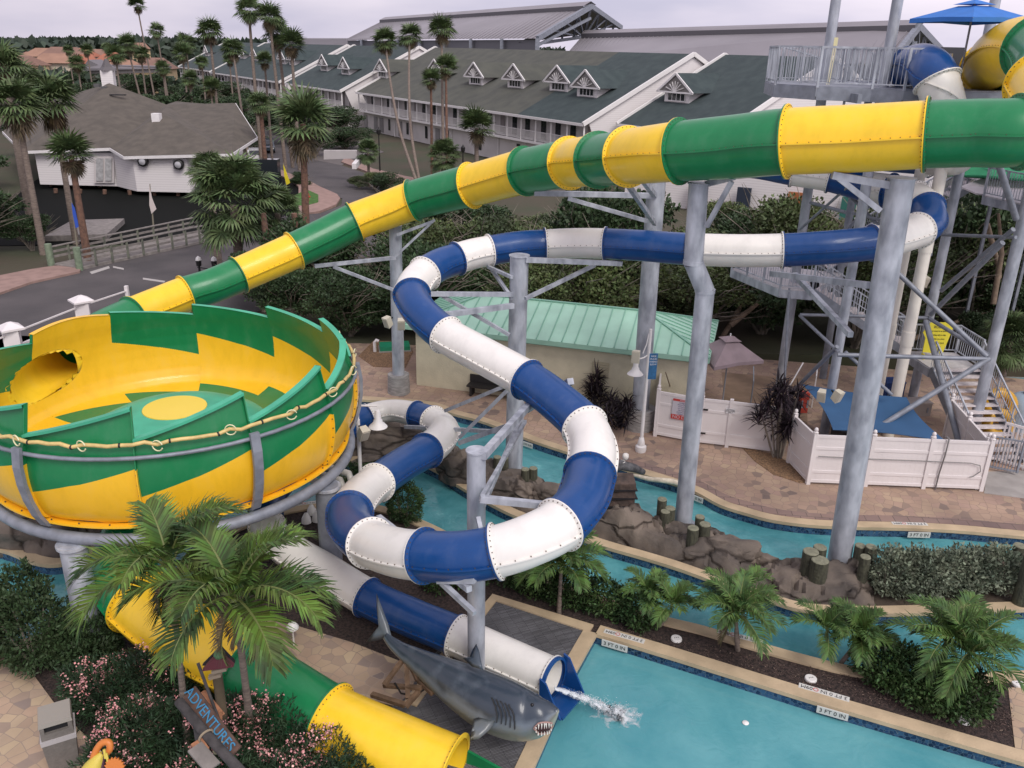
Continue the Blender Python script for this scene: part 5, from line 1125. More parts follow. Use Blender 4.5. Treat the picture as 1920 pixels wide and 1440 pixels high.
# pavilions with grey metal roofs
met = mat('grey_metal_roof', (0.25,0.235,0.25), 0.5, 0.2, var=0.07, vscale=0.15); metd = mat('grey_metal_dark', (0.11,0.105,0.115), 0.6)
def pavilion(name, L0, L1, R0, R1, Rb, label, vent=True, w0=0.0):
    """L0/R0 eave ends, L1/R1 ridge ends, Rb back eave at the right"""
    e = E(name, R0); o = Vector(R0); L0, L1, R0, R1, Rb = [Vector(p)-o for p in (L0, L1, R0, R1, Rb)]; Lb = L0+(Rb-R0)
    MB().add([L0,R0,R1,L1,Rb,Lb], [(0,1,2,3),(2,4,5,3)]).build('roof', met, e)
    mb = MB(); n = 60
    for i in range(n+1):
        a = L0.lerp(R0, i/n)+V3(0,0,0.06); b = L1.lerp(R1, i/n)+V3(0,0,0.06); mb.beam(a, b, 0.14, 0.1)
    mb.build('roof_rib', mat('roof_rib_grey', (0.21,0.20,0.215), 0.5), e)
    if vent:
        up = V3(0,0,0.7); f = 0.15; a = L1.lerp(L0, f); b = R1.lerp(R0, f); a2 = L1.lerp(Lb, f); b2 = R1.lerp(Rb, f); mb = MB()
        mb.add([a+up,b+up,R1+up,L1+up,b2+up,a2+up], [(0,1,2,3),(2,4,5,3)]); mb.build('ridge_monitor', met, e)
        m2 = MB(); m2.add([a,b,b+up,a+up], [(0,1,2,3)]); m2.build('monitor_wall', metd, e)
    t = MB(); th = 0.7
    t.beam(R0,R1,0.5,th); t.beam(R1,Rb,0.5,th); t.beam(R0-V3(0,0,0.9),R1-V3(0,0,1.6),0.35,0.35); t.beam(R0.lerp(R1,0.1)-V3(0,0,1),Rb.lerp(R1,0.1)-V3(0,0,1),0.4,0.4)
    m = (R0+Rb)/2-V3(0,0,0.8)
    for f in (0.25,0.5,0.75):
        t.beam(R0.lerp(m,f), R0.lerp(R1,f), 0.28); t.beam(Rb.lerp(m,f), Rb.lerp(R1,f), 0.28); t.beam(m, R0.lerp(R1,f), 0.25); t.beam(m, Rb.lerp(R1,f), 0.25)
    t.beam(m,R1,0.35); t.beam(R0,V3(R0.x,R0.y,-R0.z-o.z),0.6); t.build('truss', galvd, e)
    d_ = (L1-R1).normalized()*6
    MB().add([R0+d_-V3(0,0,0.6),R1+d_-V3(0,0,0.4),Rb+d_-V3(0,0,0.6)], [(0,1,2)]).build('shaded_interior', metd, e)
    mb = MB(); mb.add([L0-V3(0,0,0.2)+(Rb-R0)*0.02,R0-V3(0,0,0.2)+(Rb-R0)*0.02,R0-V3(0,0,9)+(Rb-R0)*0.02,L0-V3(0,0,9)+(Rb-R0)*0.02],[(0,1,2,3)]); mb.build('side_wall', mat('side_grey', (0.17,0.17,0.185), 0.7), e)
    for i in range(1, 8): p = L0.lerp(R0, i/8); MB().beam(p, p-V3(0,0,9), 0.5).build('pier', galvd, e)
    T(e, label, 'pavilion')
pavilion('metal_pavilion', AY(648,75,205), AY(722,38,225), AY(1008,72,128), AY(1108,12,138), AY(1165,52,160), 'huge open pavilion with a grey metal roof rising above the hotel ridge')
pavilion('metal_pavilion', AY(1055,112,125), AY(1095,66,140), AY(1668,120,92), AY(1722,50,98), AY(1765,95,115), 'second grey metal pavilion roof behind the top platform')
pavilion('metal_pavilion', AY(480,98,260), AY(520,72,275), AY(640,98,235), AY(680,72,250), AY(700,90,262), 'small far grey pavilion roof beyond the palms', vent=False)

# cars
def car(p, rz, col, label, van=False):
    e = E('parked_car', p, rz); m = mat('car_%s' % label.split()[0], col, 0.3, coat=0.6); L_, W_, Hh = (6.5, 2.3, 2.7) if van else (4.6, 1.8, 1.45)
    hb_ = Hh*0.55
    prof_ = [(-L_/2,0.35),(-L_/2,hb_),(-L_/2+0.25,hb_+0.05),(-L_/2+0.8,Hh),(L_/2-1.7,Hh),(L_/2-1.0,hb_+0.08),(L_/2,hb_*0.9),(L_/2,0.35)] if not van else [(-L_/2,0.4),(-L_/2,Hh),(L_/2-0.9,Hh),(L_/2-0.2,Hh*0.55),(L_/2,Hh*0.5),(L_/2,0.4)]
    MB().wallpoly([(x,-W_/2,z) for x, z in prof_], (0,1,0), W_).build('body', m, e, fix=True)
    for s_ in (-1, 1): MB().wallpoly([(-L_/2+0.6,s_*W_/2*1.01,hb_+0.1),(L_/2-1.3,s_*W_/2*1.01,hb_+0.1),(L_/2-1.8,s_*W_/2*1.01,Hh-0.12),(-L_/2+0.95,s_*W_/2*1.01,Hh-0.12)], (0,s_,0), 0.02).build('side_window', glassd, e, fix=True)
    MB().wallpoly([(L_/2-1.02,-W_/2+0.15,hb_+0.14),(L_/2-1.02,W_/2-0.15,hb_+0.14),(L_/2-1.64,W_/2-0.2,Hh-0.08),(L_/2-1.64,-W_/2+0.2,Hh-0.08)], (1,0,0.6), 0.04).build('windscreen', glassd, e, fix=True)
    for x in (-L_/2+0.85, L_/2-0.85):
        for s_ in (-1, 1):
            w_ = MB().tube([(x,s_*(W_/2-0.2),0.33),(x,s_*(W_/2+0.02),0.33)], 0.33, 16).build('wheel', dark, e, smooth=40); MB().tube([(x,s_*(W_/2+0.015),0.33),(x,s_*(W_/2+0.035),0.33)], 0.2, 12).build('rim', galv, w_)
    for s_ in (-1, 1): MB().box((L_/2,s_*(W_/2-0.3),hb_*0.75), (0.06,0.35,0.16)).build('headlight', lid, e)
    T(e, label, 'car')
g = G(500,284); car((g.x, g.y, 0), -1.25, (0.03,0.045,0.06), 'dark blue car driving away on the road past the restaurant'); g = G(494,305); car((g.x-0.8, g.y, 0), -1.2, (0.6,0.6,0.6), 'white car partly hidden by a palm trunk beside the porch')
g = G(278,190); car((g.x, 150, 0), -1.4, (0.7,0.7,0.7), 'white camper van parked far behind the restaurant roof', van=True)
# low wall and ramp near hotel
T(MB().wallpoly([AY(607,282,86),AY(668,282,84),AY(668,297,84),AY(607,299,86)], (0,1,0), 0.4).build('garden_wall', wallw, fix=True), 'low white drive wall below the hotel gallery', 'wall')
T(MB().beam(AY(664,312,80), AY(680,293,84), 0.4, 0.5).build('ramp_wall', white_paint), 'short white sloping wall beside the hotel shrubs', 'wall')
# hydrant, flags, street lamps
e = E('fire_hydrant', G(577,380)); MB().lathe([(0.2,0),(0.2,0.08),(0.13,0.1),(0.13,0.6),(0.17,0.62),(0.15,0.75),(0.05,0.85),(0,0.87)], n=12).build('barrel', mat('hydrant_red', (0.5,0.07,0.02), 0.5), e, smooth=40); MB().tube([(-0.25,0,0.5),(0.25,0,0.5)], 0.07, 8).build('outlet', mat('hydrant_red', (0,0,0)), e); T(e, 'red fire hydrant on the grass island by the road', 'hydrant')
def flag(base, top, y, cloth, col, label):
    p0 = AY(base[0], base[1], y); p1 = AY(top[0], top[1], y); e = E('feather_flag', p0); MB().tube([V3(0,0,0), p1-p0], [0.06,0.03], 8).build('pole', mat('flag_pole', (0.22,0.2,0.15), 0.7), e)
    c = [AY(a, b, y-0.1)-p0 for a, b in cloth]; MB().wallpoly(c, (0,1,0), 0.03).build('cloth', mat('flag_'+label.split()[0], col, 0.8), e, fix=True); T(e, label, 'flag')
flag((288,428),(281,345), 57, [(280,348),(285,372),(293,392),(284,401),(280,385)], (0.62,0.55,0.52), 'white feather flag in front of the restaurant')
flag((147,480),(134,378), 50, [(134,380),(140,390),(148,425),(142,428),(136,400)], (0.03,0.09,0.45), 'blue feather flag by the footbridge')
flag((540,372),(531,305), 66, [(531,308),(536,320),(544,343),(537,347),(533,330)], (0.75,0.62,0.02), 'yellow feather flag beside the road palm')
for px, py, y, hh, lab in ((372,540,46,0,'twin globe street lamp standing in the parking lot behind the slide'),(710,255,92,0,'black street lamp in front of the hotel shrubs'),(868,288,90,0,'black street lamp beside the round palm by the hotel')):
    pt = AY(px, py-60 if y < 60 else py, y) if y < 60 else AY(px, py, y); top_ = AY(px, 488 if y < 60 else py-4, y); e = E('street_lamp', (top_.x, top_.y, 0)); z = top_.z
    MB().tube([(0,0,0),(0,0,z)], [0.09,0.05], 8).build('pole', hg, e)
    if y < 60:
        MB().beam((-0.1,0,z-0.4),(0.9,0,z-0.5),0.05).build('arm', hg, e)
        for x in (0, 0.85): MB().lathe([(0.05,-0.35),(0.14,-0.3),(0.16,0.0)], (x,0,z), 10).build('lantern', hg, e); MB().lathe([(0.16,0.0),(0.13,0.14),(0,0.25)], (x,0,z), 10).build('globe', lid, e, smooth=60)
    else: MB().lathe([(0.06,-0.1),(0.2,0.0),(0.24,0.4),(0.05,0.6),(0,0.75)], (0,0,z), 8).build('lantern', hg, e)
    T(e, lab, 'street lamp')
# white post and rail fence behind bowl
a = G(-60,660); caps = [(30,640),(160,592)]
e = E('white_fence', G(30,668)); o = Vector(e.location); q = [G(30,668)-o, G(160,612)-o, G(243,580)-o, G(420,585)-o]
MB().beam(q[0]+V3(0,0,1.0)+(q[0]-q[1])*1.0, q[1]+V3(0,0,1.0), 0.06, 0.06).build('rail', white_vinyl, e); MB().beam(q[0]+V3(0,0,0.4)+(q[0]-q[1]), q[1]+V3(0,0,0.4), 0.1, 0.1).build('rail', white_vinyl, e); MB().beam(q[1]+V3(0,0,1.0), q[2]+V3(0,0,0.95), 0.06, 0.06).build('rail', white_vinyl, e)
for p in q[:2]: MB().box(p+V3(0,0,0.6), (0.6,0.6,1.2), 0.4).build('post', white_vinyl, e); MB().lathe([(0.62,1.2),(0.62,1.28),(0.1,1.5),(0,1.5)], p, 4).build('post_cap', white_vinyl, e)
MB().box(q[2]+V3(0,0,0.6), (0.16,0.16,1.2)).build('slim_post', white_vinyl, e); T(e, 'white fence with broad capped posts between the bowl and the road', 'fence')
# far houses
tc_ = [(0.26,0.15,0.11),(0.31,0.18,0.125),(0.22,0.13,0.10),(0.34,0.13,0.08)]
hs = [(60,97,330,16,'leftmost'),(85,90,300,20,''),(120,88,290,24,''),(150,90,300,14,''),(180,92,320,14,''),(105,100,270,22,''),(45,104,260,14,''),(208,98,300,12,''),(262,80,420,14,''),(232,112,240,16,''),(290,108,230,14,''),(160,102,280,12,'')]
hl_ = ['pale house with a clay tiled roof at the far left','wide cream house with a tiled hip roof','largest cream and orange roofed house far off','small cream house right of the largest one','cream house above the restaurant cupola','low terracotta roof in front of the large house','clay roof nearest the left palms','tan house beside the fan palm crowns','bright orange roof on the horizon behind tall palms','grey tan roof behind the long white wall','tan roof right of the tallest thin palm trunk','small tan roof between the palm crowns']
for i, (px, py, y, w_, _) in enumerate(hs):
    p = AY(px, py, y); e = E('distant_house', (p.x, p.y, 0), 0.3*(i % 3)-0.2); zt3 = p.z; zb3 = zt3-2.6; s_ = w_*0.62
    MB().box((0,0,(zb3)/2), (s_*0.9,9,max(0.5,zb3))).build('wall', mat('house_wall_%d' % (i%2), ((0.55,0.42,0.25),(0.55,0.48,0.38))[i%2], 0.9), e)
    MB().add([(-s_/2,-5.5,zb3),(s_/2,-5.5,zb3),(s_/2,5.5,zb3),(-s_/2,5.5,zb3),(-s_/4,0,zt3),(s_/4,0,zt3)], [(0,1,5,4),(1,2,5),(2,3,4,5),(3,0,4)]).build('roof', mat('house_roof_%d' % (i%4), tc_[i%4] if i != 8 else (0.5,0.12,0.05), 0.9, var=0.1, vscale=0.3), e)
    m_ = MB()
    for k in (-0.3,0,0.3): m_.box((s_*k,-4.52,zb3*0.6), (1.4,0.06,1.2))
    m_.build('window', glassd, e); T(e, hl_[i], 'house', 'distant tile roofed houses')
e = E('long_white_building', AY(240,128,215)); o = Vector(e.location); MB().wallpoly([AY(162,130,220)-o,AY(300,128,210)-o,AY(300,136,210)-o,AY(162,138,220)-o], (0,1,0), 6).build('wall', mat('pale_wall', (0.45,0.42,0.40), 0.9), e, fix=True)
MB().wallpoly([AY(155,128,219)-o,AY(165,112,219)-o,AY(185,122,219)-o,AY(300,125,209)-o,AY(300,129,209)-o,AY(155,133,219)-o], (0,1,0), 7).build('roof', mat('slate_grey', (0.17,0.16,0.17), 0.9), e, fix=True); T(e, 'long low building with grey roof beyond the restaurant trees', 'building')
# ================================================================ vegetation
def nprng(s): return np.random.default_rng(s)
def quads_mesh(name, V, m, parent=None, mi=None, mats=None):
    """V: (n,4,3) array of quads"""
    n = V.shape[0]; me = bpy.data.meshes.new(name); me.vertices.add(n*4); me.vertices.foreach_set('co', V.reshape(-1).astype(np.float32))
    me.loops.add(n*4); me.loops.foreach_set('vertex_index', np.arange(n*4, dtype=np.int32)); me.polygons.add(n); me.polygons.foreach_set('loop_start', np.arange(0, n*4, 4, dtype=np.int32)); me.polygons.foreach_set('loop_total', np.full(n, 4, np.int32))
    for mm in (mats or [m]): me.materials.append(mm)
    if mi is not None: me.polygons.foreach_set('material_index', mi.astype(np.int32))
    me.update(calc_edges=True); o = bpy.data.objects.new(name, me); COL.objects.link(o)
    if parent is not None: o.parent = parent
    return o
def leaf_quads(C, size, g, asp=0.45, upb=0.3, outd=None):
    n = len(C); d = g.normal(size=(n, 3)); 
    if outd is not None: d = d*0.7+outd*1.0
    d[:, 2] += upb; d /= np.linalg.norm(d, axis=1)[:, None]; s = g.normal(size=(n, 3)); s -= d*(s*d).sum(1)[:, None]; s /= np.linalg.norm(s, axis=1)[:, None]
    L_ = size*g.uniform(0.6, 1.3, size=(n, 1)); W_ = L_*asp
    return np.stack([C, C+d*L_*0.45+s*W_*0.5, C+d*L_, C+d*L_*0.45-s*W_*0.5], axis=1)
def crown_points(n, blobs, g, shell=0.55):
    """points in a set of blobs (x,y,z,rx,ry,rz)"""
    B = np.array(blobs, float); w_ = B[:, 3]*B[:, 4]+B[:, 4]*B[:, 5]; k = g.choice(len(B), size=n, p=w_/w_.sum()); u = g.normal(size=(n, 3)); u /= np.linalg.norm(u, axis=1)[:, None]
    r = g.uniform(shell, 1.0, size=n)**0.5
    f = 1+0.16*np.sin(u[:, 0]*7+k)*np.sin(u[:, 1]*6+k*2)+0.12*np.sin(u[:, 2]*9+k*3)
    return B[k, :3]+u*B[k, 3:6]*(r*f)[:, None], u
def leafmat(name, c, c2, isl=0.35, rough=0.6, vs=0.8):
    m = mat(name, c, rough, col2=c2, vscale=vs, island=isl, spec=0.35); b = m.node_tree.nodes['Principled BSDF']; b.inputs['Subsurface Weight'].default_value = 0.0; return m
Lm = leafmat('mangrove_leaf', (0.115,0.15,0.05), (0.05,0.07,0.034), 0.6, vs=0.35)
Ld = leafmat('dark_leaf', (0.045,0.08,0.03), (0.026,0.048,0.02), 0.4)
Lh = leafmat('hedge_leaf', (0.06,0.11,0.03), (0.02,0.045,0.014), 0.45, vs=2)
Lg = leafmat('silver_leaf', (0.21,0.24,0.165), (0.09,0.115,0.08), 0.45, vs=2)
Lo = leafmat('oleander_leaf', (0.035,0.07,0.03), (0.018,0.038,0.019), 0.5, vs=2)
Lf = leafmat('forest_leaf', (0.042,0.062,0.04), (0.028,0.045,0.032), 0.3, vs=0.05)
Lp = leafmat('cordyline_leaf', (0.022,0.012,0.018), (0.010,0.007,0.010), 0.6)
bark = mat('bark', (0.27,0.235,0.19), 0.95, col2=(0.14,0.12,0.10), vscale=3); pbark = mat('palm_bark', (0.25,0.20,0.165), 0.95, col2=(0.15,0.12,0.10), vscale=4, stretch=(1,1,5), bump=0.5, bscale=10)
pbarkr = mat('palm_bark_red', (0.20,0.11,0.075), 0.95, col2=(0.10,0.06,0.045), vscale=5, bump=0.6, bscale=8)
Pg = leafmat('fan_palm_leaf', (0.115,0.165,0.062), (0.055,0.09,0.036), 0.4, vs=1.5); Pd = leafmat('dead_frond', (0.19,0.14,0.075), (0.09,0.08,0.045), 0.35, vs=2)
Pn = leafmat('feather_palm_leaf', (0.11,0.18,0.028), (0.03,0.065,0.02), 0.5, vs=1.6); Pn2 = leafmat('small_palm_leaf', (0.10,0.18,0.04), (0.04,0.085,0.026), 0.35, vs=3)

def blob_plant(name, c, blobs, n, size, m, label, cat, group=None, seed=1, trunk=None, asp=0.45, extra=None, shell=0.55, core=0.8):
    g = nprng(seed); e = E(name, c); C, u = crown_points(n, blobs, g, shell); C[:, 2] = np.maximum(C[:, 2], 0.02); 
    quads_mesh('foliage', leaf_quads(C, size, g, asp, outd=u), m, e)
    if trunk:
        mb = MB()
        for q in trunk: mb.tube(q[0], q[1], 7)
        mb.build('trunk', bark, e, smooth=60)
    else:
        mb = MB(); B = blobs[0]
        for k in range(5): a = k*1.3; mb.tube([(B[0]+0.1*cos(a),B[1]+0.1*sin(a),0),(B[0]+B[3]*0.6*cos(a),B[1]+B[4]*0.6*sin(a),B[2]+B[5]*0.5)], [0.03,0.012], 5)
        mb.build('stem', bark, e)
    if extra: extra(e, C, g)
    T(e, label, cat, group); return e

# --- fan palms
def fan_crown(seed, nl=34, seg=16, droop=0.5, dead=10, low=-0.5, rs=1.0, pls=1.0):
    g = nprng(seed); out_ = []; deadq = []; stems = MB()
    for i in range(nl+dead):
        isd = i >= nl; az = g.uniform(0, 2*pi); el = g.uniform(-1.25, -0.75) if isd else g.uniform(low, 1.35)
        if not isd and g.random() < 0.25: el = g.uniform(0.6, 1.45)
        d = np.array([cos(az)*cos(el), sin(az)*cos(el), sin(el)]); pl_ = g.uniform(0.28, 0.5)*pls; c = d*pl_; side = np.cross(d, [0,0,1.0]); side /= np.linalg.norm(side)+1e-6; nrm = np.cross(side, d)
        tilt = g.uniform(-0.5, 0.3); fd = d*cos(tilt)-nrm*sin(tilt)*-1
        stems.tube([(0,0,0), tuple(c)], [0.018,0.012], 4)
        Rr = g.uniform(0.5, 0.66)*(0.85 if isd else 1)*rs
        for s_ in range(seg):
            a = (s_/(seg-1)-0.5)*2*pi*0.62; dd = fd*cos(a)+side*sin(a); dd /= np.linalg.norm(dd); wv_ = np.cross(dd, nrm); wv_ /= np.linalg.norm(wv_)+1e-9
            w_ = Rr*0.062; m1 = c+dd*Rr*0.55+nrm*0.03*(s_ % 2); dr = droop*(0.55+0.3*g.random()); tip = m1+(dd+np.array([0,0,-dr]))/np.linalg.norm(dd+np.array([0,0,-dr]))*Rr*0.5
            q1 = [c, m1+wv_*w_, m1+dd*0.01, m1-wv_*w_]; q2 = [m1-wv_*w_, m1+wv_*w_, tip+wv_*0.004, tip-wv_*0.004]
            (deadq if isd else out_).extend([q1, q2])
    return np.array(out_), np.array(deadq), stems
FAN = []
for s_ in range(3):
    A_, B_, st = fan_crown(20+s_, droop=0.45+0.2*s_); e0 = E('proto'); a = quads_mesh('crown', A_, Pg, e0); b = quads_mesh('dead_fronds', B_, Pd, e0); FAN.append((a.data, b.data)); bpy.data.objects.remove(a); bpy.data.objects.remove(b); bpy.data.objects.remove(e0)
A_, B_, st = fan_crown(31, nl=120, seg=18, droop=0.9, dead=6, low=-0.9, rs=0.62, pls=1.35); e0 = E('proto'); a = quads_mesh('crown', A_, Pg, e0); FANC = a.data; bpy.data.objects.remove(a); bpy.data.objects.remove(e0)
def fan_palm(px, py, y, rpx, label, lean=(0,0), tr=0.16, red=False, skirt=1.0, k=None, group='tall fan palms', curve=None, clump=False):
    p = AY(px, py, y); d = (p-CAMP).dot(FW); rad = rpx*d/FPX*1.08; e = E('fan_palm', (p.x+lean[0], p.y+lean[1], 0)); top_ = p-Vector(e.location); k = (len(label)+int(px)) % 3 if k is None else k
    pts = [Vector((0,0,-0.1)), top_*0.33+(Vector(curve) if curve else Vector()), top_*0.66+(Vector(curve)*0.8 if curve else Vector()), top_]
    ds, _ = spline([tuple(q) for q in pts], 5); MB().tube([Vector(q) for q in ds], [tr*1.0-(tr*0.35)*i/(len(ds)-1) for i in range(len(ds))], 9).build('trunk', pbarkr if red else pbark, e, smooth=60)
    def part(nm, me):
        o = bpy.data.objects.new(nm, me); COL.objects.link(o); o.parent = e; o.location = top_; o.scale = (rad,)*3; o.rotation_euler = (0.1*sin(px), 0.1*cos(px), px*0.7); return o
    if clump: part('crown', FANC)
    else:
        part('crown', FAN[k][0]); o = part('dead_fronds', FAN[k][1]); o.scale = (rad*0.75, rad*0.75, rad*0.95*skirt)
    T(e, label, 'palm tree', group); return e
fp = [ # px,py,Y,r, label, kwargs
 (257,10,150,20,'tallest thin palm whose crown touches the top edge at left',dict(lean=(1.2,0))),
 (293,58,150,18,'thin palm right of the tallest one, lone against the sky',dict(lean=(.8,0))),
 (216,102,125,23,'bushy palm left of the two thin palms',dict()),(238,84,128,24,'palm just above and left of the tallest trunk',dict(lean=(1.5,0))),(264,103,135,20,'palm crown crossed by the tallest thin trunk',dict()),
 (348,80,140,22,'palm crown rising behind a lower one left of the far hotel',dict()),(342,102,125,23,'lower palm in front of the far hotel roofs',dict()),(393,60,105,31,'broad palm with golden dead skirt left of the cluster',dict(tr=.2)),(437,95,102,27,'leaning palm in front of the farthest hotel wing',dict(lean=(2.5,-6))),
 (466,20,92,31,'left crown of the tall palm cluster reaching the top edge',dict(tr=.2)),(505,32,92,32,'middle crown of the tall palm cluster',dict(tr=.2,lean=(.5,0))),(520,62,94,31,'lower middle crown of the tall palm cluster with brown skirt',dict(tr=.2,skirt=1.3,lean=(.6,0))),(546,84,92,32,'right crown of the tall palm cluster',dict(tr=.2)),(496,115,98,20,'small palm crown low inside the tall cluster',dict()),
 (488,195,80,28,'short reddish palm in front of the hotel corner',dict(red=True,tr=.25)),(568,232,58,66,'large drooping palm with long brown beard by the road',dict(red=True,tr=.28,skirt=1.3,lean=(-.3,0))),
 (722,78,96,30,'left of three slender palms before the hotel, trunk curving',dict(lean=(4.5,-12),curve=(-.7,1.0,0))),(768,68,96,28,'middle of three slender palms before the hotel',dict(lean=(2.0,-11),curve=(-.5,0,0))),(828,58,92,33,'right of three slender palms before the hotel roof',dict(lean=(.4,-4))),(836,128,88,28,'lower crown on the reddish trunk under the right slender palm',dict(red=True,lean=(.4,-4))),(808,150,86,24,'short palm crown tucked left of the reddish one',dict(red=True)),
 (894,240,82,40,'round full palm right of the slender three in front of the gallery',dict(tr=.25)),
 (30,195,52,62,'left edge palm with heavy brown beard',dict(tr=.22,skirt=1.2)),(98,190,55,60,'second left palm with long brown beard and straight trunk',dict(tr=.21,skirt=1.2)),(5,125,58,50,'dark palm crown cut by the left edge',dict(tr=.3)),(133,292,50,50,'lower left palm covering the restaurant wall',dict(red=True,tr=.24)),(42,150,60,40,'palm crown high at left behind the bearded one',dict(lean=(-4,-6))),
 (430,112,150,15,'small palm behind the leaning hotel palm',dict()),(378,118,140,16,'little palm under the broad golden skirted palm',dict()),(305,128,118,18,'low palm between the thin trunks and the far hotel',dict()),(145,120,150,20,'squat palm among the left trees below the houses',dict()),(163,95,190,15,'distant dark palm in front of the tiled houses',dict()),(128,95,200,13,'distant palm left of the tiled roofs',dict()),(355,148,105,20,'low palm beside the far hotel corner',dict()),(395,165,100,22,'low dark palm at the foot of the broad palm',dict()),(200,92,210,12,'small distant palm on the skyline of houses',dict())]
for a in fp: fan_palm(a[0], a[1], a[2], a[3], a[4], **a[5])
fan_palm(438,385,44,98,'wide low clump of fan palm in front of the road and bridge',clump=True,tr=.3,skirt=0.6,group='low fan palms'); fan_palm(392,330,50,48,'smaller fan palm crown behind the wide low clump',clump=True,tr=.25,group='low fan palms'); fan_palm(520,400,46,55,'fan palm at the right of the wide low clump',clump=True,tr=.25,group='low fan palms')
fan_palm(832,296,78,38,'low shrubby fan palm below the three slender palms',clump=True,group='low fan palms'); fan_palm(690,286,82,26,'dark shrubby fan palm at the hotel drive',clump=True,group='low fan palms')
fan_palm(1895,640,34,60,'palm crown hanging in at the right edge behind the stairs',clump=True,group='low fan palms')
for px, lab in ((507,'reddish palm trunk just right of the green slide section'),(563,'second reddish palm trunk behind the yellow slide section')):
    g = G(px, 562); p = AY(px, 400, g.y); T(MB().tube([g, V3(g.x+0.1,g.y,p.z*0.5), V3(g.x,g.y,p.z)], [0.2,0.17,0.15], 9).build('palm_trunk', pbarkr, smooth=60), lab, 'palm trunk')

# --- leafy trees: prototypes with several clumps, gaps between them
def tree_proto(seed, H, Rr, n, size, m, dense=1.0, twigs=46):
    g = nprng(seed); blobs = []; tr = []
    for i in range(11):
        a = g.uniform(0, 2*pi); r = g.uniform(0.1, 0.75)*Rr; z = H*(0.25+0.62*g.random()); blobs.append((r*cos(a), r*sin(a), z, Rr*g.uniform(.28,.45), Rr*g.uniform(.28,.45), H*g.uniform(.1,.18)))
    blobs.append((0,0,H*0.8,Rr*0.5,Rr*0.5,H*0.18))
    mb = MB()
    for b in blobs: mb.tube([(0.1*g.normal(),0.1*g.normal(),0),(b[0]*0.4+0.2*g.normal(),b[1]*0.4,b[2]*0.5),(b[0],b[1],b[2])], [0.11,0.07,0.025], 5)
    for k in range(twigs): a = g.uniform(0,2*pi); z = H*g.uniform(.5,1); q_ = g.uniform(.7,1.08); mb.tube([(Rr*.3*cos(a),Rr*.3*sin(a),z*0.6),(Rr*.7*q_*cos(a+.2),Rr*.7*q_*sin(a+.2),z*.85),(Rr*q_*cos(a+.45),Rr*q_*sin(a+.45),z*g.uniform(.9,1.12))], [0.045,0.025,0.008], 4)
    C, u = crown_points(n, blobs, g, 0.35); e0 = E('proto'); q = quads_mesh('crown', leaf_quads(C, size, g, 0.6, outd=u*0.6), m, e0); t_ = mb.build('trunk', bark, e0, smooth=60); r_ = (q.data, t_.data)
    bpy.data.objects.remove(q); bpy.data.objects.remove(t_); bpy.data.objects.remove(e0); return r_
TP = {'man': [tree_proto(s_, 5.0, 3.2, 15000, 0.17, Lm) for s_ in (1,2,3)], 'dark': [tree_proto(s_, 6.0, 4.2, 12000, 0.27, Ld) for s_ in (4,5)]}
def tree(kind, x, y, s_, label, cat='tree', group=None, i=0, zs=1.0, name='leafy_tree'):
    e = E(name, (x, y, -0.1), i*1.7); cr_, tk = TP[kind][i % len(TP[kind])]
    for nm, me in (('crown', cr_), ('trunk', tk)): o = bpy.data.objects.new(nm, me); COL.objects.link(o); o.parent = e; o.scale = (s_, s_, s_*zs)
    T(e, label, cat, group); return e
# mangrove thicket behind hut, one group of look-alikes
i = 0; mg = random.Random(3)
for row, (y, zs, n) in enumerate(((38.5,0.85,10),(43,1.0,10),(49,0.84,11),(56,0.66,11))):
    x0, x1 = (-5, 32) if row == 0 else (-7-row*1.0, 36+row*3)
    for k in range(n):
        x = x0+(x1-x0)*(k+mg.uniform(.2,.8))/n; 
        if row == 0 and x > 17: y_ = y+2
        else: y_ = y
        i += 1
        if i % 4 == 1: tree('dark', x, y_+mg.uniform(-1,1), mg.uniform(.7,.95), 'darker green tree among the olive mangroves behind the hut', group='darker trees among the mangroves', i=i, zs=zs*mg.uniform(.7,1.25), name='green_tree'); continue
        tree('man', x, y_+mg.uniform(-1.2,1.2), mg.uniform(.8,1.2), 'olive green mangrove tree in the thicket behind the hut and slides', group='mangroves behind the hut', i=i, zs=zs*mg.uniform(.68,1.3), name='mangrove_tree')
for k, (x, y, s_) in enumerate(((-9.5,42,0.7),(-7.5,37.5,0.55),(-12.5,41,0.5),(-5.5,40,.7),(-10,38,.5))): tree('dark', x, y, s_, 'dark bushy tree between the left column and the slide', group='dark bushes behind the bowl', i=k, name='dark_bush')
# forest floor inside thicket: bare leaning trunks
for (x1,y1,x2,y2,yy,lab) in ((1350,640,1405,535,38,'bare leaning trunk left of the lower landing'),(1370,610,1465,535,37,'long bare diagonal trunk under the lower landing'),(1700,640,1900,575,38,'fallen bare trunk behind the right tower leg'),(1862,570,1872,400,37,'upright pale mangrove trunk behind the right leg'),(1560,560,1580,430,40,'thin crooked trunk behind the tower'),(1850,420,1875,600,39,'lichened trunk at the right edge'),(880,540,905,500,40,'short pale snag below the blue tube')):
    a = AY(x1,y1,yy); b = AY(x2,y2,yy+0.6); m_ = a.lerp(b,.5)+V3(0.2,0,0.25); T(MB().tube([a, m_, b], [0.13,0.11,0.06], 7).build('bare_trunk', mat('pale_bark', (0.24,0.18,0.13), 0.95, var=0.25, vscale=4), smooth=60), lab, 'tree trunk')
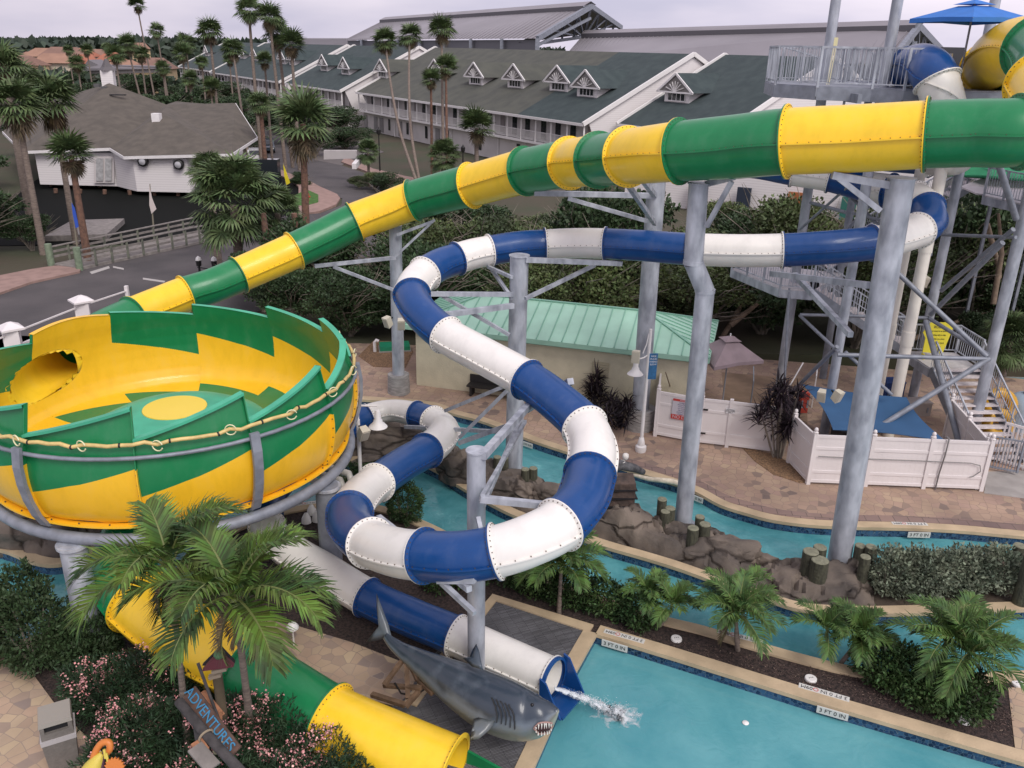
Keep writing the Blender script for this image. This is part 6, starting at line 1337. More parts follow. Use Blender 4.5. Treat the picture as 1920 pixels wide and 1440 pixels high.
# dark trees around restaurant and hotel
dl = [(48,-46,5.5,.9),(118,-34,70,0)]
spots = [(-33,52,.8),(-36,50,.8),(-40,54,.9),(-44,58,1.1),(-30.5,53,.45),(-50,75,1.2),(-42,104,1.3),(-36,112,1.2),(-30,118,1.3),(-56,110,1.5),(-62,120,1.6),(-70,130,1.6),(-80,125,1.5),(-54,128,1.5),(-26,128,1.1),(-34,132,1.2),(-44,136,1.3),(-22,112,.8),(-24,104,.7),(-52,98,1.1),(-66,100,1.3),(-46,150,1.3),(-58,160,1.4),(-75,160,1.5),(-90,165,1.6),(-100,180,1.6),(-38,170,1.3),(-60,185,1.4),(-84,200,1.5),(-50,200,1.3),(-70,215,1.3),(-105,215,1.5),(-64,170,1.2),(-42,88,.6)]
labs = ['dark rounded tree']
for k, (x, y, s_) in enumerate(spots):
    g_ = 'dark trees around the restaurant' if y < 105 else 'dark trees between the restaurant and the far houses'; lab = 'dark bushy evergreen growing near the restaurant and the footbridge' if y < 105 else 'dark evergreen in the belt between the restaurant and the far houses'
    tree('dark', x, y, s_, lab, group=g_, i=k, zs=0.85 if y < 105 else 0.6, name='evergreen_tree')
for k, (px, py, y, s_) in enumerate(((700,300,80,.5),(725,305,79,.45),(750,318,76,.4),(775,322,75,.4),(672,300,81,.35),(860,320,72,.5),(800,325,73,.4),(560,300,82,.3))):
    p = AY(px, py, y); tree('dark' if k % 2 else 'man', p.x, y, s_, 'trimmed dark shrub in the planting strip below the hotel', 'shrub', 'shrubs below the hotel', i=k, zs=.7, name='hotel_shrub')
for k, (px, py, y, s_) in enumerate(((420,322,62,.35),(455,330,60,.35),(480,345,57,.3),(400,335,58,.3))): p = AY(px, py, y); tree('man', p.x, y, s_, 'low bright bush at the restaurant corner by the road', 'shrub', 'bushes at the restaurant corner', i=k, zs=.7, name='corner_bush')
for k, (x, y, s_) in enumerate(((24,38,.5),(28,36,.6),(21,36.5,.35),(30,33,.5),(33,36,.7))): tree('dark', x, y, s_, 'dark bush behind the tower stairs', 'shrub', 'bushes behind the tower stairs', i=k, name='dark_bush')
# far wooded horizon (one mass)
g = nprng(9); n = 60000; y = g.uniform(430, 1500, n)**1.0; x = g.uniform(-1, 1, n)*y*0.75; x = np.where(x > y*0.05, -np.abs(x), x); zb = 2+9.5*g.random(n)**0.6*(0.8+0.2*np.sin(x*0.02+y*0.01)); C = np.stack([x, y, zb], 1)
far = quads_mesh('far_woods', leaf_quads(C, 4.2, g, 0.9, upb=0.0), Lf); far['kind'] = 'stuff'
g = nprng(10); n = 16000; y = g.uniform(200, 430, n); x = -g.uniform(0.12, 0.8, n)*y; C = np.stack([x, y, 3.5*g.random(n)], 1); far2 = quads_mesh('far_scrub', leaf_quads(C, 2.0, g, 0.8), Lf); far2['kind'] = 'stuff'
# --- feather palms (near)
def frond(mb_q, base, az, el, L_, g, nl=34, ll=0.42, w_=0.022, curl=1.2, vshape=0.5):
    """adds leaflet quads; returns rachis points"""
    n = 14; pts = []; p = np.array(base, float); a = el; side = np.array([-sin(az), cos(az), 0])
    for i in range(n+1):
        pts.append(p.copy()); d = np.array([cos(az)*cos(a), sin(az)*cos(a), sin(a)]); p = p+d*L_/n; a -= curl/n*(0.5+1.2*i/n)
    P_ = np.array(pts)
    for s_ in (-1, 1):
        for k in range(nl):
            t = 0.12+0.88*k/nl; x = t*n; i = min(int(x), n-1); f = x-i; c = P_[i]*(1-f)+P_[i+1]*f; tg = P_[i+1]-P_[i]; tg /= np.linalg.norm(tg); nr = np.cross(side, tg)*-1
            if nr[2] < 0: nr = -nr
            l_ = ll*(0.55+0.6*sin(pi*min(1, t*0.95+0.08)))*g.uniform(.85,1.1); dd = tg*(0.55+0.5*t)+side*s_*(1.0-0.35*t)+nr*vshape*g.uniform(.5,1.2); dd /= np.linalg.norm(dd)
            wv_ = np.cross(dd, nr); wv_ /= np.linalg.norm(wv_)+1e-9; m_ = c+dd*l_*0.5; tp = m_+(dd+np.array([0,0,-0.55*g.uniform(.5,1.5)]))*l_*0.45
            mb_q.append([c-wv_*w_*0.5, c+wv_*w_*0.5, m_+wv_*w_, m_-wv_*w_]); mb_q.append([m_-wv_*w_, m_+wv_*w_, tp+wv_*0.003, tp-wv_*0.003])
    return pts
def feather_palm(c, H, Lf_, label, seed, nf=15, ll=0.42, w_=0.022, tr=0.06, heads=1, m=Pn2, lean=(0,0), drop=0.25, dead=0, nl=34, name='feather_palm', group=None, curl=1.3, shaft=True, els=None):
    g = nprng(seed); e = E(name, c)
    for h_ in range(heads):
        a0 = g.uniform(0, 6.28); off = Vector((0.28*cos(a0+h_*2.2), 0.28*sin(a0+h_*2.2), 0))*(1 if heads > 1 else 0); Hh = H*g.uniform(.85,1.1) if heads > 1 else H; tp = Vector((lean[0], lean[1], Hh))+off*1.2
        MB().tube([off*0.3+V3(0,0,-0.05), tp*0.5+off*0.3, tp], [tr*1.3, tr*0.9, tr*0.8], 9).build('trunk', pbark, e, smooth=60)
        if shaft: MB().tube([tp-V3(0,0,0.05), tp+V3(0,0,0.28)], [tr*1.1, tr*0.5], 8).build('crownshaft', mat('palm_shaft', (0.22,0.26,0.10), 0.6), e, smooth=60)
        Q = []; Qd = []; mb = MB()
        for k in range(nf+dead):
            dd_ = k >= nf; az = 2.4*k+g.uniform(-.3,.3); el = (g.uniform(-1.2,-0.7) if dd_ else (1.35-1.25*((k % nf)/nf)**0.9+g.uniform(-.1,.1)))
            if els and not dd_: az, el = els[k % len(els)]
            pts = frond(Qd if dd_ else Q, tp+V3(0,0,0.15), az, el, Lf_*g.uniform(.85,1.08)*(0.75 if dd_ else 1), g, nl, ll*(0.5 if dd_ else 1), w_*(0.6 if dd_ else 1), curl*(0.5 if dd_ else 1)); mb.tube([Vector(q) for q in pts], [0.018*Lf_*(1-0.8*i/len(pts)) for i in range(len(pts))], 5)
        quads_mesh('crown', np.array(Q), m, e); mb.build('rachis', mat('rachis_green', (0.16,0.19,0.06), 0.6), e, smooth=60)
        if Qd: quads_mesh('dead_fronds', np.array(Qd), Pd, e)
    T(e, label, 'palm tree', group); return e
g = G(1228,1172); feather_palm(g, 0.55, 0.72, 'small palm between the hedge end and the narrow river', 51, nf=9, ll=0.30, w_=0.015, heads=2, tr=0.035)
g = G(1388,1215); feather_palm(g, 0.95, 1.05, 'bushy young palm in the mulch, second along the planter', 52, nf=12, ll=0.36, w_=0.015, heads=2, tr=0.05, dead=2)
g = G(1570,1240); feather_palm(g, 0.6, 0.82, 'double trunked young palm beside the skimmer lid', 53, nf=8, ll=0.34, w_=0.015, heads=3, tr=0.035, dead=1)
g = G(1765,1300); feather_palm(g, 0.95, 1.28, 'largest planter palm rising from the round bush at right', 54, nf=13, ll=0.42, w_=0.017, heads=2, tr=0.07, dead=1)
g = G(1048,1150); feather_palm(g, 1.2, 1.2, 'palm leaning over the hedge under the white slide section', 55, nf=15, ll=0.42, w_=0.022, heads=1, tr=0.05)
# big foreground palms: crowns placed at known heights
def near_palm(px, py, z, bpx, bpy, label, seed, **k):
    c = G(px, py, z); b = G(bpx, bpy, 0); return feather_palm((b.x, b.y, 0), z-0.15, k.pop('L', 2.0), label, seed, lean=(c.x-b.x, c.y-b.y), m=Pn, **k)
near_palm(318,1062,4.3,355,1420,'left of the two big foreground palms, drooping over the yellow bend',61,L=1.7,nf=9,ll=0.55,w_=0.019,tr=0.06,dead=4,nl=56,curl=1.7)
near_palm(440,1120,4.1,475,1405,'right of the two big foreground palms with broad bright fronds',62,L=1.8,nf=11,ll=0.58,w_=0.021,tr=0.07,dead=4,nl=56,curl=1.7)
# hedges and bushes
def hedge(pts_px, w_, h_, n, size, m, label, seed, z=0, cat='hedge', asp=0.5):
    P_ = [G(a, b) for a, b in pts_px]; c = P_[0]; bl = []
    for i in range(len(P_)-1):
        k = max(2, int((P_[i+1]-P_[i]).length/0.5))
        for q in range(k): p = P_[i].lerp(P_[i+1], q/k)-c; bl.append((p.x, p.y, h_*0.5, w_*(0.9+0.2*sin(q*2.1+i)), w_*(0.9+0.2*cos(q*1.7)), h_*0.55*(1+0.08*sin(q*2.7+i*1.3))))
    return blob_plant('hedge', (c.x, c.y, z), bl, n, size, m, label, cat, seed=seed, asp=asp, shell=0.5)
hedge([(1660,1105),(1720,1108),(1790,1106),(1850,1100),(1885,1095)], 0.62, 1.05, 15000, 0.10, Lg, 'silvery green hedge on the rock island beside the wooden piles', 71, asp=0.55)
hedge([(960,1090),(1010,1110),(1070,1128),(1130,1145),(1190,1165),(1215,1178)], 0.5, 0.8, 13000, 0.09, Lh, 'dark green hedge between the ribbed deck and the narrow river', 72)
hedge([(820,1100),(880,1090),(940,1075)], 0.45, 0.7, 5000, 0.09, Lh, 'darker hedge piece left of the short grey column', 73)
hedge([(1640,1265),(1690,1290),(1740,1315),(1790,1330),(1840,1320)], 0.62, 0.85, 15000, 0.09, Lh, 'rounded dark green bush around the largest planter palm', 74)
blob_plant('round_shrub', G(760,975), [(0,0,0.55,0.5,0.5,0.6)], 6000, 0.07, Lh, 'rounded clipped shrub under the blue slide section', 'shrub', seed=75)
blob_plant('round_shrub', G(655,905), [(0,0,0.3,0.6,0.4,0.3),(0.6,0.1,0.25,0.5,0.4,0.3)], 5000, 0.07, Lh, 'low shrub patch on the river bank left of the white slide section', 'shrub', seed=76)
blob_plant('dark_shrub', G(70,1245), [(0,0,0.9,0.9,0.8,0.9),(0.9,0.2,0.6,0.7,0.7,0.6),(-0.4,0.6,1.3,0.5,0.5,0.7),(1.3,-0.3,0.4,0.6,0.5,0.5)], 15000, 0.10, Ld, 'large dark shrub at the left in front of the grey column', 'shrub', seed=77)
blob_plant('dark_shrub', G(-5,1225), [(0,0,0.9,0.55,0.5,1.0),(-0.6,0.2,0.6,0.6,0.6,0.7)], 8000, 0.10, Ld, 'dark shrub cut by the left edge', 'shrub', seed=78)
blob_plant('dark_shrub', G(180,1235), [(0,0,0.5,0.6,0.6,0.55),(-0.6,0,0.4,0.5,0.5,0.5)], 8000, 0.09, Ld, 'low dark shrub between the column and the pink oleander', 'shrub', seed=79)
pink = mat('pink_petal', (0.72,0.26,0.27), 0.6, col2=(0.78,0.46,0.42), vscale=9, island=0.25)
def flowers(e, C, g):
    n = len(C)//70; cl = np.sin(C[:, 0]*4.1+C[:, 2]*3)+np.sin(C[:, 1]*4.7-C[:, 0]*2.3)+0.5*g.random(len(C)); idx = np.argsort(-cl)[:len(C)//2]; idx = g.choice(idx, n*2); pp = C[idx]; sc_ = pp[:, 2]+0.25*(-pp[:, 1]); k = np.argsort(-sc_)[:n]; base = pp[k]; Q = []
    for b in base:
        b = b*1.03+np.array([0,-0.02,0.05])
        for q in range(int(g.integers(3, 12))):
            c = b+g.normal(size=3)*0.05; u = g.normal(size=3); u[2] = abs(u[2])+0.6; u /= np.linalg.norm(u); s_ = np.cross(u, g.normal(size=3)); s_ /= np.linalg.norm(s_); t_ = np.cross(u, s_); r = g.uniform(.014,.026); Q.append([c+s_*r, c+t_*r, c-s_*r, c-t_*r])
    quads_mesh('flowers', np.array(Q), pink, e)
for k, (px, py, bl, n, lab) in enumerate((
 (215,1345,[(0,0,0.55,0.75,0.6,0.6),(-0.5,0.3,0.5,0.6,0.5,0.55),(0.5,0.2,0.7,0.6,0.5,0.6)],13000,'pink flowering oleander behind the grey litter bin'),
 (270,1430,[(0,0,0.6,0.75,0.65,0.65),(0.6,0.1,0.65,0.6,0.5,0.6),(-0.3,-0.5,0.4,0.6,0.5,0.5)],13000,'pink oleander in front of the wooden sign, lower left'),
 (520,1420,[(0,0,0.55,0.8,0.65,0.6),(-0.7,0.1,0.6,0.6,0.6,0.6),(0.5,-0.2,0.45,0.6,0.5,0.5)],13000,'pink oleander right of the wooden sign below the green slide'),
 (610,1475,[(0,0,0.5,0.8,0.6,0.55),(0.4,-0.2,0.4,0.5,0.5,0.45),(-0.6,-0.4,0.5,0.6,0.5,0.5)],10000,'pink oleander at the bottom edge beside the yellow tube mouth'),
 (330,1330,[(0,0,0.5,0.7,0.5,0.55),(0.5,0,0.45,0.5,0.5,0.5)],8000,'pink oleander around the big palm trunks'),
 (420,1500,[(0,0,0.5,0.9,0.6,0.55),(0.8,-0.1,0.4,0.5,0.5,0.45)],8000,'pink oleander at the bottom edge under the sign'))):
    blob_plant('oleander', G(px, py), bl, n, 0.12, Lo, lab, 'flowering shrub', seed=80+k, asp=0.22, extra=flowers)
# dark red cordyline clumps
def spiky(px, py, hts, label, seed, rr=0.5, L_=0.55):
    g = nprng(seed); c = G(px, py); e = E('cordyline', c); Q = []; mb = MB()
    for (h_, k) in hts:
        a = g.uniform(0, 6.28); off = np.array([rr*cos(a)*g.random(), rr*sin(a)*g.random(), 0]); tp = off*1.6+np.array([0,0,h_]); mb.tube([tuple(off*0.4), tuple(tp)], [0.035,0.025], 6)
        for q in range(k):
            az = g.uniform(0, 6.28); el = g.uniform(-0.5, 1.3); d = np.array([cos(az)*cos(el), sin(az)*cos(el), sin(el)]); s_ = np.cross(d, [0,0,1.0]); s_ /= np.linalg.norm(s_)+1e-6; b = tp-np.array([0,0,g.uniform(0,0.5)]); l_ = L_*g.uniform(.7,1.2); w_ = 0.028; m_ = b+d*l_*0.5; t_ = m_+(d+np.array([0,0,-0.6*g.random()]))*l_*0.5
            Q.append([b-s_*w_*.4, b+s_*w_*.4, m_+s_*w_, m_-s_*w_]); Q.append([m_-s_*w_, m_+s_*w_, t_+s_*.004, t_-s_*.004])
    quads_mesh('foliage', np.array(Q), Lp, e); mb.build('stem', bark, e); T(e, label, 'shrub')
spiky(1462,858,[(1.0+0.14*k, 60) for k in range(13)],'tall dark red strap leaved plant between the two white fences',91, 0.6, 0.6)
spiky(1165,795,[(0.35+0.1*k, 50) for k in range(10)],'dark red strap leaved plant against the hut wall left of the lamp post',92, 0.85)
spiky(1110,775,[(0.8+0.12*k, 46) for k in range(7)],'taller dark red plant under the hut vent',93, 0.35)
# rough grass tufts, leaf litter
g = nprng(5); P0 = G(1400,1240); n = 2600
C = []
while len(C) < n:
    px, py = g.uniform(1130, 1900), g.uniform(1165, 1420); lo_ = 1215+(px-1130)*0.262-30; up_ = 1150+(px-1130)*0.20+22
    if up_ < py < lo_-2: q = G(px, py); C.append((q.x, q.y, 0.012+0.02*g.random()))
ch = quads_mesh('bark_chips', leaf_quads(np.array(C), 0.07, g, 0.3, upb=0.0)*np.array([1,1,0.5]), mat('bark_chip', (0.16,0.11,0.09), 0.95, col2=(0.05,0.035,0.03), vscale=8, island=0.5)); ch['kind'] = 'stuff'
# ================================================================ rocks, piles, shark and the foreground props
rockm = mat('artificial_rock', (0.185,0.15,0.12), 0.85, col2=(0.075,0.063,0.055), vscale=1.1, bump=0.9, bscale=4, detail=12)
def crack(m, sc_=1.3):
    t = m.node_tree; b = t.nodes['Principled BSDF']; l = t.links.new; g = t.nodes.new('ShaderNodeNewGeometry'); mp = t.nodes.new('ShaderNodeMapping'); mp.inputs['Scale'].default_value = (1, 1, 2.4); l(g.outputs['Position'], mp.inputs[0])
    n = t.nodes.new('ShaderNodeTexNoise'); n.inputs['Scale'].default_value = 2.5; n.inputs['Detail'].default_value = 6; l(mp.outputs[0], n.inputs[0]); mv = t.nodes.new('ShaderNodeMix'); mv.data_type = 'RGBA'; mv.inputs[0].default_value = 0.25; l(mp.outputs[0], mv.inputs[6]); l(n.outputs['Color'], mv.inputs[7])
    v = t.nodes.new('ShaderNodeTexVoronoi'); v.feature = 'DISTANCE_TO_EDGE'; v.inputs['Scale'].default_value = sc_; l(mv.outputs[2], v.inputs['Vector'])
    r = t.nodes.new('ShaderNodeValToRGB'); r.color_ramp.elements[0].color = (0.25,0.22,0.2,1); r.color_ramp.elements[1].position = 0.05; l(v.outputs['Distance'], r.inputs[0])
    old = b.inputs['Base Color'].links[0].from_socket; ml = t.nodes.new('ShaderNodeMix'); ml.data_type = 'RGBA'; ml.blend_type = 'MULTIPLY'; ml.inputs[0].default_value = 1; l(old, ml.inputs[6]); l(r.outputs[0], ml.inputs[7]); l(ml.outputs[2], b.inputs['Base Color'])
    b2 = t.nodes.new('ShaderNodeBump'); b2.inputs['Strength'].default_value = 0.8; b2.inputs['Distance'].default_value = 0.06; l(r.outputs[0], b2.inputs['Height']); l(b.inputs['Normal'].links[0].from_socket, b2.inputs['Normal']); l(b2.outputs[0], b.inputs['Normal'])
crack(rockm, 0.62)
from mathutils import noise as mnoise
def yat(path, x):
    P_ = sorted(path, key=lambda q: q[0])
    for i in range(len(P_)-1):
        if P_[i][0] <= x <= P_[i+1][0]: f = (x-P_[i][0])/max(1e-6, P_[i+1][0]-P_[i][0]); return P_[i][1]*(1-f)+P_[i+1][1]*f
    return P_[0][1] if x < P_[0][0] else P_[-1][1]
def hrock(x):
    h = 0.42+0.16*sin(x*0.021)+0.1*sin(x*0.047+1)
    for c, w_, a in ((1160,45,0.75),(880,70,0.25),(760,120,0.35),(1320,60,0.15),(1040,60,0.15),(1580,50,0.12),(640,80,0.3),(60,120,0.4)): h += a*math.exp(-((x-c)/w_)**2)
    if x > 1600: h *= max(0.0, 1-(x-1600)/40)
    return h
mb = MB(); xs = np.arange(-130, 1648, 7.0); nt_ = 18; vs = []
for x in xs:
    a = G(x, yat(isl_low, x)); b = G(x, yat(isl_up, x)); n_ = (b-a)
    for j in range(nt_+1):
        t = j/nt_; tt = 0.0+t*1.0; p = a+n_*tt; inset = 0.36/max(0.6, n_.length)
        q = max(0.0, min(1.0, (t-inset)/(1-inset))); base = a+n_*(inset+(1-inset)*q)
        prof_ = (min(1, q*7))**0.5*(min(1, (1-q)*6))**0.5
        nz = mnoise.fractal(Vector((base.x*1.1, base.y*1.1, 0)), 1.0, 2.0, 4); cr2 = abs(mnoise.noise(Vector((base.x*1.5, base.y*2.2, 3))))
        h = 0.68*hrock(x)*prof_*(1+0.45*nz)-0.22*math.exp(-(cr2/0.05)**2)*prof_
        st = round(h/0.16)*0.16; h = h*0.45+st*0.55
        ox = mnoise.noise(Vector((base.x*2, base.y*2, h*3)))*0.10*prof_
        vs.append((base.x+ox, base.y+0.10*mnoise.noise(Vector((base.x*3, 5, h)))+ox, (h if q > 0 else -0.02)-(0.3 if q >= 1 else 0)))
fs = [(i*(nt_+1)+j, (i+1)*(nt_+1)+j, (i+1)*(nt_+1)+j+1, i*(nt_+1)+j+1) for i in range(len(xs)-1) for j in range(nt_)]
mb.add(vs, fs); S(mb.build('rocks', rockm, smooth=38, fix=True))
def rock_h(px, py):
    t = 0.5; return max(0.1, hrock(px)*0.75)
def boulder(px, py, z, r, label, seed, sc3=(1,1,0.7), m=None):
    p = G(px, py, z); bm = bmesh.new(); bmesh.ops.create_icosphere(bm, subdivisions=4, radius=1.0)
    for v in bm.verts:
        f = 1+0.28*mnoise.fractal(v.co*1.3+Vector((seed*7.1,0,0)), 1.0, 2.0, 4); v.co = Vector((v.co.x*r*sc3[0]*f, v.co.y*r*sc3[1]*f, v.co.z*r*sc3[2]*f))
    me = bpy.data.meshes.new('boulder'); bm.to_mesh(me); bm.free(); me.materials.append(m or rockm); me.polygons.foreach_set('use_smooth', [True]*len(me.polygons)); me.set_sharp_from_angle(angle=R(35))
    o = bpy.data.objects.new('boulder', me); COL.objects.link(o); o.location = p; T(o, label, 'boulder')
boulder(868,880,0.3,0.75,'rounded brown boulder below the straight blue slide section',1,(1,0.7,0.8)); boulder(740,835,0.3,0.9,'long brown boulder behind the straight blue slide section',2,(1.6,0.6,0.7)); boulder(1045,930,0.35,0.6,'brown boulder right of the paired wooden piles',3,(1.1,.7,.7)); boulder(1350,1035,0.15,0.75,'flat brown boulder right of the kinked column foot',4,(1.3,.7,.6)); boulder(1570,1100,0.1,0.72,'broad boulder under the nearest grey column',5,(1.25,.6,.5)); boulder(1110,960,0.2,0.55,'boulder at the foot of the dark stone pier',6)
boulder(30,1000,0.2,1.0,'brown boulder under the left side of the bowl',7,(1.4,.6,.6)); boulder(700,870,0.1,0.5,'small boulder on the bank left of the blue slide section',8,(1.2,.6,.6))
g = G(1158,972,0); e = E('stone_pier', g, 0.1)
brs = paver_mat('dark_stone_blocks', [(0.075,0.05,0.045),(0.11,0.075,0.06),(0.06,0.042,0.038),(0.13,0.09,0.07)], 4.0, (0.025,0.02,0.02), bw=0.8, bh=0.35)
MB().prism([(-0.42,-0.25),(0.38,-0.3),(0.45,0.4),(-0.4,0.45)], -0.3, 1.25, bottom=True).build('stonework', mat('dark_stone', (0.105,0.072,0.058), 0.9, col2=(0.045,0.034,0.03), vscale=3.5, bump=1, bscale=7), e)
for k in range(5): MB().box((0.0,-0.02,0.02+0.26*k), (0.86+0.05*(k%2),0.62,0.03), 0.0).build('stone_course', dark, e)
T(e, 'dark stone pier in the river under the right edge of the loop', 'pier')
pilew = mat('green_pile_wood', (0.085,0.085,0.055), 0.95, col2=(0.045,0.045,0.032), vscale=6, stretch=(3,3,0.5), bump=0.6, bscale=14); piletop = mat('pile_top', (0.20,0.20,0.14), 0.9, var=0.2, vscale=12)
def pile(px, by, ty, wpx, z0, label):
    b = G(px, by, z0); z = zat(Vector((b.x, b.y, 0)), ty); d = (b-CAMP).dot(FW); r = wpx*d/FPX/2; e = E('wooden_pile', (b.x, b.y, 0))
    MB().tube([(0,0,-0.25),(0.01,0,z*0.5),(0,0,z-0.02)], [r*1.04,r,r*0.98], 14).build('post', pilew, e, smooth=40); MB().lathe([(r*0.98,z-0.02),(r*0.9,z),(0,z+0.004)], n=14).build('top', piletop, e, smooth=30)
    T(e, label, 'wooden pile', 'cut wooden piles on the rock island')
for a in ((932,885,856,15,.3,'left of the short pile pair below the boulder, left of the tall column'),(946,884,858,14,.3,'pile touching the left side of the tall column foot'),(984,908,879,16,.3,'left of two piles right of the tall column foot'),(999,906,877,16,.3,'right of two piles right of the tall column foot'),
          (1237,985,935,18,.1,'tallest pile left of the kinked column foot'),(1253,990,952,20,.1,'pile directly left of the kinked column foot'),(1244,995,958,18,.1,'front pile of the three left of the kinked column'),(1309,1000,968,18,.3,'rear pile of the three right of the kinked column'),(1296,1024,989,22,.3,'front left pile of the three right of the kinked column'),(1318,1018,982,22,.3,'right pile of the three right of the kinked column'),
          (1513,1078,1033,30,.25,'left pile of the three left of the nearest column'),(1531,1065,1025,25,.25,'rear pile of the three left of the nearest column'),(1530,1094,1049,33,.2,'front pile of the three left of the nearest column'),(1604,1070,1022,20,.2,'rear pile of the three right of the nearest column'),(1623,1078,1024,21,.2,'tall pile right of the nearest column, beside the hedge'),(1612,1098,1043,20,.15,'front pile of the three right of the nearest column'),
          (1897,1080,1022,23,.1,'shorter pile at the right end of the silvery hedge'),(1912,1130,1042,30,.05,'tall dark pile cut by the right edge')): pile(*a)

# driftwood and skeleton
T(MB().tube([G(1176,888,0.1), G(1215,898,0.22), G(1262,903,0.2), G(1288,912,0.12)], [0.035,0.075,0.09,0.07], 9).build('driftwood_log', mat('bleached_wood', (0.62,0.56,0.44), 0.9, var=0.25, vscale=6), smooth=60), 'bleached white driftwood log lying across the river edge', 'log')
T(MB().tube([G(1140,882,0.9), G(1165,872,1.15), G(1190,878,1.0), G(1206,885,0.75)], [0.12,0.16,0.13,0.09], 9).build('dark_driftwood', mat('grey_driftwood', (0.10,0.10,0.105), 0.9, var=0.4, vscale=7, bump=0.6), smooth=60), 'dark grey driftwood trunk on top of the stone pier', 'log')
p = G(1173,857,1.35); e = E('skeleton', p); bone = mat('bone_white', (0.75,0.73,0.68), 0.5)
MB().lathe([(0,-0.09),(0.06,-0.08),(0.085,-0.03),(0.10,0.03),(0.085,0.09),(0.04,0.12),(0,0.125)], n=14).build('skull', bone, e, smooth=70)
mb = MB()
for k in range(6): a = 0.28-0.02*k; mb.tube([V3(-0.14+0.13*cos(x)*0.9-0.06*k, 0.1*sin(x)-0.1, -0.1-0.045*k) for x in np.linspace(-1.6,1.6,9)], 0.012, 5)
mb.build('rib_cage', bone, e, smooth=60); MB().tube([(-0.02,0,-0.08),(-0.2,-0.05,-0.2),(-0.42,-0.06,-0.38)], 0.02, 6).build('spine', bone, e); T(e, 'white skeleton with round skull slumped on the dark driftwood', 'skeleton')

# shark
shk = bpy.data.materials.new('shark_skin'); shk.use_nodes = True; t = shk.node_tree; b = t.nodes['Principled BSDF']; l = t.links.new
at = t.nodes.new('ShaderNodeAttribute'); at.attribute_name = 'tone'; nz = t.nodes.new('ShaderNodeTexNoise'); nz.inputs['Scale'].default_value = 2.0; nz.inputs['Detail'].default_value = 9; gg = t.nodes.new('ShaderNodeNewGeometry'); l(gg.outputs['Position'], nz.inputs[0])
ad = t.nodes.new('ShaderNodeMath'); ad.operation = 'MULTIPLY_ADD'; ad.inputs[1].default_value = 0.62; l(nz.outputs[0], ad.inputs[0]); l(at.outputs['Fac'], ad.inputs[2])
r_ = t.nodes.new('ShaderNodeValToRGB'); e_ = r_.color_ramp.elements; e_[0].position = 0.2; e_[0].color = (0.34,0.34,0.27,1); e_[1].position = 1.05; e_[1].color = (0.035,0.05,0.07,1); x_ = e_.new(0.55); x_.color = (0.15,0.155,0.13,1); x_ = e_.new(0.8); x_.color = (0.13,0.16,0.19,1)
l(ad.outputs[0], r_.inputs[0]); l(r_.outputs[0], b.inputs['Base Color']); b.inputs['Roughness'].default_value = 0.33; b.inputs['Coat Weight'].default_value = 0.25
bn = t.nodes.new('ShaderNodeBump'); bn.inputs['Strength'].default_value = 0.3; bn.inputs['Distance'].default_value = 0.03; l(nz.outputs[0], bn.inputs['Height']); l(bn.outputs[0], b.inputs['Normal'])
SP = [(722,1192,17.5,4,9),(736,1206,17.45,9,13),(757,1222,17.35,14,17),(790,1242,17.1,23,24),(830,1266,16.8,35,34),(872,1290,16.5,46,44),(912,1312,16.25,52,51),(945,1327,16.05,52,53),(972,1337,15.9,49,51),(996,1341,15.8,43,45),(1016,1340,15.7,34,36),(1032,1336,15.65,22,23),(1043,1333,15.6,9,9),(1046,1332,15.58,3,3)]
ds, ix = spline([tuple(D(a,b_,d))+(w_*d/FPX, h_*d/FPX) for a,b_,d,w_,h_ in SP], 6); so_ = Vector(D(945,1315,16.05)); shark = E('shark_sculpture', so_)
vs = []; tone = []; NSH = 40; fr2 = []
for i in range(len(ds)):
    p = Vector(ds[i][:3])-so_; tg = (Vector(ds[min(i+1,len(ds)-1)][:3])-Vector(ds[max(i-1,0)][:3])).normalized(); sx2 = tg.cross(V3(0,0,1)).normalized(); u2 = sx2.cross(tg).normalized(); rw, rh = ds[i][3], ds[i][4]; fr2.append((p, tg, sx2, u2, rw, rh)); f = i/(len(ds)-1)
    for j in range(NSH):
        a = 2*pi*j/NSH; ca, sa = cos(a), sin(a); rr = 1.0
        if f > 0.72 and sa < -0.1: rr -= 0.16*(f-0.72)/0.28*abs(sa)
        ridge = 0.05*max(0, sa)**6
        jaw = 0
        vs.append(p+sx2*(ca*rw*rr*(0.94 if sa > 0 else 1))+u2*(sa*rh*(rr+ridge))+(sx2*ca+u2*sa)*jaw*rw)
        tone.append(0.32+0.40*max(-0.9, min(1, (sa+0.12)*1.6)))
me = bpy.data.meshes.new('body'); k = len(ds); me.from_pydata(vs, [], [(i*NSH+j, i*NSH+(j+1)%NSH, (i+1)*NSH+(j+1)%NSH, (i+1)*NSH+j) for i in range(k-1) for j in range(NSH)]+[tuple(range(NSH))[::-1], tuple((k-1)*NSH+j for j in range(NSH))])
me.materials.append(shk); me.polygons.foreach_set('use_smooth', [True]*len(me.polygons)); a_ = me.attributes.new('tone', 'FLOAT', 'POINT'); a_.data.foreach_set('value', tone); o = bpy.data.objects.new('body', me); COL.objects.link(o); o.parent = shark
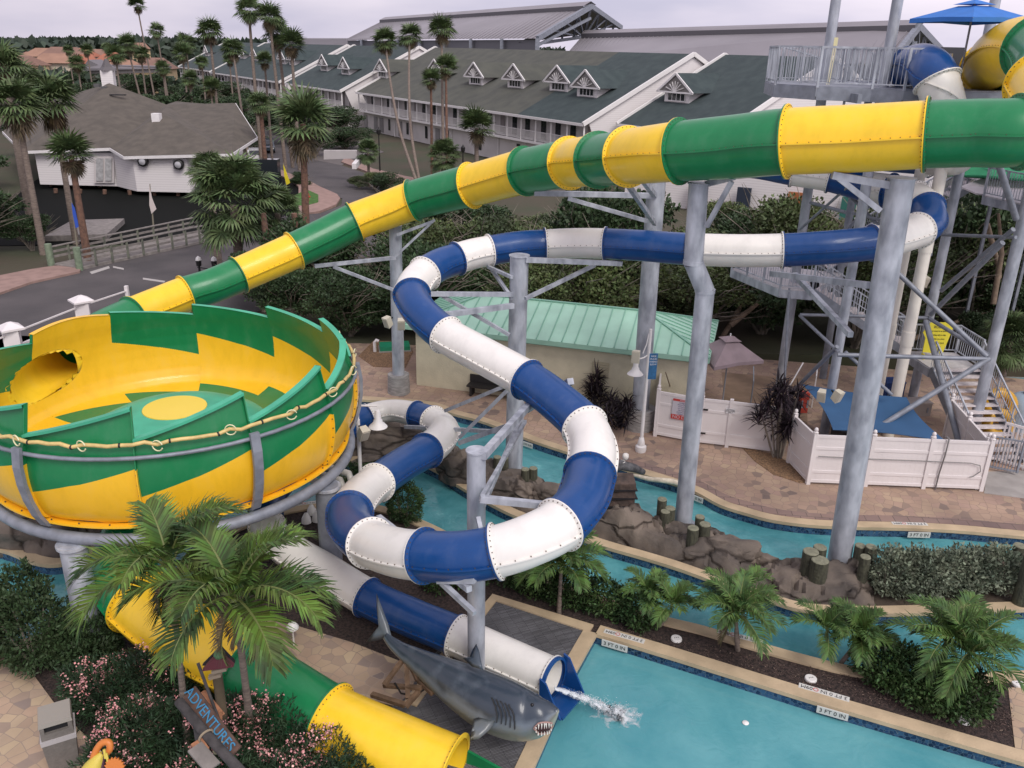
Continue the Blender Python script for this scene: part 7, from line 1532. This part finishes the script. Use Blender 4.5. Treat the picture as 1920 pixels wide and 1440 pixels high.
def fin(name, pts, tn, th=0.05):
    P_ = [D(*q)-so_ for q in pts]; n = (P_[1]-P_[0]).cross(P_[2]-P_[0]).normalized(); c = sum(P_, Vector())/len(P_); bm = bmesh.new(); a = [bm.verts.new(q) for q in P_]; 
    m1 = bm.verts.new(c+n*th); m2 = bm.verts.new(c-n*th)
    for i in range(len(a)): bm.faces.new((a[i], a[(i+1)%len(a)], m1)); bm.faces.new((a[(i+1)%len(a)], a[i], m2))
    bmesh.ops.subdivide_edges(bm, edges=bm.edges, cuts=1, smooth=0.4); me = bpy.data.meshes.new(name); bm.to_mesh(me); bm.free(); me.materials.append(shk); me.polygons.foreach_set('use_smooth', [True]*len(me.polygons)); at_ = me.attributes.new('tone', 'FLOAT', 'POINT'); at_.data.foreach_set('value', [tn]*len(me.vertices)); o = bpy.data.objects.new(name, me); COL.objects.link(o); o.parent = shark
fin('dorsal_fin', [(868,1234,16.3),(880,1232,16.3),(886,1218,16.3),(893,1207,16.3),(899,1222,16.2),(902,1240,16.1),(906,1256,16.0),(885,1250,16.1)], 0.7)
fin('tail_fin', [(737,1204,17.4),(728,1170,17.5),(716,1138,17.6),(706,1112,17.7),(706,1140,17.7),(709,1168,17.65),(712,1185,17.6),(700,1197,17.65),(686,1204,17.7),(702,1202,17.6),(722,1198,17.5)], 0.45)
fin('pectoral_fin', [(888,1348,15.75),(884,1372,15.5),(882,1388,15.4),(898,1386,15.4),(918,1368,15.5),(930,1350,15.6),(905,1342,15.75)], 0.3)
# gills, mouth, teeth, eye placed on the camera-facing flank
def on_skin(f, a, push=0.0):
    x = f*(len(fr2)-1); i = int(x); t_ = x-i; A_ = fr2[i]; B_ = fr2[min(i+1,len(fr2)-1)]; p = A_[0].lerp(B_[0], t_); rw = A_[4]*(1-t_)+B_[4]*t_; rh = A_[5]*(1-t_)+B_[5]*t_; sa, ca = sin(a), cos(a); rr = 1-(0.16*(f-0.72)/0.28*abs(sa) if f > 0.72 and sa < -0.1 else 0)
    d_ = A_[2]*(ca*rw*rr)+A_[3]*(sa*rh*rr); return p+d_*(1+push)
side_s = 1 if (fr2[40][2].dot(-FW)) > 0 else -1
def an(x): return x if side_s > 0 else pi-x
def p2px(v):
    q = v+so_-CAMP; d = q.dot(FW); X = q.dot(RT)/d; Y = q.dot(UP)/d; return 960+FPX*(X*cos(RO)+Y*sin(RO)), 720-FPX*(-X*sin(RO)+Y*cos(RO))
SK = []
for fi in np.linspace(0.45, 0.995, 110):
    for ai in np.linspace(0, 2*pi, 120, endpoint=False):
        v = on_skin(fi, ai); v2 = on_skin(fi, ai, 0.05)
        if (v2-v).dot(CAMP-(v+so_)) > 0: SK.append((p2px(v), v, (v2-v).normalized()))
def skin_at(px, py, off=0.012):
    b = min(SK, key=lambda t_: (t_[0][0]-px)**2+(t_[0][1]-py)**2); return b[1]+b[2]*off
mb = MB()
for k in range(5):
    x0, y0 = 922+8.2*k, 1308+3.2*k; mb.tube([skin_at(x0+8*q+5*sin(q*2.6), y0+46*q, 0.004) for q in np.linspace(0,1,9)], 0.013, 6)
mb.build('gill_slit', mat('gill_dark', (0.025,0.028,0.03), 0.5), shark, smooth=60)
UPL = [(998,1363),(1003,1357),(1009,1353),(1015,1351),(1021,1350),(1026,1350),(1031,1350),(1036,1350),(1039,1350)]; LWL = [(998,1364),(1003,1369),(1008,1373),(1014,1375),(1020,1375),(1026,1373),(1031,1369),(1035,1363),(1038,1356)]
sh_ = lambda L_: [(1020+(a-1020)*0.82, 1362+(b-1362)*0.8) for a, b in L_]
mo = [skin_at(*q, 0.035) for q in sh_(UPL)]; ml_ = [skin_at(*q, 0.035) for q in sh_(LWL)]
mb = MB(); mid = [(a+b)/2-FW*0.05*sin(pi*i/8) for i, (a, b) in enumerate(zip(mo, ml_))]; mb.add(mo+mid+ml_, [(r*9+i, r*9+i+1, r*9+9+i+1, r*9+9+i) for r in range(2) for i in range(8)]); mb.build('mouth', mat('mouth_dark', (0.05,0.012,0.012), 0.5), shark)
mb = MB(); mb.tube(mo, 0.016, 6); mb.tube(ml_, 0.022, 6); mb.build('lip', mat('lip_pink', (0.36,0.22,0.19), 0.5), shark, smooth=60)
mb = MB(); tw = mat('tooth_white', (0.8,0.78,0.7), 0.3)
for k in range(1, 8):
    for L_, o_, s_ in ((mo, ml_, 0.45), (ml_, mo, 0.35)):
        c = L_[k]; v_ = (o_[k]-c); tt_ = (L_[min(k+1,8)]-L_[k-1]).normalized()*0.022; nn_ = c.normalized()*0.0; mb.tube([c-FW*0.06, c-FW*0.075+v_*s_], [0.016, 0.002], 5)
mb.build('tooth', tw, shark)
e_p = skin_at(999, 1322, 0.0); MB().lathe([(0,-0.035),(0.03,-0.015),(0.035,0.01),(0.02,0.03),(0,0.035)], e_p, 10).build('eye', mat('eye_black', (0.005,0.005,0.006), 0.1), shark, smooth=70)
T(shark, 'grey great white shark sculpture with open toothed mouth beside the pool', 'shark sculpture')
# wooden stand under the tail
st = E('wooden_stand', G(770,1290)); wd = mat('stand_wood', (0.12,0.075,0.045), 0.9, var=0.3, vscale=5, bump=0.4); o0 = Vector(st.location)
for (a, b_, w_) in (((757,1215,17.3),(785,1275,17.0),0.12),((762,1232,17.3),(765,1310,16.8),0.1),((757,1235,17.3),(720,1285,17.0),0.09),((697,1302,17.05),(760,1322,16.7),0.1),((720,1285,17.15),(790,1290,16.8),0.09),((760,1325,16.7),(795,1285,16.9),0.1),((785,1275,17.0),(812,1300,16.6),0.1)): MB().beam(D(*a)-o0, D(*b_)-o0, w_, w_*0.8).build('timber', wd, st)
MB().tube([D(740,1280,17.0)-o0, D(752,1300,16.9)-o0, D(775,1305,16.85)-o0, D(800,1290,16.8)-o0], 0.02, 6).build('cable', hg, st, smooth=60); T(st, 'rough timber stand holding up the tail of the shark', 'stand')
# water jet: a broken translucent sheet with fine spray, and foam where it lands
def foam_mat(name, thr, sc_, alpha=0.9):
    m = mat(name, (0.85,0.89,0.91), 0.5); t = m.node_tree; b = t.nodes['Principled BSDF']; l = t.links.new; g = t.nodes.new('ShaderNodeNewGeometry'); n = t.nodes.new('ShaderNodeTexNoise'); n.inputs['Scale'].default_value = sc_; n.inputs['Detail'].default_value = 8; n.inputs['Distortion'].default_value = 0.6; l(g.outputs['Position'], n.inputs[0])
    a = t.nodes.new('ShaderNodeAttribute'); a.attribute_name = 'edge'; ad = t.nodes.new('ShaderNodeMath'); ad.operation = 'ADD'; l(n.outputs[0], ad.inputs[0]); l(a.outputs['Fac'], ad.inputs[1]); r = t.nodes.new('ShaderNodeMapRange'); r.inputs[1].default_value = thr; r.inputs[2].default_value = thr+0.28; r.inputs[3].default_value = 0; r.inputs[4].default_value = alpha; l(ad.outputs[0], r.inputs[0]); l(r.outputs[0], b.inputs['Alpha']); return m
def jet_pt(q): return G(1040+q*132, 1290+q*44+8*q*q, max(-0.23, 0.62*(1-q)**1.1-0.12))
g = nprng(77); vs = []; ed = []; nn = 16; kk_ = 40
for shell in range(3):
    for i in range(kk_+1):
        q = i/kk_; c = jet_pt(q); tg = (jet_pt(min(1, q+.03))-jet_pt(max(0, q-.03))).normalized(); sd = tg.cross(V3(0,0,1)).normalized(); up_ = sd.cross(tg); r = (0.05+0.15*q)*(0.5+0.32*shell)
        for j in range(nn): a = 2*pi*j/nn; f = 1+0.35*g.normal()*q; vs.append(c+sd*cos(a)*r*f+up_*sin(a)*r*0.45*f); ed.append(0.12-0.08*shell-0.22*q)
fs = [(sh*(kk_+1)*nn+i*nn+j, sh*(kk_+1)*nn+i*nn+(j+1)%nn, sh*(kk_+1)*nn+(i+1)*nn+(j+1)%nn, sh*(kk_+1)*nn+(i+1)*nn+j) for sh in range(3) for i in range(kk_) for j in range(nn)]
me = bpy.data.meshes.new('water_jet'); me.from_pydata(vs, [], fs); me.materials.append(foam_mat('jet_water', 0.38, 9.0, 0.85)); me.attributes.new('edge', 'FLOAT', 'POINT').data.foreach_set('value', ed); me.polygons.foreach_set('use_smooth', [True]*len(fs)); jo = bpy.data.objects.new('water_jet', me); COL.objects.link(jo); jo['kind'] = 'stuff'
n = 1300; C = []
for q in g.random(n)**0.6: sp = 0.03+0.17*q; p = jet_pt(q); C.append((p.x+g.normal()*sp*0.7, p.y+g.normal()*sp*0.5, max(-0.24, p.z+abs(g.normal())*sp*0.35)))
quads_mesh('spray', leaf_quads(np.array(C), 0.016, g, 0.7, upb=0.0), mat('white_spray', (0.80,0.84,0.86), 0.6))['kind'] = 'stuff'
vs = []; ed = []; c = G(1158, 1340, -0.243); m_ = 26
for i in range(m_+1):
    for j in range(m_+1): x = (i/m_-0.5)*2; y = (j/m_-0.5)*2; vs.append((c.x+x*0.85, c.y+y*0.55, -0.243)); ed.append(0.16-0.55*(x*x+y*y))
me = bpy.data.meshes.new('foam'); me.from_pydata(vs, [], [(i*(m_+1)+j, (i+1)*(m_+1)+j, (i+1)*(m_+1)+j+1, i*(m_+1)+j+1) for i in range(m_) for j in range(m_)]); me.materials.append(foam_mat('foam_white', 0.46, 5.0, 0.8)); me.attributes.new('edge', 'FLOAT', 'POINT').data.foreach_set('value', ed); fo = bpy.data.objects.new('foam', me); COL.objects.link(fo); fo['kind'] = 'stuff'

# litter bin
g = G(122,1428); e = E('litter_bin', g, 0.5); bm_ = mat('grey_concrete_bin', (0.17,0.155,0.14), 0.85, var=0.1, vscale=6, bump=0.2); bl_ = mat('bin_lid', (0.30,0.28,0.245), 0.7)
def frus(z0, z1, a, b_): return [(-a,-a,z0),(a,-a,z0),(a,a,z0),(-a,a,z0),(-b_,-b_,z1),(b_,-b_,z1),(b_,b_,z1),(-b_,b_,z1)], [(0,3,2,1),(4,5,6,7),(0,1,5,4),(1,2,6,5),(2,3,7,6),(3,0,4,7)]
MB().add(*frus(0,0.72,0.235,0.275)).build('body', bm_, e); MB().add(*frus(0.70,0.80,0.285,0.29)).build('liner', mat('plastic_liner', (0.45,0.43,0.43), 0.35), e)
MB().add(*frus(0.80,0.93,0.262,0.262)).build('hood_base', bm_, e)
mb = MB()
for a, b_ in ((-1,-1),(1,-1),(1,1),(-1,1)): mb.box((a*0.225,b_*0.225,1.0), (0.07,0.07,0.2))
mb.build('hood_frame', bm_, e); MB().add(*frus(0.92,1.10,0.19,0.19)).build('opening', dark, e); MB().add(*frus(1.09,1.17,0.275,0.26)).build('lid', bl_, e); T(e, 'grey square litter bin with plastic liner on the flagstones', 'litter bin')
# wooden adventure sign
sg = E('adventure_sign', G(420,1500)); o0 = Vector(sg.location); bw = mat('dark_driftpole', (0.06,0.055,0.055), 0.9, var=0.3, vscale=6); plank = mat('sign_plank', (0.11,0.065,0.05), 0.9, var=0.3, vscale=6)
def dd(px, py, d): return D(px, py, d)-o0
MB().tube([dd(335,1315,14.6), dd(385,1375,14.2), dd(455,1450,13.7)], 0.085, 10).build('log_beam', bw, sg, smooth=60); MB().tube([dd(372,1360,14.5), Vector((dd(372,1360,14.5).x, dd(372,1360,14.5).y, 0))], 0.09, 10).build('post', bw, sg, smooth=60)
pt = dd(407,1262,15.2); MB().tube([pt, Vector((pt.x, pt.y, 0))], 0.09, 10).build('post', mat('sign_post_brown', (0.12,0.095,0.06), 0.9, var=0.2), sg, smooth=60)
a = dd(357,1298,14.75); b_ = dd(442,1412,14.0); up_ = (dd(375,1290,14.75)-a).normalized(); ax = (b_-a).normalized(); up_ = (up_-ax*up_.dot(ax)).normalized(); nz_ = ax.cross(up_); nz_ = nz_ if nz_.dot(FW) < 0 else -nz_
MB().wallpoly([a-up_*0.13, b_-up_*0.13, b_+up_*0.13, a+up_*0.13], nz_, 0.04).build('board', plank, sg, fix=True)
M_ = frameM(a.lerp(b_, 0.46)+nz_*0.05, ax, up_); text_mesh('lettering', 'ADVENTURES', 0.235, mat('sign_blue', (0.05,0.24,0.42), 0.7), M_, sg, 0.006)
a = dd(375,1300,15.0); b_ = dd(412,1345,14.8); MB().beam(a, b_, 0.2, 0.04).build('arrow_board', mat('orange_plank', (0.42,0.19,0.10), 0.8, var=0.2, vscale=8), sg); MB().beam(b_+V3(0,0,-0.12), b_+V3(0.03,0,0.14), 0.05, 0.05).build('arrow_tip', mat('orange_plank', (0,0,0)), sg)
a = dd(368,1390,14.1); b_ = dd(382,1410,14.0); MB().beam(a, b_, 0.2, 0.04).build('lower_board', mat('orange_plank', (0,0,0)), sg); MB().beam(dd(365,1400,14.0), dd(400,1440,13.8), 0.26, 0.04).build('side_plank', mat('grey_wood', (0,0,0)), sg)
MB().tube([dd(371,1243,14.9), dd(392,1300,14.8), dd(425,1390,14.3)], 0.028, 6).build('oar', bw, sg, smooth=60)
for px, py in ((385,1378),(412,1400)): c = dd(px, py, 14.15); MB().tube([c+ax*0.02*cos(0)+up_*0.12*cos(x)+nz_*0.12*sin(x) for x in np.linspace(0,6.28,16)], 0.018, 5).build('rope', mat('rope_tan', (0.32,0.26,0.18), 0.9), sg)
T(sg, 'weathered log and plank sign lettered ADVENTURES in blue among the oleanders', 'sign')
hat = E('hat_figure', D(408,1238,15.2)); o0 = Vector(hat.location)
def df(px, py, dz=0): return D(px, py, 15.15+dz)-o0
mar = mat('maroon_paint', (0.13,0.025,0.035), 0.6)
arc = [df(381+ (440-381)*q, 1252-8*q-22*sin(pi*q)) for q in np.linspace(0,1,14)]
MB().wallpoly(arc, (0,-1,-0.2), 0.08).build('brim', mar, hat, fix=True); MB().wallpoly([df(379,1248,0.12), df(407,1220,0.12), df(414,1216,0.12), df(440,1244,0.12), df(410,1250,0.12)], (0,1,0.2), 0.06).build('crown', mat('black_felt', (0.02,0.018,0.02), 0.8), hat, fix=True)
c = df(411,1227,-0.05); MB().lathe([(0,-0.09),(0.08,-0.05),(0.10,0.0),(0.08,0.06),(0,0.08)], c, 14).build('badge', mat('badge_green', (0.10,0.24,0.11), 0.6), hat, smooth=60)
MB().beam(df(398,1258), df(425,1252), 0.12, 0.06).build('scroll', mat('scroll_tan', (0.34,0.28,0.21), 0.8), hat); MB().beam(df(392,1270), df(414,1264), 0.10, 0.06).build('scroll', mat('scroll_tan', (0,0,0)), hat)
T(hat, 'maroon pirate hat with green badge over a tan scroll topping the brown post', 'ornament')
# orange and yellow figure at the bottom edge
e = E('painted_figure', G(195,1500)); o0 = Vector(e.location)
def pf(px, py, d=13.9): return D(px, py, d)-o0
org = mat('orange_paint', (0.62,0.20,0.04), 0.45); yl = mat('soft_yellow_paint', (0.62,0.50,0.08), 0.5)
ds2, _ = spline([tuple(pf(*q)) for q in ((172,1435),(178,1412),(190,1394),(204,1392),(206,1404),(200,1412))], 5); MB().tube([Vector(q) for q in ds2], 0.055, 10).build('neck', org, e, smooth=60)
MB().tube([pf(168,1450), pf(176,1438), pf(186,1420), pf(192,1412)], [0.16,0.15,0.09,0.04], 12).build('body', yl, e, smooth=60)
MB().tube([pf(190,1445), pf(193,1425), pf(194,1408)], [0.05,0.035,0.02], 8).build('stem', mat('plum_paint', (0.08,0.03,0.05), 0.5), e, smooth=60)
for q in ((195,1405,198,1422),(199,1412,203,1430),(203,1425,207,1440)): MB().tube([pf(q[0],q[1],13.8), pf(q[2],q[3],13.8)], 0.022, 8).build('finger_petal', yl, e, smooth=60)
cc2 = pf(216,1438,13.8); mb = MB(); pts = []
for k in range(36): a = 2*pi*k/36; r = 0.17 if k % 2 else 0.135; pts.append(cc2+RT*(r*cos(a))+UP*(r*sin(a)))
mb.wallpoly(pts, -FW, 0.03); mb.build('spiky_disc', org, e, fix=True); T(e, 'orange and yellow painted figure with curved neck and spiky disc at the bottom edge', 'ornament')
for px, py, lab in ((220,1143,'white bell light on the bank left of the yellow bend'),(300,1228,'white round path light beside the yellow bend'),(548,1175,'white path light on the flagstones by the white slide section'),(118,1160,'white path light by the dark shrub')):
    p = G(px, py, 0.5); e = E('garden_light', (p.x, p.y, 0)); MB().tube([(0,0,0),(0,0,0.45)], 0.02, 6).build('stake', lid, e); MB().lathe([(0,0.6),(0.08,0.58),(0.14,0.5),(0.14,0.46),(0,0.44)], n=16).build('head', lid, e, smooth=50); T(e, lab, 'garden light')
